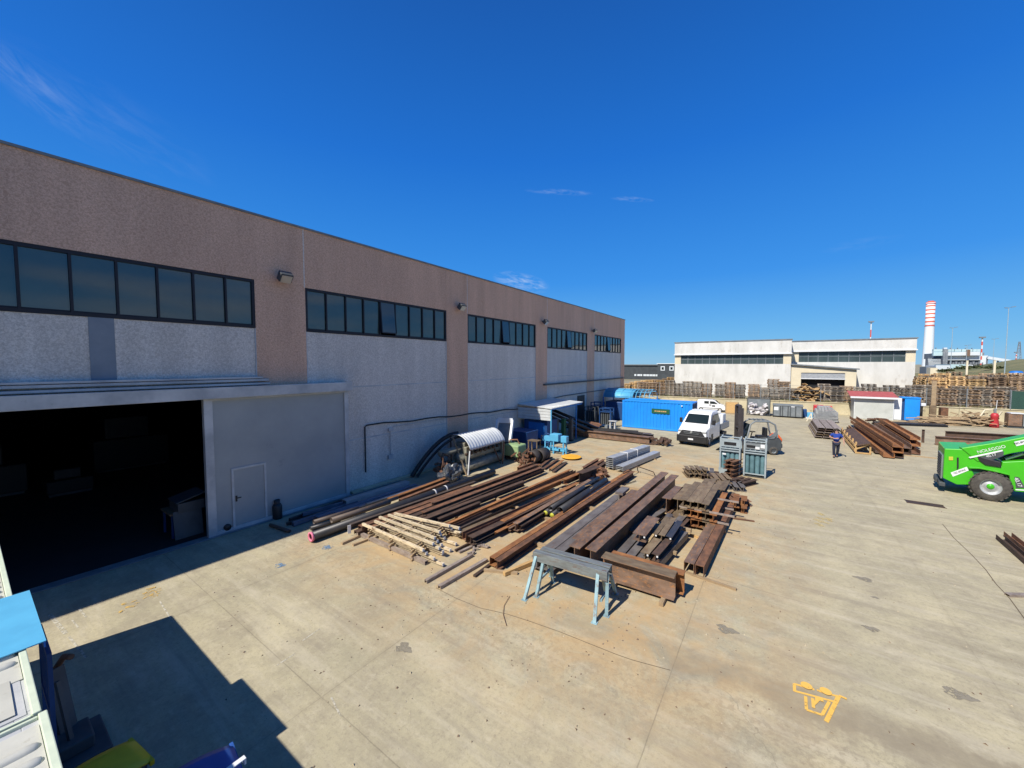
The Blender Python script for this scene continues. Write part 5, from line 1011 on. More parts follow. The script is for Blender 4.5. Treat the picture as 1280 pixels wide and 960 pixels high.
machine('blue_cabinet', 'large blue steel cabinet in the shade under the lean-to', -14.2, 23.6, 0, (('body', 'blue_dark', (-.9, 1.0, -.3, 1.2, .1, 1.75), .02), ('panel', 'blue', (-.5, .8, -.33, -.305, .5, 1.6), 0), ('plinth', 'grey_dark', (-.9, 1.0, -.3, 1.2, 0, .1), 0)), 'cabinet')
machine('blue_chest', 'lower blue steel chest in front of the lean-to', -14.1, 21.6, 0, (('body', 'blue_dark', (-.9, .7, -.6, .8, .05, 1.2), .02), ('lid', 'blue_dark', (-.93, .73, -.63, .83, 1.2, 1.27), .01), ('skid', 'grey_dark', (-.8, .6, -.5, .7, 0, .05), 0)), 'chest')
for i in range(3): machine('upright_tank', 'tall upright green-grey tank under the lean-to, %s from the left' % nth(i), -13.4 + i * .35, 25.0 + i * .5, 0, (('body', ['grey_dark', 'green_dark', 'grey_dark'][i], (-.15, .15, -.15, .15, .05, 1.7), .05), ('base', 'black', (-.17, .17, -.17, .17, 0, .05), 0)), 'tank')
bm_ = thing('blue_machine', 'small bright blue machine with arms standing in the sun beside the lean-to', 'machine', tuple(at(692, 566, 0)))
for d in ((-.7, -.1, -.2, .25, .75, 1.05), (-.15, .45, -.25, .3, .8, 1.25), (.55, .95, -.1, .25, .75, 1.15)): MB().box(*d).build('housing', M['sky_blue'], bm_, .02)
MB().box(-.6, .9, -.25, -.15, .22, .34).box(-.6, .9, .15, .25, .22, .34).box(-.1, 0, -.25, .25, .22, .34).box(.5, .6, -.25, .25, .22, .34).build('base_frame', M['sky_blue'], bm_)
for x, y in ((-.5, -.2), (-.5, .2), (.8, -.2), (.8, .2), (.1, -.2)): MB().box(x - .04, x + .04, y - .04, y + .04, 0, .75 if x != .1 else .8).build('leg', M['sky_blue'], bm_)
MB().lathe([(.3, -.03), (.34, 0), (.3, .03), (.26, 0), (.3, -.03)], c=(-.35, -.2, .95), n=20, axis='y').build('hand_wheel', M['blue_dark'], bm_); MB().tube([(-.6, 0, .9), (-.9, 0, 1.05), (-1.0, .1, .8)], .03, 6).build('hose', M['black'], bm_)
st = thing('steel_stand', 'small brown steel stand with a flat top behind the drums', 'stand', tuple(at(668, 570, 0)))
MB().box(-.35, .35, -.25, .25, .95, 1.0).build('top', M['mill_brown'], st)
for x, y in ((-.3, -.2), (.3, -.2), (.3, .2), (-.3, .2)): MB().box(x - .03, x + .03, y - .03, y + .03, 0, .95).build('leg', M['mill_brown'], st)
# dark stillages and gear between the lean-to and the container
for i, (x, y, h_) in enumerate(((-13.9, 32.6, 1.9), (-12.7, 33.2, 1.8), (-14.3, 35.0, 2.1))):
    t = thing('steel_stillage', ['dark steel stillage by the hall wall, left one', 'dark steel stillage beside the blue container', 'dark steel stillage furthest back by the hall wall'][i], 'stillage', (x, y, 0)); q = MB()
    for a_, b_ in ((-.5, -.4), (.5, -.4), (.5, .4), (-.5, .4)): q.box(a_ - .04, a_ + .04, b_ - .04, b_ + .04, 0, h_)
    for z in (.3, h_ - .3, h_): q.box(-.5, .5, -.44, -.36, z - .06, z).box(-.5, .5, .36, .44, z - .06, z)
    q.build('frame', M['blue_dark' if i else 'grey_dark'], t); q = MB()
    for j in range(5): q.box(-.42 + j * .19, -.3 + j * .19, -.3, .3, .35, h_ - .4)
    q.build('shelf_load', M['grey_dark'], t)
machine('grey_bench', 'small pale bench with clutter in front of the blue container', -11.9, 32.7, 0, (('top', 'trim_grey', (-.35, .3, -.2, .2, .7, .76), 0), ('leg', 'trim_grey', (.1, .2, -.1, .1, 0, .7), 0), ('leg', 'trim_grey', (-.3, -.2, -.1, .1, 0, .7), 0), ('parts_box', 'grey', (-.7, -.45, -.2, .2, 0, .35), .02)), 'bench')
tag(MB().obox((0, 0, .5), (1.5, .9, .03), (R(12), R(8), R(20))).obox((.1, .2, .43), (1.3, .8, .03), (R(9), R(8), R(-10))).build('sheet_metal', M['rust'], loc=(-13.2, 30.9, .12)), 'rusty sheets lying on the far end of the long pile', 'sheets')
# ------------------------------------------------------------------ containers
def container(name, label, loc, L, W, Hh, m_, rz=0, roof='side', sides=True):
    t = thing(name, label, 'container', loc, rz)
    def corr(n, ln, z0, z1, d=.035):
        pts = []; step = ln / n
        for i in range(n): a = i * step; pts += [(a, 0), (a + step * .35, 0), (a + step * .5, d), (a + step * .85, d)]
        pts.append((ln, 0)); return pts
    for nm, f in (('side_wall', lambda u, v: (u, v)), ('side_wall', lambda u, v: (u, W - v))):
        pts = corr(int(L / .28), L - .2, 0, 0); vs = []; q = MB()
        for z in (.16, Hh - .12): vs += [(f(p[0] + .1, p[1] + .02)[0], f(p[0] + .1, p[1] + .02)[1], z) for p in pts]
        n = len(pts); q.add(vs, [(i, i + 1, n + i + 1, n + i) for i in range(n - 1)]); q.build(nm, m_, t)
    q = MB()
    for x in (0, L - .15):
        for y in (0, W - .15): q.box(x, x + .15, y, y + .15, 0, Hh - .038)
    for y in (0, W - .1): q.box(.15, L - .15, y, y + .1, .03, .17).box(.15, L - .15, y, y + .08, Hh - .13, Hh - .036)
    for x in (0, L - .1): q.box(x, x + .1, .15, W - .15, Hh - .13, Hh - .04).box(x, x + .1, .15, W - .15, .03, .17)
    q.build('corner_frame', m_, t, .006)
    MB().box(.1, L - .1, .08, W - .08, Hh - .06, Hh - .03).build('roof', m_, t)
    q = MB(); q.box(L - .06, L - .03, .15, W / 2 - .01, .17, Hh - .13).box(L - .06, L - .03, W / 2 + .01, W - .15, .17, Hh - .13); d = q.build('door', M['blue_dark'], t)
    q = MB()
    for y in (.5, .9, W - .9, W - .5): q.tube([(L - .0, y, .15), (L - .0, y, Hh - .15)], .02, 6)
    q.build('lock_rod', M['grey'], d); MB().box(.03, .06, .15, W - .15, .17, Hh - .13).build('end_wall', m_, t); return t
bc = container('shipping_container', 'bright blue corrugated shipping container with a small green plate standing in the yard', (-11.72, 34.5, 0), 5.85, 2.4, 2.5, M['cont_blue'])
gp = MB().box(2.6, 4.1, -.03, .015, 1.45, 1.85).build('name_plate', M['green_dark'], bc)
q = MB()
for i, (a_, w_) in enumerate(((2.85, .12), (3.02, .1), (3.15, .2), (3.4, .12), (3.55, .14), (3.72, .1))): q.box(a_, a_ + w_, -.036, -.03, 1.6, 1.7)
q.build('plate_marks', M['timber_new'], gp); MB().lathe([(0, -.04), (.06, -.04), (.06, 0)], c=(5.05, 0, 2.2), n=12, axis='y').build('white_disc', M['white'], bc)
# blue barrel-roofed canopy behind the container
bs = thing('blue_barrel_canopy', 'blue barrel-roofed canopy with bare ribs behind the blue container', 'canopy', (-14.9, 38.0, -.0))
def arc(n, x0, w, z0, h): return [(x0 + w / 2 - w / 2 * math.cos(math.pi * i / n), z0 + h * math.sin(math.pi * i / n)) for i in range(n + 1)]
q = MB(); a = [(0, 0, 0)]; vs = []
for x in (0, 3.0): vs += [(x, 3.0 * (.5 - .5 * math.cos(math.pi * i / 12)), 2.35 + .78 * math.sin(math.pi * i / 12)) for i in range(13)]
q.add(vs, [(i, i + 1, 14 + i, 13 + i) for i in range(12)], True); o = q.build('cover', M['sky_blue'], bs); o.modifiers.new('s', 'SOLIDIFY').thickness = .03
q = MB()
for x in (0, .9, 1.8, 2.7, 3.3, 3.7, 4.1, 4.6): q.tube([(x, 3.0 * (.5 - .5 * math.cos(math.pi * i / 12)), 2.36 + .81 * math.sin(math.pi * i / 12)) for i in range(13)], .035, 6)
for i in (0, 3, 6, 9, 12): q.tube([(0, 3.0 * (.5 - .5 * math.cos(math.pi * i / 12)), 2.36 + .81 * math.sin(math.pi * i / 12)), (4.6, 3.0 * (.5 - .5 * math.cos(math.pi * i / 12)), 2.36 + .81 * math.sin(math.pi * i / 12))], .03, 6)
q.build('rib', M['sky_blue'], bs); q = MB()
for x in (0, 2.3, 4.6):
    for y in (0, 3.0): q.box(x - .04, x + .04, y - .04, y + .04, 0, 2.36)
q.build('post', M['blue'], bs); MB().box(.1, 4.4, .3, 2.7, 0, 1.9).build('stored_goods', M['blue_dark'], bs, .1)
# foreground containers under the camera
ca = container('shipping_container', 'pale container with a ribbed white roof in the lower left corner, nearer one', (-5.38, -2.09, 0), 6.06, 2.44, 2.57, M['trim_grey'])
cb = container('shipping_container', 'pale ribbed-roof container at the left border, under the light blue plate', (-11.71, -2.12, 0), 6.3, 2.44, 2.57, M['trim_grey'])
M['roofpaint'] = mat('roofpaint', (.56, .55, .48), (.45, .44, .38), 1.5, .6, .1, .05, 20, c3=(.33, .3, .22), s3=5, a3=.4)
M['railpaint'] = mat('railpaint', (.6, .66, .5), (.5, .56, .43), 4, .6)
def roof_ribs(par, x0, x1, step=.203):
    q = MB(); x = x0
    while x < x1:
        prof = []
        n = 8; vs = []; fs = []; w = .055
        ys = [.12, .14, .17, .21, 1.2, 2.28, 2.33, 2.355, 2.37]; sc = [.0, .55, .8, 1, 1, 1, .9, .6, .0]
        for y, s in zip(ys, sc):
            for k in range(7): t = math.pi * k / 6; vs.append((x + w * max(s, .05) * math.cos(t), y, 2.545 + .038 * max(s, .02) * math.sin(t)))
        for i in range(len(ys) - 1):
            for k in range(6): fs.append((i * 7 + k, i * 7 + k + 1, (i + 1) * 7 + k + 1, (i + 1) * 7 + k))
        q.add(vs, fs, True); x += step
    q.box(x0 - .3, x1 + .2, .085, 2.38, 2.54, 2.548); o = q.build('ribbed_roof', M['roofpaint'], par)
    return o
roof_ribs(ca, .42, 5.8); roof_ribs(cb, .5, 5.35)
for par, L_ in ((ca, 6.06), (cb, 6.3)):
    MB().box(0, L_, 2.385, 2.44, 2.50, 2.575).box(0, L_, 0, .085, 2.5, 2.575).box(0, .03, .085, 2.385, 2.5, 2.56).box(L_ - .03, L_, .085, 2.385, 2.5, 2.56).build('top_rail', M['railpaint'], par, .008)
MB().box(5.5, 6.15, .3, 2.3, 2.549, 2.556).build('roof_end_sheet', M['roofpaint'], cb)
bp = thing('blue_plate', 'light blue steel plate lying over the container edge at the left border', 'plate', (-7.55, .22, 2.585))
MB().box(-.85, .85, -.26, .24, 0, .012).build('sheet', M['sky_blue'], bp); MB().box(-.85, .85, .22, .235, -.06, 0).build('lip', M['blue'], bp)
mg = thing('mesh_panel', 'dark blue wire mesh panel hanging in the shade below the light blue plate', 'panel', (-7.0, .5, .0))
q = MB()
for i in range(12): q.bar((-.9 + i * .06, 0, 1.5), (-.9 + i * .06 + .12, 0, 2.2), .02, .015)
q.build('mesh', M['blue_dark'], mg); MB().box(-.95, -.05, -.02, .02, 1.44, 1.5).box(-.95, -.05, -.02, .02, 2.2, 2.26).box(-.95, -.9, -.02, .02, 0, 1.44).box(-.95, -.9, -.02, .02, 1.5, 2.2).box(-.1, -.05, -.02, .02, 0, 1.44).box(-.1, -.05, -.02, .02, 1.5, 2.2).build('frame', M['blue_dark'], mg)
gj = thing('grey_hoist_frame', 'grey steel jack stand in the shade beside the containers', 'stand', (-8.5, .75, 0))
MB().bar((0, 0, .1), (-.2, -.1, 1.2), .2, .06).bar((.28, 0, .1), (.1, -.1, 1.15), .05).build('arm', M['grey_dark'], gj); MB().box(-.3, .6, -.3, .35, .02, .12).box(-.1, .4, -.2, .2, .12, .3).build('base', M['grey_dark'], gj, .02); MB().tube([(-.3, -.1, 1.1), (-.15, 0, 1.35), (.05, .05, 1.4)], .04, 8).build('curved_guard', M['rust'], gj)
def bin_(label, x, y, rz, body, lid):
    t = thing('wheeled_bin', label, 'bin', (x, y, 0), rz)
    MB().add([(-.22, -.3, .08), (.22, -.3, .08), (.22, .28, .08), (-.22, .28, .08), (-.28, -.36, .98), (.28, -.36, .98), (.28, .36, .98), (-.28, .36, .98)], [(0, 3, 2, 1), (4, 5, 6, 7), (0, 1, 5, 4), (1, 2, 6, 5), (2, 3, 7, 6), (3, 0, 4, 7)]).build('body', body, t, .02)
    q = MB(); vs = []
    for j in range(9):
        y_ = -.4 + .8 * j / 8; zz = .99 + .10 * math.sin(math.pi * min(1, j / 8 * .8 + .15))
        for i in range(7): x_ = -.31 + .62 * i / 6; vs.append((x_ * (1 - .08 * (j / 8)), y_, zz - .03 * (abs(i - 3) / 3) ** 3))
    q.add(vs, [(j * 7 + i, j * 7 + i + 1, (j + 1) * 7 + i + 1, (j + 1) * 7 + i) for j in range(8) for i in range(6)], True); o = q.build('lid', lid, t); o.modifiers.new('s', 'SOLIDIFY').thickness = .02
    MB().box(-.3, .3, .37, .41, .93, .99).build('rim', lid, t); MB().tube([(-.22, -.36, .93), (-.22, -.44, .95), (.22, -.44, .95), (.22, -.36, .93)], .015, 6).build('handle', body, t)
    for x_ in (-.24, .24): MB().lathe([(0, -.03), (.1, -.03), (.1, .03), (0, .03)], c=(x_, -.3, .1), n=14, axis='x').build('wheel', M['tyre'], t)
    return t
M['bin_yellow'] = mat('bin_yellow', (.62, .45, .01), (.52, .38, .01), 4, .5)
M['bin_blue'] = mat('bin_blue', (.03, .1, .35), (.02, .08, .28), 4, .5)
bin_('yellow wheeled bin standing in the shade at the bottom left', -6.25, .72, R(8), M['grey_dark'], M['bin_yellow'])
bin_('blue wheeled bin with a pale rim cut by the bottom edge', -5.25, 1.34, R(-8), M['bin_blue'], M['bin_blue'])
tag(MB().box(-.03, .03, -.35, .35, 0, .012).box(-.03, .03, .33, .35, -.06, 0).build('pale_edge_strip', M['white'], loc=(-5.02, 1.4, 1.1)), 'thin white strip lying on the edge of the blue bin', 'strip')


# ------------------------------------------------------------------ things at the sliding door
gb = thing('gas_bottle', 'black gas bottle with a collar beside the wicket door', 'gas bottle', (at(347, 648).x, at(347, 648).y, 0))
MB().lathe([(0, 0), (.15, .0), (.16, .04), (.16, .46), (.12, .55), (.05, .58), (0, .58)], n=24).build('body', M['black'], gb); MB().lathe([(.09, .55), (.1, .7), (.08, .7), (.08, .55)], n=16).build('collar', M['black'], gb)
member('steel_pipe', 'short brown pipe on the ground in front of the black gas bottle', at(338, 654, .12), at(362, 662, .12), 'O', .16, .12, 'pipe_brown', cat='pipe')
mo = thing('gate_motor', 'small pale motor unit at the foot of the sliding door', 'motor', (at(274, 666).x + .1, at(274, 666).y + .1, 0))
MB().box(-.12, .12, -.22, .22, .06, .34).build('housing', M['machine'], mo, .03); MB().lathe([(0, 0), (.11, 0), (.11, .06), (0, .06)], c=(.12, .06, .2), n=16, axis='x').build('cap', M['black'], mo); MB().box(-.1, .1, -.2, .2, 0, .06).build('foot', M['grey_dark'], mo)
wb = thing('work_table', 'dim wooden-topped blue work table just inside the open door', 'table', (-16.5, 4.4, .012)); wb.scale = (.7, .7, .85)
MB().box(-.8, .6, -.9, .2, .9, .97).build('top', M['mill_brown'], wb)
for x, y in ((-.7, -.8), (.5, -.8), (.5, .1), (-.7, .1)): MB().box(x - .04, x + .04, y - .04, y + .04, 0, .9).build('leg', M['blue_dark'], wb)
tag(MB().obox((0, 0, .45), (.04, .75, .9), (0, R(-9), 0)).build('leaning_board', M['grey_dark'], loc=(-15.95, 4.2, .012)), 'pale board leaning in the doorway beside the door edge', 'board')
tag(MB().obox((0, 0, .42), (.9, .8, .03), (R(14), 0, 0)).box(-.45, .45, -.35, .35, .0, .3).build('leaning_board', M['grey_dark'], loc=(-16.4, 4.3, .85)), 'grey sheet propped on the work table inside the door', 'board')
for i, (x, y, d, lab) in enumerate(((-23, 1, (1.5, 2.5, 2.2), 'large dim machine deep inside the open hall, left'), (-25, 6, (2.0, 3.0, 2.8), 'large dim machine deep inside the open hall, behind the door edge'), (-21, 3.3, (1.2, 1.4, 1.1), 'dim low bench inside the hall'))):
    t = thing('hall_machine', lab, 'machine', (x - 5, y - .6, .012)); MB().box(-d[0] / 2, d[0] / 2, -d[1] / 2, d[1] / 2, .1, d[2] * .6).build('bed', M['rubber'], t, .05); MB().box(-d[0] / 3, d[0] / 3, -d[1] / 3, d[1] / 4, d[2] * .6, d[2]).build('head', M['black'], t, .05); MB().box(-d[0] / 2.2, d[0] / 2.2, -d[1] / 2.2, d[1] / 2.2, 0, .1).build('plinth', M['grey_dark'], t)  # blackish colours stand in for the lack of light on these machines

# ------------------------------------------------------------------ white dropside truck (front towards the viewer)
def wheel(par, c, r, w, axis='x', rim='trim_grey', hub=None, lug=0):
    o = MB().lathe([(r * .55, -w / 2), (r * .92, -w / 2), (r, -w * .35), (r, w * .35), (r * .92, w / 2), (r * .55, w / 2)], c=c, n=32, axis=axis).build('tyre', M['tyre'], par)
    s = [(0, -w * .3), (r * .3, -w * .3), (r * .42, -w * .12), (r * .56, -w * .45), (r * .58, -w * .5), (r * .58, w * .5), (r * .56, w * .45), (r * .42, w * .12), (r * .3, w * .3), (0, w * .3)]
    MB().lathe(s, c=c, n=28, axis=axis).build('rim', M[rim], o)
    if lug:
        q = MB()
        for k in range(lug):
            t = 2 * math.pi * k / lug
            for s_ in (-1, 1):
                cc = Vector(c); u = Vector((math.cos(t + s_ * .08), 0, math.sin(t + s_ * .08))) if axis == 'y' else Vector((0, math.cos(t), math.sin(t)))
                ax = Vector((0, 1, 0)) if axis == 'y' else Vector((1, 0, 0)); q.obox(cc + u * (r + .004) + ax * s_ * w * .24, (.05, w * .5, .09) if axis == 'y' else (w * .5, .05, .09), (0, -t - s_ * .08, s_ * .35) if axis == 'y' else (t, 0, 0))
        q.build('tread_lug', M['tyre'], o)
    if hub: MB().lathe([(0, -w * .4), (r * .14, -w * .38), (r * .2, -w * .3), (r * .22, -w * .1), (0, -w * .1)], c=c, n=16, axis=axis).build('hub', M[hub], o)
    return o
tk = thing('dropside_truck', 'white dropside truck with a black grille facing the camera in front of the blue container', 'truck', (-4.95, 29.15, 0), R(-8))
cabm = bpy.data.meshes.new('cab')
# cab side profile with per-station half width (tumblehome)
cs = [(0, .32, .93), (-.06, .62, .95), (-.02, .98, .93), (.14, 1.16, .9), (.78, 1.42, .86), (.86, 1.48, .85), (1.5, 2.1, .8), (1.75, 2.22, .78), (2.0, 2.27, .78), (3.0, 2.3, .8), (3.05, 2.24, .82), (3.05, 1.4, .96), (3.05, .4, .97)]
bm2 = bmesh.new(); L_ = [bm2.verts.new((-w, y, z)) for y, z, w in cs]; R_ = [bm2.verts.new((w, y, z)) for y, z, w in cs]
for i in range(len(cs)): j = (i + 1) % len(cs); bm2.faces.new((L_[i], L_[j], R_[j], R_[i]))
mid = [((y), z) for y, z, w in cs]
# sides: fan with belt line
bl1 = [bm2.verts.new((-.98, .55, 1.25)), bm2.verts.new((-.98, 3.0, 1.38)), bm2.verts.new((-.99, 3.0, .5)), bm2.verts.new((-.99, .25, .5))]
bl2 = [bm2.verts.new((.98, .55, 1.25)), bm2.verts.new((.98, 3.0, 1.38)), bm2.verts.new((.99, 3.0, .5)), bm2.verts.new((.99, .25, .5))]
for S, Bq, fl in ((L_, bl1, False), (R_, bl2, True)):
    fs = [(Bq[0], S[4], S[5], S[6], S[7], S[8], S[9], S[10], S[11], Bq[1]), (Bq[0], Bq[1], Bq[2], Bq[3]), (S[0], S[1], S[2], S[3], S[4], Bq[0], Bq[3]), (S[12], S[0], Bq[3], Bq[2]), (S[11], S[12], Bq[2], Bq[1])]
    for f in fs: bm2.faces.new(f[::-1] if fl else f)
bmesh.ops.triangulate(bm2, faces=[f for f in bm2.faces if len(f.verts) > 4]); bmesh.ops.recalc_face_normals(bm2, faces=bm2.faces); bm2.to_mesh(cabm); bm2.free(); cabm.materials.append(M['car_white'])
cab = bpy.data.objects.new('cab', cabm); col.objects.link(cab); cab.parent = tk; bv = cab.modifiers.new('b', 'BEVEL'); bv.width = .03; bv.segments = 3; bv.limit_method = 'ANGLE'; bv.angle_limit = R(30)
o = MB().add([(-.78, .86, 1.5), (.78, .86, 1.5), (.7, 1.44, 2.06), (-.7, 1.44, 2.06)], [(0, 1, 2, 3)]).build('windscreen', M['vglass'], tk); o.location = (0, -.03, .03); o.modifiers.new('s', 'SOLIDIFY').thickness = .02
for s in (-1, 1):
    o = MB().add([(s * .93, 1.05, 1.45), (s * .93, 1.95, 1.48), (s * .83, 1.95, 2.08), (s * .84, 1.62, 2.05)], [(0, 1, 2, 3)]).build('side_window', M['vglass'], tk); o.location = (s * .045, 0, 0)
    o = MB().add([(s * .94, 2.05, 1.48), (s * .95, 2.9, 1.5), (s * .84, 2.9, 2.1), (s * .83, 2.05, 2.08)], [(0, 1, 2, 3)]).build('side_window', M['vglass'], tk); o.location = (s * .045, 0, 0)
    MB().box(s * 1.02 - .0, s * 1.2, 1.0, 1.12, 1.45, 1.8).box(s * .93, s * 1.05, 1.03, 1.09, 1.5, 1.56).build('mirror', M['black'], tk, .02)
    MB().box(s * .45 if s > 0 else -.93, .93 if s > 0 else -.45, -.03, .2, .92, 1.08).build('headlight', M['alu'], tk, .02)
    wheel(tk, (s * .88, .62, .34), .34, .22)
    wheel(tk, (s * .86, 4.15, .34), .34, .24)
MB().box(-.99, .99, -.14, .3, .26, .74).build('bumper', M['black'], tk, .04); MB().add([(-.9, -.1, .7), (.9, -.1, .7), (.62, -.05, 1.08), (-.62, -.05, 1.08)], [(0, 1, 2, 3)]).build('grille', M['black'], tk).modifiers.new('s', 'SOLIDIFY').thickness = .05
MB().box(-.5, .5, -.13, -.11, .86, .88).box(-.52, .52, -.13, -.11, .95, .97).build('grille_bar', M['grey'], tk); MB().obox((0, -.14, 1.0), (.12, .02, .16), (0, R(45), 0)).build('badge', M['alu'], tk)
MB().box(-.2, .14, -.165, -.14, .44, .55).build('number_plate', M['white'], tk); MB().box(-.99, -.92, .95, 1.4, .3, .8).box(.92, .99, .95, 1.4, .3, .8).box(-.92, .92, .3, 5.2, .3, .5).build('underbody', M['black'], tk)
MB().box(-1.02, 1.02, 3.15, 5.5, .8, .86).build('bed_floor', M['grey'], tk)
for d in ((-1.02, -.98, 3.15, 5.5, .86, 1.28), (.98, 1.02, 3.15, 5.5, .86, 1.28), (-.98, .98, 5.46, 5.5, .86, 1.28)): MB().box(*d).build('dropside', M['galv'], tk)
MB().box(-.95, .95, 3.12, 3.2, .86, 2.2).box(-1.0, 1.0, 3.08, 3.22, 2.1, 2.24).build('headboard', M['white'], tk, .01)
MB().box(-.95, .1, 3.4, 5.0, .87, 1.75).build('load_box', M['white'], tk, .02); MB().box(.3, .9, 4.2, 5.0, .87, 1.9).build('water_tank', M['white'], tk, .06)
text('TRASPORTI', .13, M['grey'], tk, (0, 1.62, 2.205), (R(22), 0, 0), 'roof_lettering') if False else None
q = MB()
for i in range(10): q.box(-.5 + i * .1, -.44 + i * .1, 0, .05, 0, .004)
o = q.build('bonnet_marks', M['galv'], tk); o.location = (0, .42, 1.3); o.rotation_euler = (R(22), 0, 0)
# ------------------------------------------------------------------ small white van, side on
vn = thing('white_van', 'small white panel van parked side-on by the low wall', 'van', (-8.45, 52.4, 0), R(3)); vn.scale = (.77, .77, .77)
sp2 = [(0, .3), (-.03, .9), (.08, 1.35), (.3, 1.78), (.6, 1.84), (2.3, 1.82), (2.75, 1.7), (3.3, 1.22), (3.95, 1.02), (4.15, .75), (4.15, .3)]
o = MB().prism(sp2, 'y', -.85, .85).build('body', M['car_white'], vn, .06)
MB().prism([(2.0, 1.2), (2.0, 1.62), (2.6, 1.6), (3.15, 1.2)], 'y', -.862, -.852).prism([(1.2, 1.22), (1.2, 1.62), (1.85, 1.62), (1.85, 1.2)], 'y', -.862, -.852).build('side_window', M['vglass'], vn)
MB().box(-.06, -.035, -.65, .65, 1.1, 1.6).build('rear_window', M['vglass'], vn).rotation_euler = (0, R(4), 0); MB().add([(2.72, -.74, 1.72), (2.72, .74, 1.72), (3.3, .74, 1.25), (3.3, -.74, 1.25)], [(0, 1, 2, 3)]).build('windscreen', M['vglass'], vn).location = (.02, 0, .02)
MB().box(.9, 3.2, -.87, -.855, .5, .58).box(-.08, .1, -.84, .84, .3, .62).box(4.05, 4.2, -.84, .84, .28, .6).build('bumper_trim', M['black'], vn); MB().box(1.9, 2.2, -.865, -.855, .95, 1.08).box(2.3, 2.75, -.865, -.855, .78, 1.0).build('door_sign', M['black'], vn)
MB().box(-.07, -.04, -.82, -.66, .8, 1.2).box(-.07, -.04, .66, .82, .8, 1.2).build('tail_light', M['red'], vn)
for x in (.75, 3.4):
    for y in (-.8, .8): wheel(vn, (x, y, .31), .31, .2, 'y')
# plywood crate, cage, skips and small things along the wall
def simple(name, label, cat, loc, parts, rz=0):
    t = thing(name, label, cat, loc, rz)
    for nm, m_, boxes, bv in parts:
        q = MB()
        for d in boxes: q.box(*d)
        q.build(nm, M[m_], t, bv)
    return t
simple('plywood_crate', 'plain plywood crate standing between the small van and the forklift mast', 'crate', (-5.1, 50.6, 0), (('body', 'timber_new', [(0, 1.25, 0, 1, .12, 1.3)], .01), ('skid', 'timber', [(0, 1.25, 0, .12, 0, .12), (0, 1.25, .88, 1, 0, .12)], 0), ('batten', 'timber', [(-.02, .08, -.03, 0, .12, 1.3), (1.17, 1.27, -.03, 0, .12, 1.3)], 0)))
cg = simple('waste_cage', 'open dark mesh cage filled with pale plastic bags by the low wall', 'cage', (-3.0, 50.6, 0), (('frame', 'grey_dark', [(0, .06, 0, .06, 0, 1.9), (2.14, 2.2, 0, .06, 0, 1.9), (0, .06, 1.3, 1.36, 0, 1.9), (2.14, 2.2, 1.3, 1.36, 0, 1.9), (.06, 2.14, 0, .05, .0, .06), (.06, 2.14, 0, .05, 1.84, 1.9), (.06, 2.14, 1.31, 1.36, 1.84, 1.9), (.06, 2.14, 0, .05, .6, .66)], 0), ('panel', 'grey', [(.06, 2.14, 1.3, 1.32, .1, 1.8), (2.15, 2.17, .1, 1.3, .1, 1.8)], 0)))
q = MB(); rnd = random.Random(4)
for i in range(26): q.obox((rnd.uniform(.25, 1.9), rnd.uniform(.2, 1.1), rnd.uniform(.15, 1.25)), [rnd.uniform(.2, .5) for _ in range(3)], (rnd.uniform(0, 3), rnd.uniform(0, 3), rnd.uniform(0, 3)))
q.build('plastic_bags', M['bag'], cg, .05)
sk = simple('grey_skip', 'grey steel skip with vertical ribs and a white notice by the low wall', 'skip', (-.55, 50.4, 0), (('body', 'grey', [(0, 2.6, 0, 1.5, .15, 1.3)], .01), ('top_rim', 'grey', [(-.05, 2.65, -.05, 0, 1.25, 1.36), (-.05, 2.65, 1.5, 1.55, 1.25, 1.36)], 0), ('rib', 'grey_dark', [(x, x + .09, -.04, 0, .15, 1.25) for x in (0, .62, .82, 1.3, 1.5, 1.95, 2.5)], 0), ('runner', 'black', [(0, 2.6, .1, .3, 0, .15), (0, 2.6, 1.2, 1.4, 0, .15)], 0), ('notice', 'white', [(.1, .5, -.02, -.001, .75, 1.1)], 0), ('notice', 'white', [(1.6, 1.9, -.05, -.041, 1.15, 1.24)], 0)))
simple('blue_tub', 'blue plastic tub beside the grey skip', 'tub', (2.45, 51.0, 0), (('body', 'sky_blue', [(0, .7, 0, .7, .1, .6)], .05), ('pallet', 'white', [(-.1, .85, -.05, .8, 0, .1)], 0)))
simple('dark_drum_block', 'dark oil tank between the grey skip and the blue tub', 'tank', (2.1, 51.5, 0), (('body', 'blue_dark', [(0, .35, 0, .6, .05, .9)], .05), ('base', 'black', [(0, .35, 0, .6, 0, .05)], 0)))
simple('red_compressor', 'red compressor standing against the low wall above the steel frames', 'compressor', (3.1, 53.6, 0), (('body', 'red', [(0, .9, 0, .5, .6, 1.25)], .08), ('pink_end', 'stripe_red', [(.95, 1.6, 0, .5, .65, 1.2)], .06), ('frame', 'grey_dark', [(0, 1.6, .05, .1, .0, .6), (0, .06, 0, .5, 0, .6), (1.5, 1.56, 0, .5, 0, .6)], 0)))
fs_ = thing('scaffold_frames', 'pile of grey steel scaffold frames with a trestle leg at its left', 'frames', (2.8, 48.4, 0))
q = MB(); rnd = random.Random(8)
for i in range(16):
    z = .12 + i * .095; x0 = rnd.uniform(0, .15) + max(0, (i - 9)) * .05; x1 = 1.9 - max(0, (i - 9)) * .1
    for y in (0, .5, 1.0): q.bar((x0, y, z), (x1, y, z + rnd.uniform(-.02, .02)), .05)
    for k in range(5): xx = x0 + (x1 - x0) * k / 4; q.bar((xx, 0, z), (xx, 1.0, z), .04)
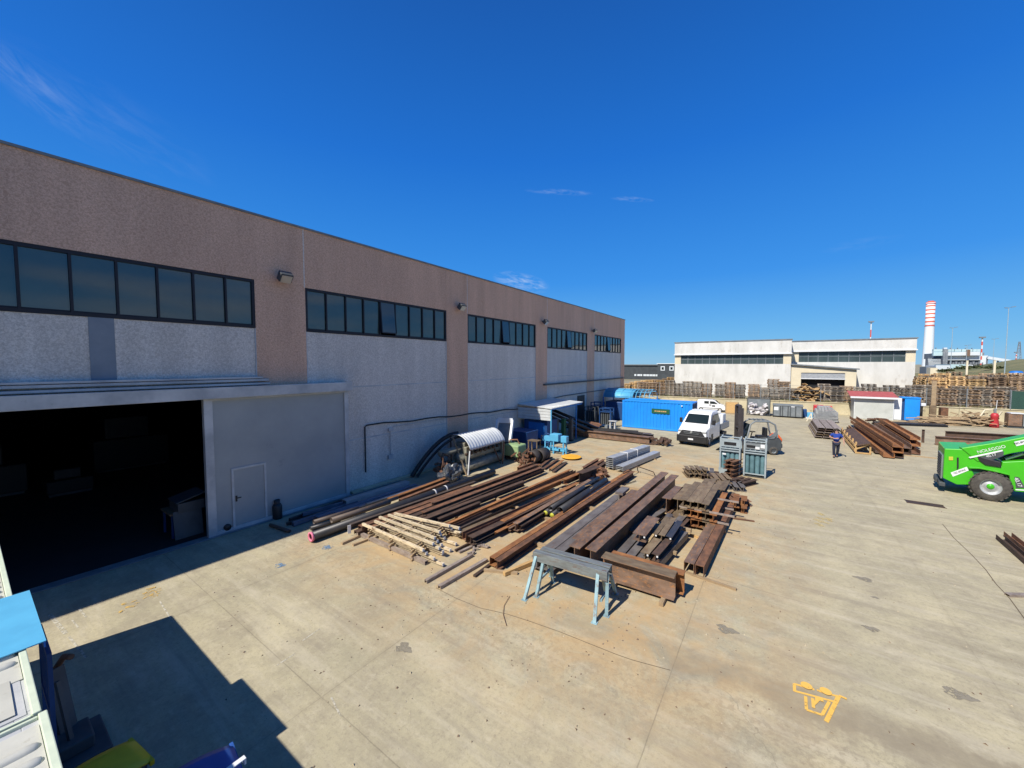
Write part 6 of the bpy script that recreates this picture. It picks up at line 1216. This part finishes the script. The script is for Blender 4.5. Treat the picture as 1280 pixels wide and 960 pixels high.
q.build('frame', M['galv'], fs_); MB().bar((-.5, 0, 0), (-.15, .1, .8), .07).bar((-.1, -.1, 0), (-.15, .1, .8), .07).build('trestle_leg', M['cream'], fs_); MB().box(1.5, 1.95, .2, 1.2, 0, .5).build('plank', M['rust'], fs_)
# ------------------------------------------------------------------ hut, blue cabinet, post, scrap, pump, equipment
ht = thing('site_hut', 'pale green-white site hut with a mono-pitch red roof', 'hut', (6.5, 54.0, 0), R(1))
Lh = 3.05
MB().box(0, Lh, 0, 2.0, 0, 2.3).build('wall', M['hut'], ht, .01)
o = MB().add([(-.35, -.35, 2.28), (Lh + .3, -.35, 2.28), (Lh + .3, 2.3, 2.78), (-.35, 2.3, 2.78)], [(0, 1, 2, 3)]).build('roof', M['red_roof'], ht); o.modifiers.new('s', 'SOLIDIFY').thickness = .05
MB().box(-.36, Lh + .31, -.38, -.33, 2.16, 2.34).build('gutter', M['white'], ht); MB().box(.02, .05, -.005, 0, .0, 2.2).box(Lh - .04, Lh, -.01, 0, 0, 2.2).build('corner_trim', M['white'], ht)
simple('white_cabinet', 'tall white cabinet between the hut and the blue cabinet', 'cabinet', (9.6, 54.6, 0), (('body', 'white', [(0, .62, 0, 1, .05, 2.25)], .02), ('plinth', 'grey', [(0, .62, 0, 1, 0, .05)], 0)), 0)
simple('blue_site_toilet', 'blue steel cabinet with an open left side, right of the hut', 'cabinet', (10.25, 54.7, 0), (('body', 'cont_blue', [(.2, 1.3, 0, 1.2, .05, 2.25)], .03), ('open_side', 'blue_dark', [(0, .2, .02, 1.1, .05, 1.9)], .01), ('roof', 'cont_blue', [(-.02, 1.34, -.05, 1.25, 2.25, 2.36)], .01), ('base', 'grey_dark', [(0, 1.3, 0, 1.2, 0, .05)], 0)), 0)
simple('dark_board', 'dark board leaning against the right side of the blue cabinet', 'board', (11.8, 55.2, 0), (('sheet', 'black', [(0, .06, 0, 1.2, 0, 1.7)], 0), ('sheet', 'white', [(-.1, .25, -.1, .1, 1.5, 1.8)], .05), ('foot', 'rust_dark', [(.1, .5, 0, 1, 0, .1)], 0)), 0)
po = thing('brown_post', 'tall brown steel post standing on rusty plates in front of the pallet row', 'post', (12.95, 57.0, 0))
MB().box(-.17, .17, -.1, .1, 1.5, 4.05).build('shaft', M['timber'], po); MB().box(-.24, .24, -.14, .14, .0, 1.5).build('base_box', M['mill_brown'], po, .02); MB().box(-.2, .2, -.12, .12, 4.05, 4.1).build('cap', M['rust'], po)
member('steel_plate', 'rusty plate standing upright right of the brown post', (13.7, 56.6, 1.3), (13.75, 57.6, 1.3), '#', .5, 1.3, 'rust', cat='plate')
hp = MB(); rnd = random.Random(14)
for _ in range(150):
    x = rnd.gauss(0, .7); z = max(.04, abs(rnd.gauss(.4, .4)) * (1 - abs(x) / 4)); L_2 = rnd.uniform(.4, 1.5); an = rnd.uniform(-.5, .5)
    hp.obox((x, rnd.gauss(0, .45), min(z, 1.3 - abs(x) * .3)), (L_2, rnd.uniform(.06, .16), rnd.uniform(.03, .09)), (0, rnd.uniform(-.6, .6), rnd.uniform(-.8, .8)))
tag(hp.build('timber_heap', M['timber'], loc=(15.1, 54.2, 0)), 'sprawling heap of broken pale timber left of the red pump', 'wood heap')
hp = MB()
for _ in range(60): hp.obox((rnd.gauss(0, 1.0), rnd.gauss(0, .4), max(.05, rnd.gauss(.25, .25))), (rnd.uniform(.8, 2.4), .12, .08), (0, rnd.uniform(-.12, .12), rnd.uniform(-.3, .3)))
tag(hp.build('timber_heap', M['timber'], loc=(12.6, 53.2, 0)), 'low grey-brown heap of planks right of the hut', 'wood heap')
tag(MB().tube([(0, 0, .8), (.3, 0, 1.5), (.8, 0, 1.6), (1.0, 0, 1.2), (.6, 0, 1.0), (1.1, .1, .9), (1.3, 0, 1.4)], .07, 6).build('bent_pipe', M['cream'], loc=(15.3, 54.0, 0)), 'twisted cream pipes rising from the timber heap', 'pipes')
rp = thing('red_pump', 'red bell-shaped pump unit with a thin aerial', 'pump', (16.0, 53.3, 0)); rp.scale = (.62, .62, .85)
MB().lathe([(0, 0), (.5, 0), (.46, .3), (.36, 1.0), (.4, 1.05), (.42, 1.25), (.3, 1.5), (0, 1.55)], n=20).build('body', M['red'], rp); MB().box(-.12, .12, -.1, .1, 1.55, 2.0).build('head', M['grey'], rp); MB().tube([(.1, 0, 2.0), (.14, 0, 2.9)], .035, 6).build('aerial', M['white'], rp)
simple('maroon_cabinet', 'maroon cabinet with a pale top at the right border behind the telehandler', 'cabinet', (16.9, 53.6, 0), (('body', 'mill_purple', [(0, .8, 0, .8, .2, 1.3)], .02), ('side_cage', 'grey', [(.85, 1.6, 0, .8, .2, 1.25)], .02), ('top', 'white', [(.1, .9, -.05, .85, 1.3, 1.36)], 0), ('foot', 'grey_dark', [(0, 1.6, .1, .7, 0, .2)], 0)))
eq = thing('steel_rig', 'grey and white framework of pipes and valves at the right border', 'rig', (18.4, 53.0, 0))
q = MB(); rnd = random.Random(17)
for _ in range(34):
    a_ = Vector((rnd.uniform(0, 2.6), rnd.uniform(0, 1.2), rnd.uniform(0, 1.5))); b2 = a_ + random.choice((Vector((rnd.uniform(.3, 1), 0, 0)), Vector((0, 0, rnd.uniform(.3, .9))), Vector((0, rnd.uniform(.3, .7), 0)))); q.bar(a_, b2, rnd.uniform(.04, .09))
for x in (0, .9, 1.8, 2.6): q.bar((x, 0, 0), (x, 0, 1.9), .07)
q.bar((0, 0, 1.4), (2.6, 0, 1.4), .07); q.build('pipework', M['grey'], eq); MB().box(.9, 1.5, 0, .4, 1.9, 2.15).box(1.9, 3.0, 0, .5, 2.2, 2.3).box(1.0, 1.2, .1, .3, 1.2, 1.9).build('white_fitting', M['white'], eq, .02); MB().box(.2, 1.0, .3, .9, .3, 1.1).box(1.3, 2.2, .3, 1.0, .3, 1.3).build('casing', M['grey_dark'], eq, .03)

# ------------------------------------------------------------------ gas bottle racks
def rack(label, x0, y0, w, bottles, rz, docs):
    t = thing('gas_bottle_rack', label, 'bottle rack', (x0, y0, 0), rz); h = 1.9; d = .85; q = MB()
    for x in (0, w - .07):
        for y in (0, d - .07): q.box(x, x + .07, y, y + .07, .0, h)
    for z in (.14, 1.24, 1.36, 1.84): q.box(.07, w - .07, 0, .05, z - .06, z).box(.07, w - .07, d - .05, d, z - .06, z)
    for z in (.14, .7, 1.3, 1.84): q.box(0, .05, .07, d - .07, z - .05, z).box(w - .05, w, .07, d - .07, z - .05, z)
    q.box(.07, w - .07, .0, .01, .08, .2); q.build('frame', M['rack_grey'], t, .004)
    MB().box(.0, w, 0, d, .03, .06).build('floor_plate', M['grey_dark'], t)
    n = bottles
    for i in range(n):
        for j in range(2): MB().lathe([(0, .07), (.105, .07), (.11, .1), (.11, 1.2), (.08, 1.38), (.035, 1.45), (.035, 1.55), (0, 1.55)], c=(.15 + (w - .3) * i / (n - 1), .2 + j * .42, 0), n=16).build('gas_bottle', M['bottle'], t)
    if docs:
        MB().box(.07, w - .07, .005, .03, 1.42, 1.72).build('control_panel', M['grey'], t); MB().box(.12, .5, -.01, .005, 1.5, 1.62).build('gauge_slot', M['black'], t); MB().box(.5, .68, -.012, .004, 1.44, 1.56).box(w - .26, w - .08, -.012, .004, 1.52, 1.7).build('notice', M['white'], t)
        for i in range(4): MB().box(.12 + i * .22, .27 + i * .22, -.006, .0, 1.78, 1.80).build('slot', M['black'], t)
    else:
        MB().box(.07, w - .07, .005, .03, 1.42, 1.78).build('control_panel', M['rack_grey'], t); MB().box(.2, w - .2, -.008, .005, 1.52, 1.68).build('gauge_slot', M['black'], t); MB().box(.14, .3, -.03, -.005, .5 + .5, 1.08).build('green_tag', M['white'], t)
        MB().box(-.02, w * .55, -.05, -.02, .0, .3).build('toe_plate', M['rack_grey'], t)
    return t
rack('grey steel rack of pale blue-green gas bottles, left one of the two', -2.5, 22.7, .95, 4, R(0), False)
rack('grey steel rack of gas bottles with white notices, right one of the two', -1.42, 22.75, .98, 4, R(0), True)
# ------------------------------------------------------------------ forklift behind the racks
fk = thing('forklift', 'grey and orange forklift with a tall mast behind the gas bottle racks', 'forklift', (-2.15, 28.8, 0), R(24))
q = MB()
for y in (-.3, .3): q.box(-.1, .1, y - .06, y + .06, .1, 3.05).box(.1, .2, y - .04, y + .04, .1, 2.9)
mast_o = q.build('mast', M['mast_steel'], fk, .01); q = MB()
for z in (.3, 1.6, 3.0): q.box(-.08, .1, -.24, .24, z, z + .1)
q.box(.0, .12, -.28, .28, 2.6, 2.9); q.build('cross_member', M['mast_steel'], mast_o); MB().tube([(.05, 0, .2), (.05, 0, 2.9)], .05, 10).build('lift_cylinder', M['alu'], mast_o)
MB().box(-.2, -.1, -.5, .5, .25, .75).build('carriage', M['black'], fk)
for y in (-.3, .3): MB().prism([(-.2, .7), (-.14, .7), (-.14, .1), (-1.2, .06), (-1.2, .04), (-.2, .04)], 'y', y - .06, y + .06).build('fork', M['black'], fk)
MB().prism([(.2, .25), (.2, .75), (.9, .8), (1.0, 1.0), (1.6, 1.0), (2.2, 1.1), (2.35, .9), (2.35, .3), (1.8, .2)], 'y', -.52, .52).build('chassis', M['grey_dark'], fk, .04)
MB().prism([(1.75, .4), (1.75, .72), (2.3, .8), (2.42, .7), (2.42, .45)], 'y', -.5, .5).build('counterweight', M['grey_dark'], fk, .05); MB().prism([(2.05, .82), (2.0, 1.06), (2.2, 1.3), (2.42, 1.0), (2.42, .82)], 'y', -.45, .45).build('rear_hood', M['orange'], fk, .06)
q = MB()
for y in (-.5, .5): q.tube([(.3, y, .75), (.55, y, 1.9), (.8, y, 2.1), (1.6, y, 2.1), (1.95, y, 1.9), (2.1, y, 1.1)], .055, 8)
for x in (.8, 1.05, 1.3, 1.6): q.tube([(x, -.5, 2.15), (x, .5, 2.15)], .025, 6)
q.build('overhead_guard', M['grey'], fk); MB().add([(.34, -.45, .95), (.34, .45, .95), (.55, .45, 1.9), (.55, -.45, 1.9)], [(0, 1, 2, 3)]).build('windscreen', M['vglass'], fk)
MB().box(1.1, 1.6, -.25, .25, 1.0, 1.15).box(1.5, 1.65, -.25, .25, 1.1, 1.65).build('seat', M['black'], fk, .04); MB().tube([(.7, 0, .8), (.85, 0, 1.35)], .03, 6).lathe([(.17, 0), (.19, .02), (.17, .04), (.15, .02), (.17, 0)], c=(.85, 0, 1.35), n=16).build('steering_wheel', M['black'], fk)
for x, r_ in ((.4, .32), (1.9, .26)):
    for y in (-.45, .45): wheel(fk, (x, y, r_), r_, .2, 'y', 'grey')
MB().prism([(.5, 1.0), (1.4, 1.0), (2.1, 1.6), (2.0, 1.2), (1.9, 1.05)], 'y', -.56, -.53).build('side_panel', M['grey'], fk)

# ------------------------------------------------------------------ green telehandler
TY = 24.55
th = thing('telehandler', 'bright green telescopic handler with a big tyre cut by the right edge', 'telehandler', (7.36, TY, 0), R(-8)); th.scale = (.93, 1, 1)
def tvp(lst, Y=TY - .0): return [(atY(x, y, Y).x - 7.29, max(.02, atY(x, y, Y).z)) for x, y in lst]
body = tvp([(1175, 561), (1173, 598), (1191, 606), (1213, 606), (1216, 598), (1209, 584), (1219, 584.5), (1241, 588), (1257, 592), (1266, 613.5), (1300, 616), (1330, 616), (1330, 580), (1284, 575), (1250, 577), (1249, 583), (1218, 573), (1214, 562)])
MB().prism(body, 'y', .0, 2.1).build('chassis', M['green'], th, .03)
boom = tvp([(1196, 560), (1240, 553), (1300, 541), (1400, 522), (1400, 541), (1300, 560), (1262, 566), (1218, 577)])
bo = MB().prism(boom, 'y', -.04, .6).build('boom', M['green'], th, .03); b2_ = tvp([(1300, 544), (1440, 518), (1440, 533), (1300, 557)]); MB().prism(b2_, 'y', .04, .52).build('inner_boom', M['green'], bo)
dp = tvp([(1220, 571), (1252, 563.5), (1251, 569), (1238, 574), (1222, 576)]); MB().prism(dp, 'y', -.055, -.042).build('dark_decal', M['grey_dark'], bo)
st_ = tvp([(1206, 571), (1250, 561.5), (1250, 563.4), (1208, 572.6)]); MB().prism(st_, 'y', -.06, -.056).build('white_stripe', M['white'], bo)
# lettering on the boom
def on(px, py, Y): v = atY(px, py, Y + TY); return (v.x - 7.29, Y, v.z)
ang = math.atan2(atY(1250, 556, TY).z - atY(1222, 562, TY).z, atY(1250, 556, TY).x - atY(1222, 562, TY).x)
text('NOLEGGIO', .17, M['white'], bo, on(1236, 561.5, -.05), (R(90), -ang, 0), 'boom_lettering'); text('40.17', .14, M['white'], bo, on(1236, 569.2, -.065), (R(90), -ang, 0), 'model_number')
ps_ = tvp([(1265, 551.5), (1283, 547.5), (1283, 553.5), (1268, 557)]); MB().prism(ps_, 'y', -.055, -.042).build('sticker', M['white'], bo); text('TEC-SMALE', .1, M['grey_dark'], bo, on(1275.5, 552.3, -.065), (R(90), -ang * 1.1, 0), 'sticker_lettering', sx=.9)
cvr = tvp([(1216, 567), (1223, 571), (1248, 577), (1249, 584), (1228, 581), (1219, 575)]); MB().prism(cvr, 'y', -.06, .5).build('black_cover', M['black'], th, .03)
MB().tube([(on(1214, 567, .1)), (on(1217, 576, .1)), (on(1226, 581, .1))], .04, 8).build('mirror_arm', M['black'], th)
arch = tvp([(1208, 585), (1220, 585.5), (1241, 589), (1256, 593), (1264, 613), (1250, 613), (1246, 602), (1236, 592), (1222, 592), (1213, 600)]); MB().prism(arch, 'y', .03, .3).build('wheel_arch', M['green_dark'], th)
MB().prism(tvp([(1206, 583), (1220, 583.5), (1242, 587.2), (1258, 591.2), (1260, 593.2), (1241, 589), (1220, 585.2), (1207, 585)]), 'y', -.12, .1).build('mudguard', M['green'], th, .01)
# tail: dark grille faces left, stickers and lamp
rx = body[0][0]; MB().box(rx - .05, rx + .0, .25, 1.5, .6, 1.65).build('rear_grille', M['grey'], th); q = MB()
for i in range(9): q.box(rx - .07, rx - .05, .3, 1.45, .7 + i * .11, .73 + i * .11)
q.build('grille_slat', M['black'], th); MB().box(rx - .1, rx + .1, .1, 2.0, .28, .45).box(rx - .18, rx - .1, .7, 1.4, .3, .5).build('tow_bar', M['grey_dark'], th, .02)
MB().prism(tvp([(1180.5, 571), (1186, 571), (1186, 575.5), (1180.5, 575.5)]), 'y', -.02, .0).build('yellow_lamp', M['lime'], th); MB().prism(tvp([(1191, 572), (1193.5, 572), (1193.5, 585), (1191, 588)]), 'y', -.02, .0).build('vent', M['black'], th)
MB().prism(tvp([(1183, 591), (1204, 583.5), (1206.5, 588), (1186, 596)]), 'y', -.015, .0).build('sticker', M['white'], th)
a2 = math.atan2(atY(1204, 586, TY).z - atY(1185, 593, TY).z, atY(1204, 586, TY).x - atY(1185, 593, TY).x); text('TEC-SMALE', .105, M['grey_dark'], th, on(1194.8, 589.7, -.02), (R(90), -a2, 0), 'sticker_lettering', sx=.82)
MB().prism(tvp([(1266, 595), (1272, 596), (1280, 609), (1268, 609.5)]), 'y', -.015, .0).build('dark_decal', M['grey_dark'], th); text('40.17', .17, M['white'], th, on(1270.5, 602, -.02), (R(90), R(68), 0), 'model_number')
MB().prism(tvp([(1267, 610.5), (1300, 612), (1300, 613.4), (1267.5, 611.8)]), 'y', -.015, 0).build('white_stripe', M['white'], th)
wr = (atY(1235, 626, TY - .25).z - atY(1235, 589.5, TY - .25).z); wr = .6
wheel(th, (.0, .02, wr), wr, .44, 'y', 'galv', 'green', 22); wheel(th, (.0, 1.9, wr), wr, .44, 'y', 'galv', 'green', 22)
wheel(th, (3.3, .02, wr), wr, .44, 'y', 'galv', 'green', 22); wheel(th, (3.3, 1.9, wr), wr, .44, 'y', 'galv', 'green', 22)
MB().box(1.35, 2.7, .05, .5, .9, 2.4).build('cab', M['vglass'], th, .05); q = MB()
for x in (1.33, 2.62): q.box(x, x + .1, .02, .1, .9, 2.42)
q.box(1.33, 2.72, .02, .52, 2.4, 2.48); q.build('cab_frame', M['green'], th, .01); MB().tube([on(1252, 573, .3), on(1275, 566, .3)], .07, 10).build('lift_cylinder', M['alu'], th); MB().prism(tvp([(1250, 574), (1262, 569), (1300, 566), (1300, 575), (1262, 575)]), 'y', .4, 1.5).build('engine_deck', M['black'], th)
# ------------------------------------------------------------------ the worker
def skin_mesh(name, V_, E_, rad, m_, parent, sub=2, root=0):
    me = bpy.data.meshes.new(name); me.from_pydata(V_, E_, []); o = bpy.data.objects.new(name, me); col.objects.link(o)
    sk_ = o.modifiers.new('skin', 'SKIN'); 
    if not me.skin_vertices: 
        bm = bmesh.new(); bm.from_mesh(me); bm.verts.layers.skin.verify(); bm.to_mesh(me); bm.free()
    for i, r_ in enumerate(rad): me.skin_vertices[0].data[i].radius = (r_, r_) if not isinstance(r_, tuple) else r_
    me.skin_vertices[0].data[root].use_root = True
    ss = o.modifiers.new('sub', 'SUBSURF'); ss.levels = sub; ss.render_levels = sub
    dg = bpy.context.evaluated_depsgraph_get(); m2 = bpy.data.meshes.new_from_object(o.evaluated_get(dg)); bpy.data.objects.remove(o)
    m2.materials.clear(); m2.materials.append(m_)
    for p in m2.polygons: p.use_smooth = True
    n = bpy.data.objects.new(name, m2); col.objects.link(n); n.parent = parent; return n
pl = at(1044.5, 572, 0)
pe = thing('person', 'worker in a blue shirt and dark trousers walking with an arm held across the chest', 'person', (pl.x, pl.y, 0), R(-5))
V_ = [(0, 0, .95), (0, 0, 1.15), (0, .0, 1.36), (0, -.01, 1.5), (0, -.02, 1.6), (0, -.02, 1.7),                     # pelvis..head
      (-.09, 0, .9), (-.1, -.03, .5), (-.08, .03, .09), (-.08, -.09, .04),                      # left leg
      (.09, .02, .9), (.09, .1, .5), (.06, .26, .12), (.06, .17, .05),                       # right leg, behind
      (-.19, 0, 1.42), (-.33, -.08, 1.26), (-.1, -.24, 1.2), (.0, -.27, 1.22),                                     # arm across the chest
      (.19, 0, 1.42), (.33, .0, 1.2), (.36, -.06, .96), (.365, -.08, .88)]
E_ = [(0, 1), (1, 2), (2, 3), (3, 4), (4, 5), (0, 6), (6, 7), (7, 8), (8, 9), (0, 10), (10, 11), (11, 12), (12, 13), (2, 14), (14, 15), (15, 16), (16, 17), (2, 18), (18, 19), (19, 20), (20, 21)]
rad = [.13, .12, .14, .055, .09, .09, .09, .062, .042, .035, .09, .062, .042, .035, .055, .042, .032, .03, .055, .042, .032, .03]
fing = []
for base, dirv in (((.0, -.27, 1.22), (1, -.1, .15)), ((.365, -.08, .88), (0, -.15, -1))):
    bi = 17 if base[0] == 0 else 21
    for k in range(5):
        d = Vector(dirv).normalized(); s = Vector((0, 0, 1)) if abs(d.z) < .5 else Vector((0, 1, 0)); o_ = Vector(base) + s * (k - 2) * .018; ln = (.05, .08, .09, .08, .06)[k]
        i0 = len(V_); V_.append(tuple(o_ + d * .03)); V_.append(tuple(o_ + d * (.03 + ln) + Vector((0, .02, 0)))); E_ += [(bi, i0), (i0, i0 + 1)]; rad += [.011, .008]
skin_mesh('body', V_, E_, rad, M['skin'], pe)
SV = [(0, 0, .93), (0, 0, 1.15), (0, 0, 1.38), (0, -.01, 1.48), (-.19, 0, 1.42), (-.3, -.06, 1.3), (.19, 0, 1.42), (.29, 0, 1.26)]
skin_mesh('shirt', SV, [(0, 1), (1, 2), (2, 3), (2, 4), (4, 5), (2, 6), (6, 7)], [.165, .155, .175, .075, .085, .07, .085, .07], M['shirt'], pe)
TV = [(0, 0, .97), (-.09, 0, .88), (-.1, -.03, .5), (-.08, .03, .1), (.09, .02, .88), (.09, .1, .5), (.06, .25, .13)]
skin_mesh('trousers', TV, [(0, 1), (1, 2), (2, 3), (0, 4), (4, 5), (5, 6)], [.15, .11, .08, .065, .11, .08, .065], M['trousers'], pe)
MB().lathe([(0, .1), (.06, .09), (.105, .04), (.112, -.02), (.1, -.06), (.0, -.06)], c=(0, .0, 1.7), n=16).build('hair', M['hair'], pe)
q = MB().obox((0, -.115, 1.66), (.025, .035, .04), (0, 0, 0)); q.build('nose', M['skin'], pe); MB().box(-.045, -.025, -.118, -.105, 1.68, 1.69).box(.025, .045, -.118, -.105, 1.68, 1.69).build('eye', M['black'], pe)
MB().obox((-.08, -.06, .04), (.1, .27, .08), (0, 0, 0)).build('shoe', M['black'], pe, .02); MB().obox((.06, .2, .06), (.1, .27, .08), (R(25), 0, 0)).build('shoe', M['black'], pe, .02)

# ------------------------------------------------------------------ marks and covers on the ground
def strip(q, x0, y0, x1, y1, w, z=.004):
    A, B = at(x0, y0, 0), at(x1, y1, 0); d = (B - A).normalized(); n = Vector((-d.y, d.x, 0)) * w / 2
    q.add([(A - n)[:2] + (z,), (B - n)[:2] + (z,), (B + n)[:2] + (z,), (A + n)[:2] + (z,)], [(0, 1, 2, 3)])
def zp(x, y): return 960 + x / 9.143, 820 + y / 9.143
q = MB(); 
for k, (a_, b_) in enumerate((((300, 320), (530, 385)), ((300, 400), (760, 525)), ((300, 320), (305, 410)), ((560, 395), (810, 470)), ((810, 460), (665, 755)), ((430, 465), (440, 620)), ((440, 620), (620, 680)), ((700, 530), (620, 680)), ((510, 490), (520, 600)), ((520, 560), (600, 480)), ((555, 480), (560, 530)), ((810, 460), (900, 500)), ((600, 480), (620, 530)))):
    strip(q, *zp(*a_), *zp(*b_), .045 if k != 4 else .06, .004 + k * .0011)
for x, y in ((440, 350), (660, 415)):
    c0 = at(*zp(x, y), 0); q.disc((c0.x, c0.y, .0225), .085, 16)
tag(q.build('painted_mark', M['paint_yellow']), 'yellow painted vehicle symbol on the concrete at the lower right', 'painted mark')
q = MB(); rnd = random.Random(6)
for i in range(16): x = 140 + rnd.random() * 60; y = 762 - (x - 140) * .42 + rnd.uniform(-8, 8); strip(q, x, y, x + rnd.uniform(6, 14), y - rnd.uniform(2, 6), rnd.uniform(.05, .11), .004 + i * .0008)
tag(q.build('painted_mark', M['paint_faded']), 'faded yellow paint scribble on the concrete near the hall door', 'painted mark')
q = MB(); rnd = random.Random(61)
for i in range(9): x = 1012 + rnd.random() * 28; y = 640 + rnd.random() * 14; strip(q, x, y, x + rnd.uniform(6, 14), y + rnd.uniform(1, 5), rnd.uniform(.1, .22), .004 + i * .0008)
tag(q.build('painted_mark', M['paint_pale']), 'faint worn yellow paint patch in the middle of the open yard', 'painted mark')
for (x, y, lab) in ((409, 684, 'small blue paint spot in front of the pink-ended pipe'), (350, 706, 'small blue paint spot nearer the viewer, in front of the door')):
    c0 = at(x, y, 0); q = MB()
    for k in range(6): q.disc((c0.x + random.uniform(-.12, .12), c0.y + random.uniform(-.1, .1), .004 + k * .001), random.uniform(.06, .13), 10)
    tag(q.build('paint_spot', M['paint_blue']), lab, 'paint spot')
for i, (c_, w_, lab) in enumerate((((62, 768, 82, 792), .07, 'longest white scratch, in the sunlit gap between the two big shadows'), ((98, 760, 108, 772), .04, 'short curved white scratch at the edge of the hall shadow'), ((90, 775, 98, 785), .03, 'tiny white scratch right of the longest one'), ((200, 752, 216, 778), .03, 'thin white line on the concrete right of the faded yellow scribble'), ((346, 832, 370, 816), .03, 'white chalk dash in the sun right of the foreground shadow, lower one'), ((378, 801, 400, 786), .025, 'white chalk dash in the sun right of the foreground shadow, upper one'), ((414, 872, 426, 896), .03, 'white chalk dash near the bottom, right of the shadow corner'), ((86, 796, 108, 822), .04, 'dim white scratch continuing inside the foreground shadow'))):
    q = MB(); strip(q, *c_, w_, .004); tag(q.build('chalk_mark', M['paint_white']), lab, 'chalk mark')
# unseen block added behind the camera to cut sky light and deepen shadows
ob_ = thing('sky_light_blocker', 'plain pale block added unseen behind the camera to cut sky light', 'building', (-13, -24, 0))
MB().box(0, 40, 0, 11, 0, 12).build('wall', M['wallwhite'], ob_); MB().box(-.2, 40.2, -.2, 11.2, 12, 12.3).build('roof', M['grey'], ob_)
for i in range(12):
    for z in (1.2, 4.8, 8.4): MB().box(1.2 + i * 3.2, 3.0 + i * 3.2, 11, 11.04, z, z + 1.6).build('window', M['glass'], ob_)
gr = thing('drain_grate', 'rectangular dark drain grate set in the concrete on the right', 'grate', tuple(at(1156, 630, .004)))
MB().box(-.55, .55, -.2, .2, 0, .006).build('pit', M['black'], gr); q = MB()
for i in range(18): x = -.52 + i * .06; q.box(x, x + .03, -.18, .18, .006, .014)
q.box(-.57, .57, -.22, -.19, .0, .014).box(-.57, .57, .19, .22, .0, .014); q.build('bars', M['rust_dark'], gr)
for i, (x, y, r_, lab) in enumerate(((1080, 724, .12, 'round dark manhole stain on the right half of the yard'), (908, 787, .13, 'dark oil blot below the crosswise beam'), (1089, 786, .09, 'small dark spot on the right half of the yard, lower one'), (1198, 868, .13, 'dark blot near the lower right corner'), (505, 810, .12, 'dark blot in the middle foreground'), (1094, 747, .05, 'tiny dark spot between the two larger spots'))):
    c0 = at(x, y, 0); q = MB(); rnd = random.Random(i)
    n_ = 28; ph = rnd.uniform(0, 6)
    q.add([(c0.x + 1.5 * r_ * math.cos(a_) * (1 + .22 * math.sin(3 * a_ + ph) + .13 * math.sin(7 * a_ + ph) + rnd.uniform(-.08, .08)), c0.y + r_ * math.sin(a_) * (1 + .22 * math.sin(3 * a_ + ph) + .13 * math.sin(7 * a_ + ph) + rnd.uniform(-.08, .08)), .004) for a_ in [2 * math.pi * k / n_ for k in range(n_)]], [tuple(range(n_))])
    tag(q.build('ground_stain', M['oil']), lab, 'stain')
q = MB(); cr_ = [(545, 735), (570, 748), (600, 760), (635, 768), (660, 776), (700, 790), (740, 806), (770, 818), (790, 825), (838, 838)]
for i, (a_, b_) in enumerate(zip(cr_, cr_[1:])): strip(q, *a_, *b_, .013, .004)
M['crack'] = mat('crack', (.12, .09, .055), rough=1); tag(q.build('crack', M['crack']), 'long crack running across the concrete in front of the trestle', 'crack')
q = MB(); cr_ = [(1178, 655), (1192, 672), (1215, 694), (1232, 712), (1245, 730), (1262, 748), (1278, 770), (1300, 800)]
for i, (a_, b_) in enumerate(zip(cr_, cr_[1:])): strip(q, *a_, *b_, .02, .004)
tag(q.build('crack', M['crack']), 'long crack curving down towards the right edge of the yard', 'crack')
q = MB(); pts = [at(x, y, .02) for x, y in ((637, 745), (630, 757), (629, 768), (633, 782))]; q.tube(pts, .006, 5); tag(q.build('wire', M['rust']), 'thin rusty wire curling on the concrete left of the trestle', 'wire')
rnd = random.Random(33); q = MB()
for _ in range(2600):
    if rnd.random() < .7: x, y = rnd.gauss(-5.5, 3.2), rnd.gauss(12, 5)
    else: x, y = rnd.uniform(-13, 8), rnd.uniform(3, 30)
    if x < -15: continue
    s_ = rnd.uniform(.006, .03); a_ = rnd.uniform(0, 6.28); c_, d_ = math.cos(a_) * s_, math.sin(a_) * s_
    q.add([(x - c_, y - d_, .001), (x + d_, y - c_, .001), (x + c_, y + d_, .001), (x, y, s_ * rnd.uniform(.5, 1.1))], [(0, 1, 3), (1, 2, 3), (2, 0, 3)])
M['grit'] = mat('grit', (.16, .11, .075), (.4, .34, .24), 1.2, .95, t=(.48, .52)); tag(q.build('grit', M['grit']), 'loose grit and rust chips scattered over the concrete', 'grit', kind='stuff')
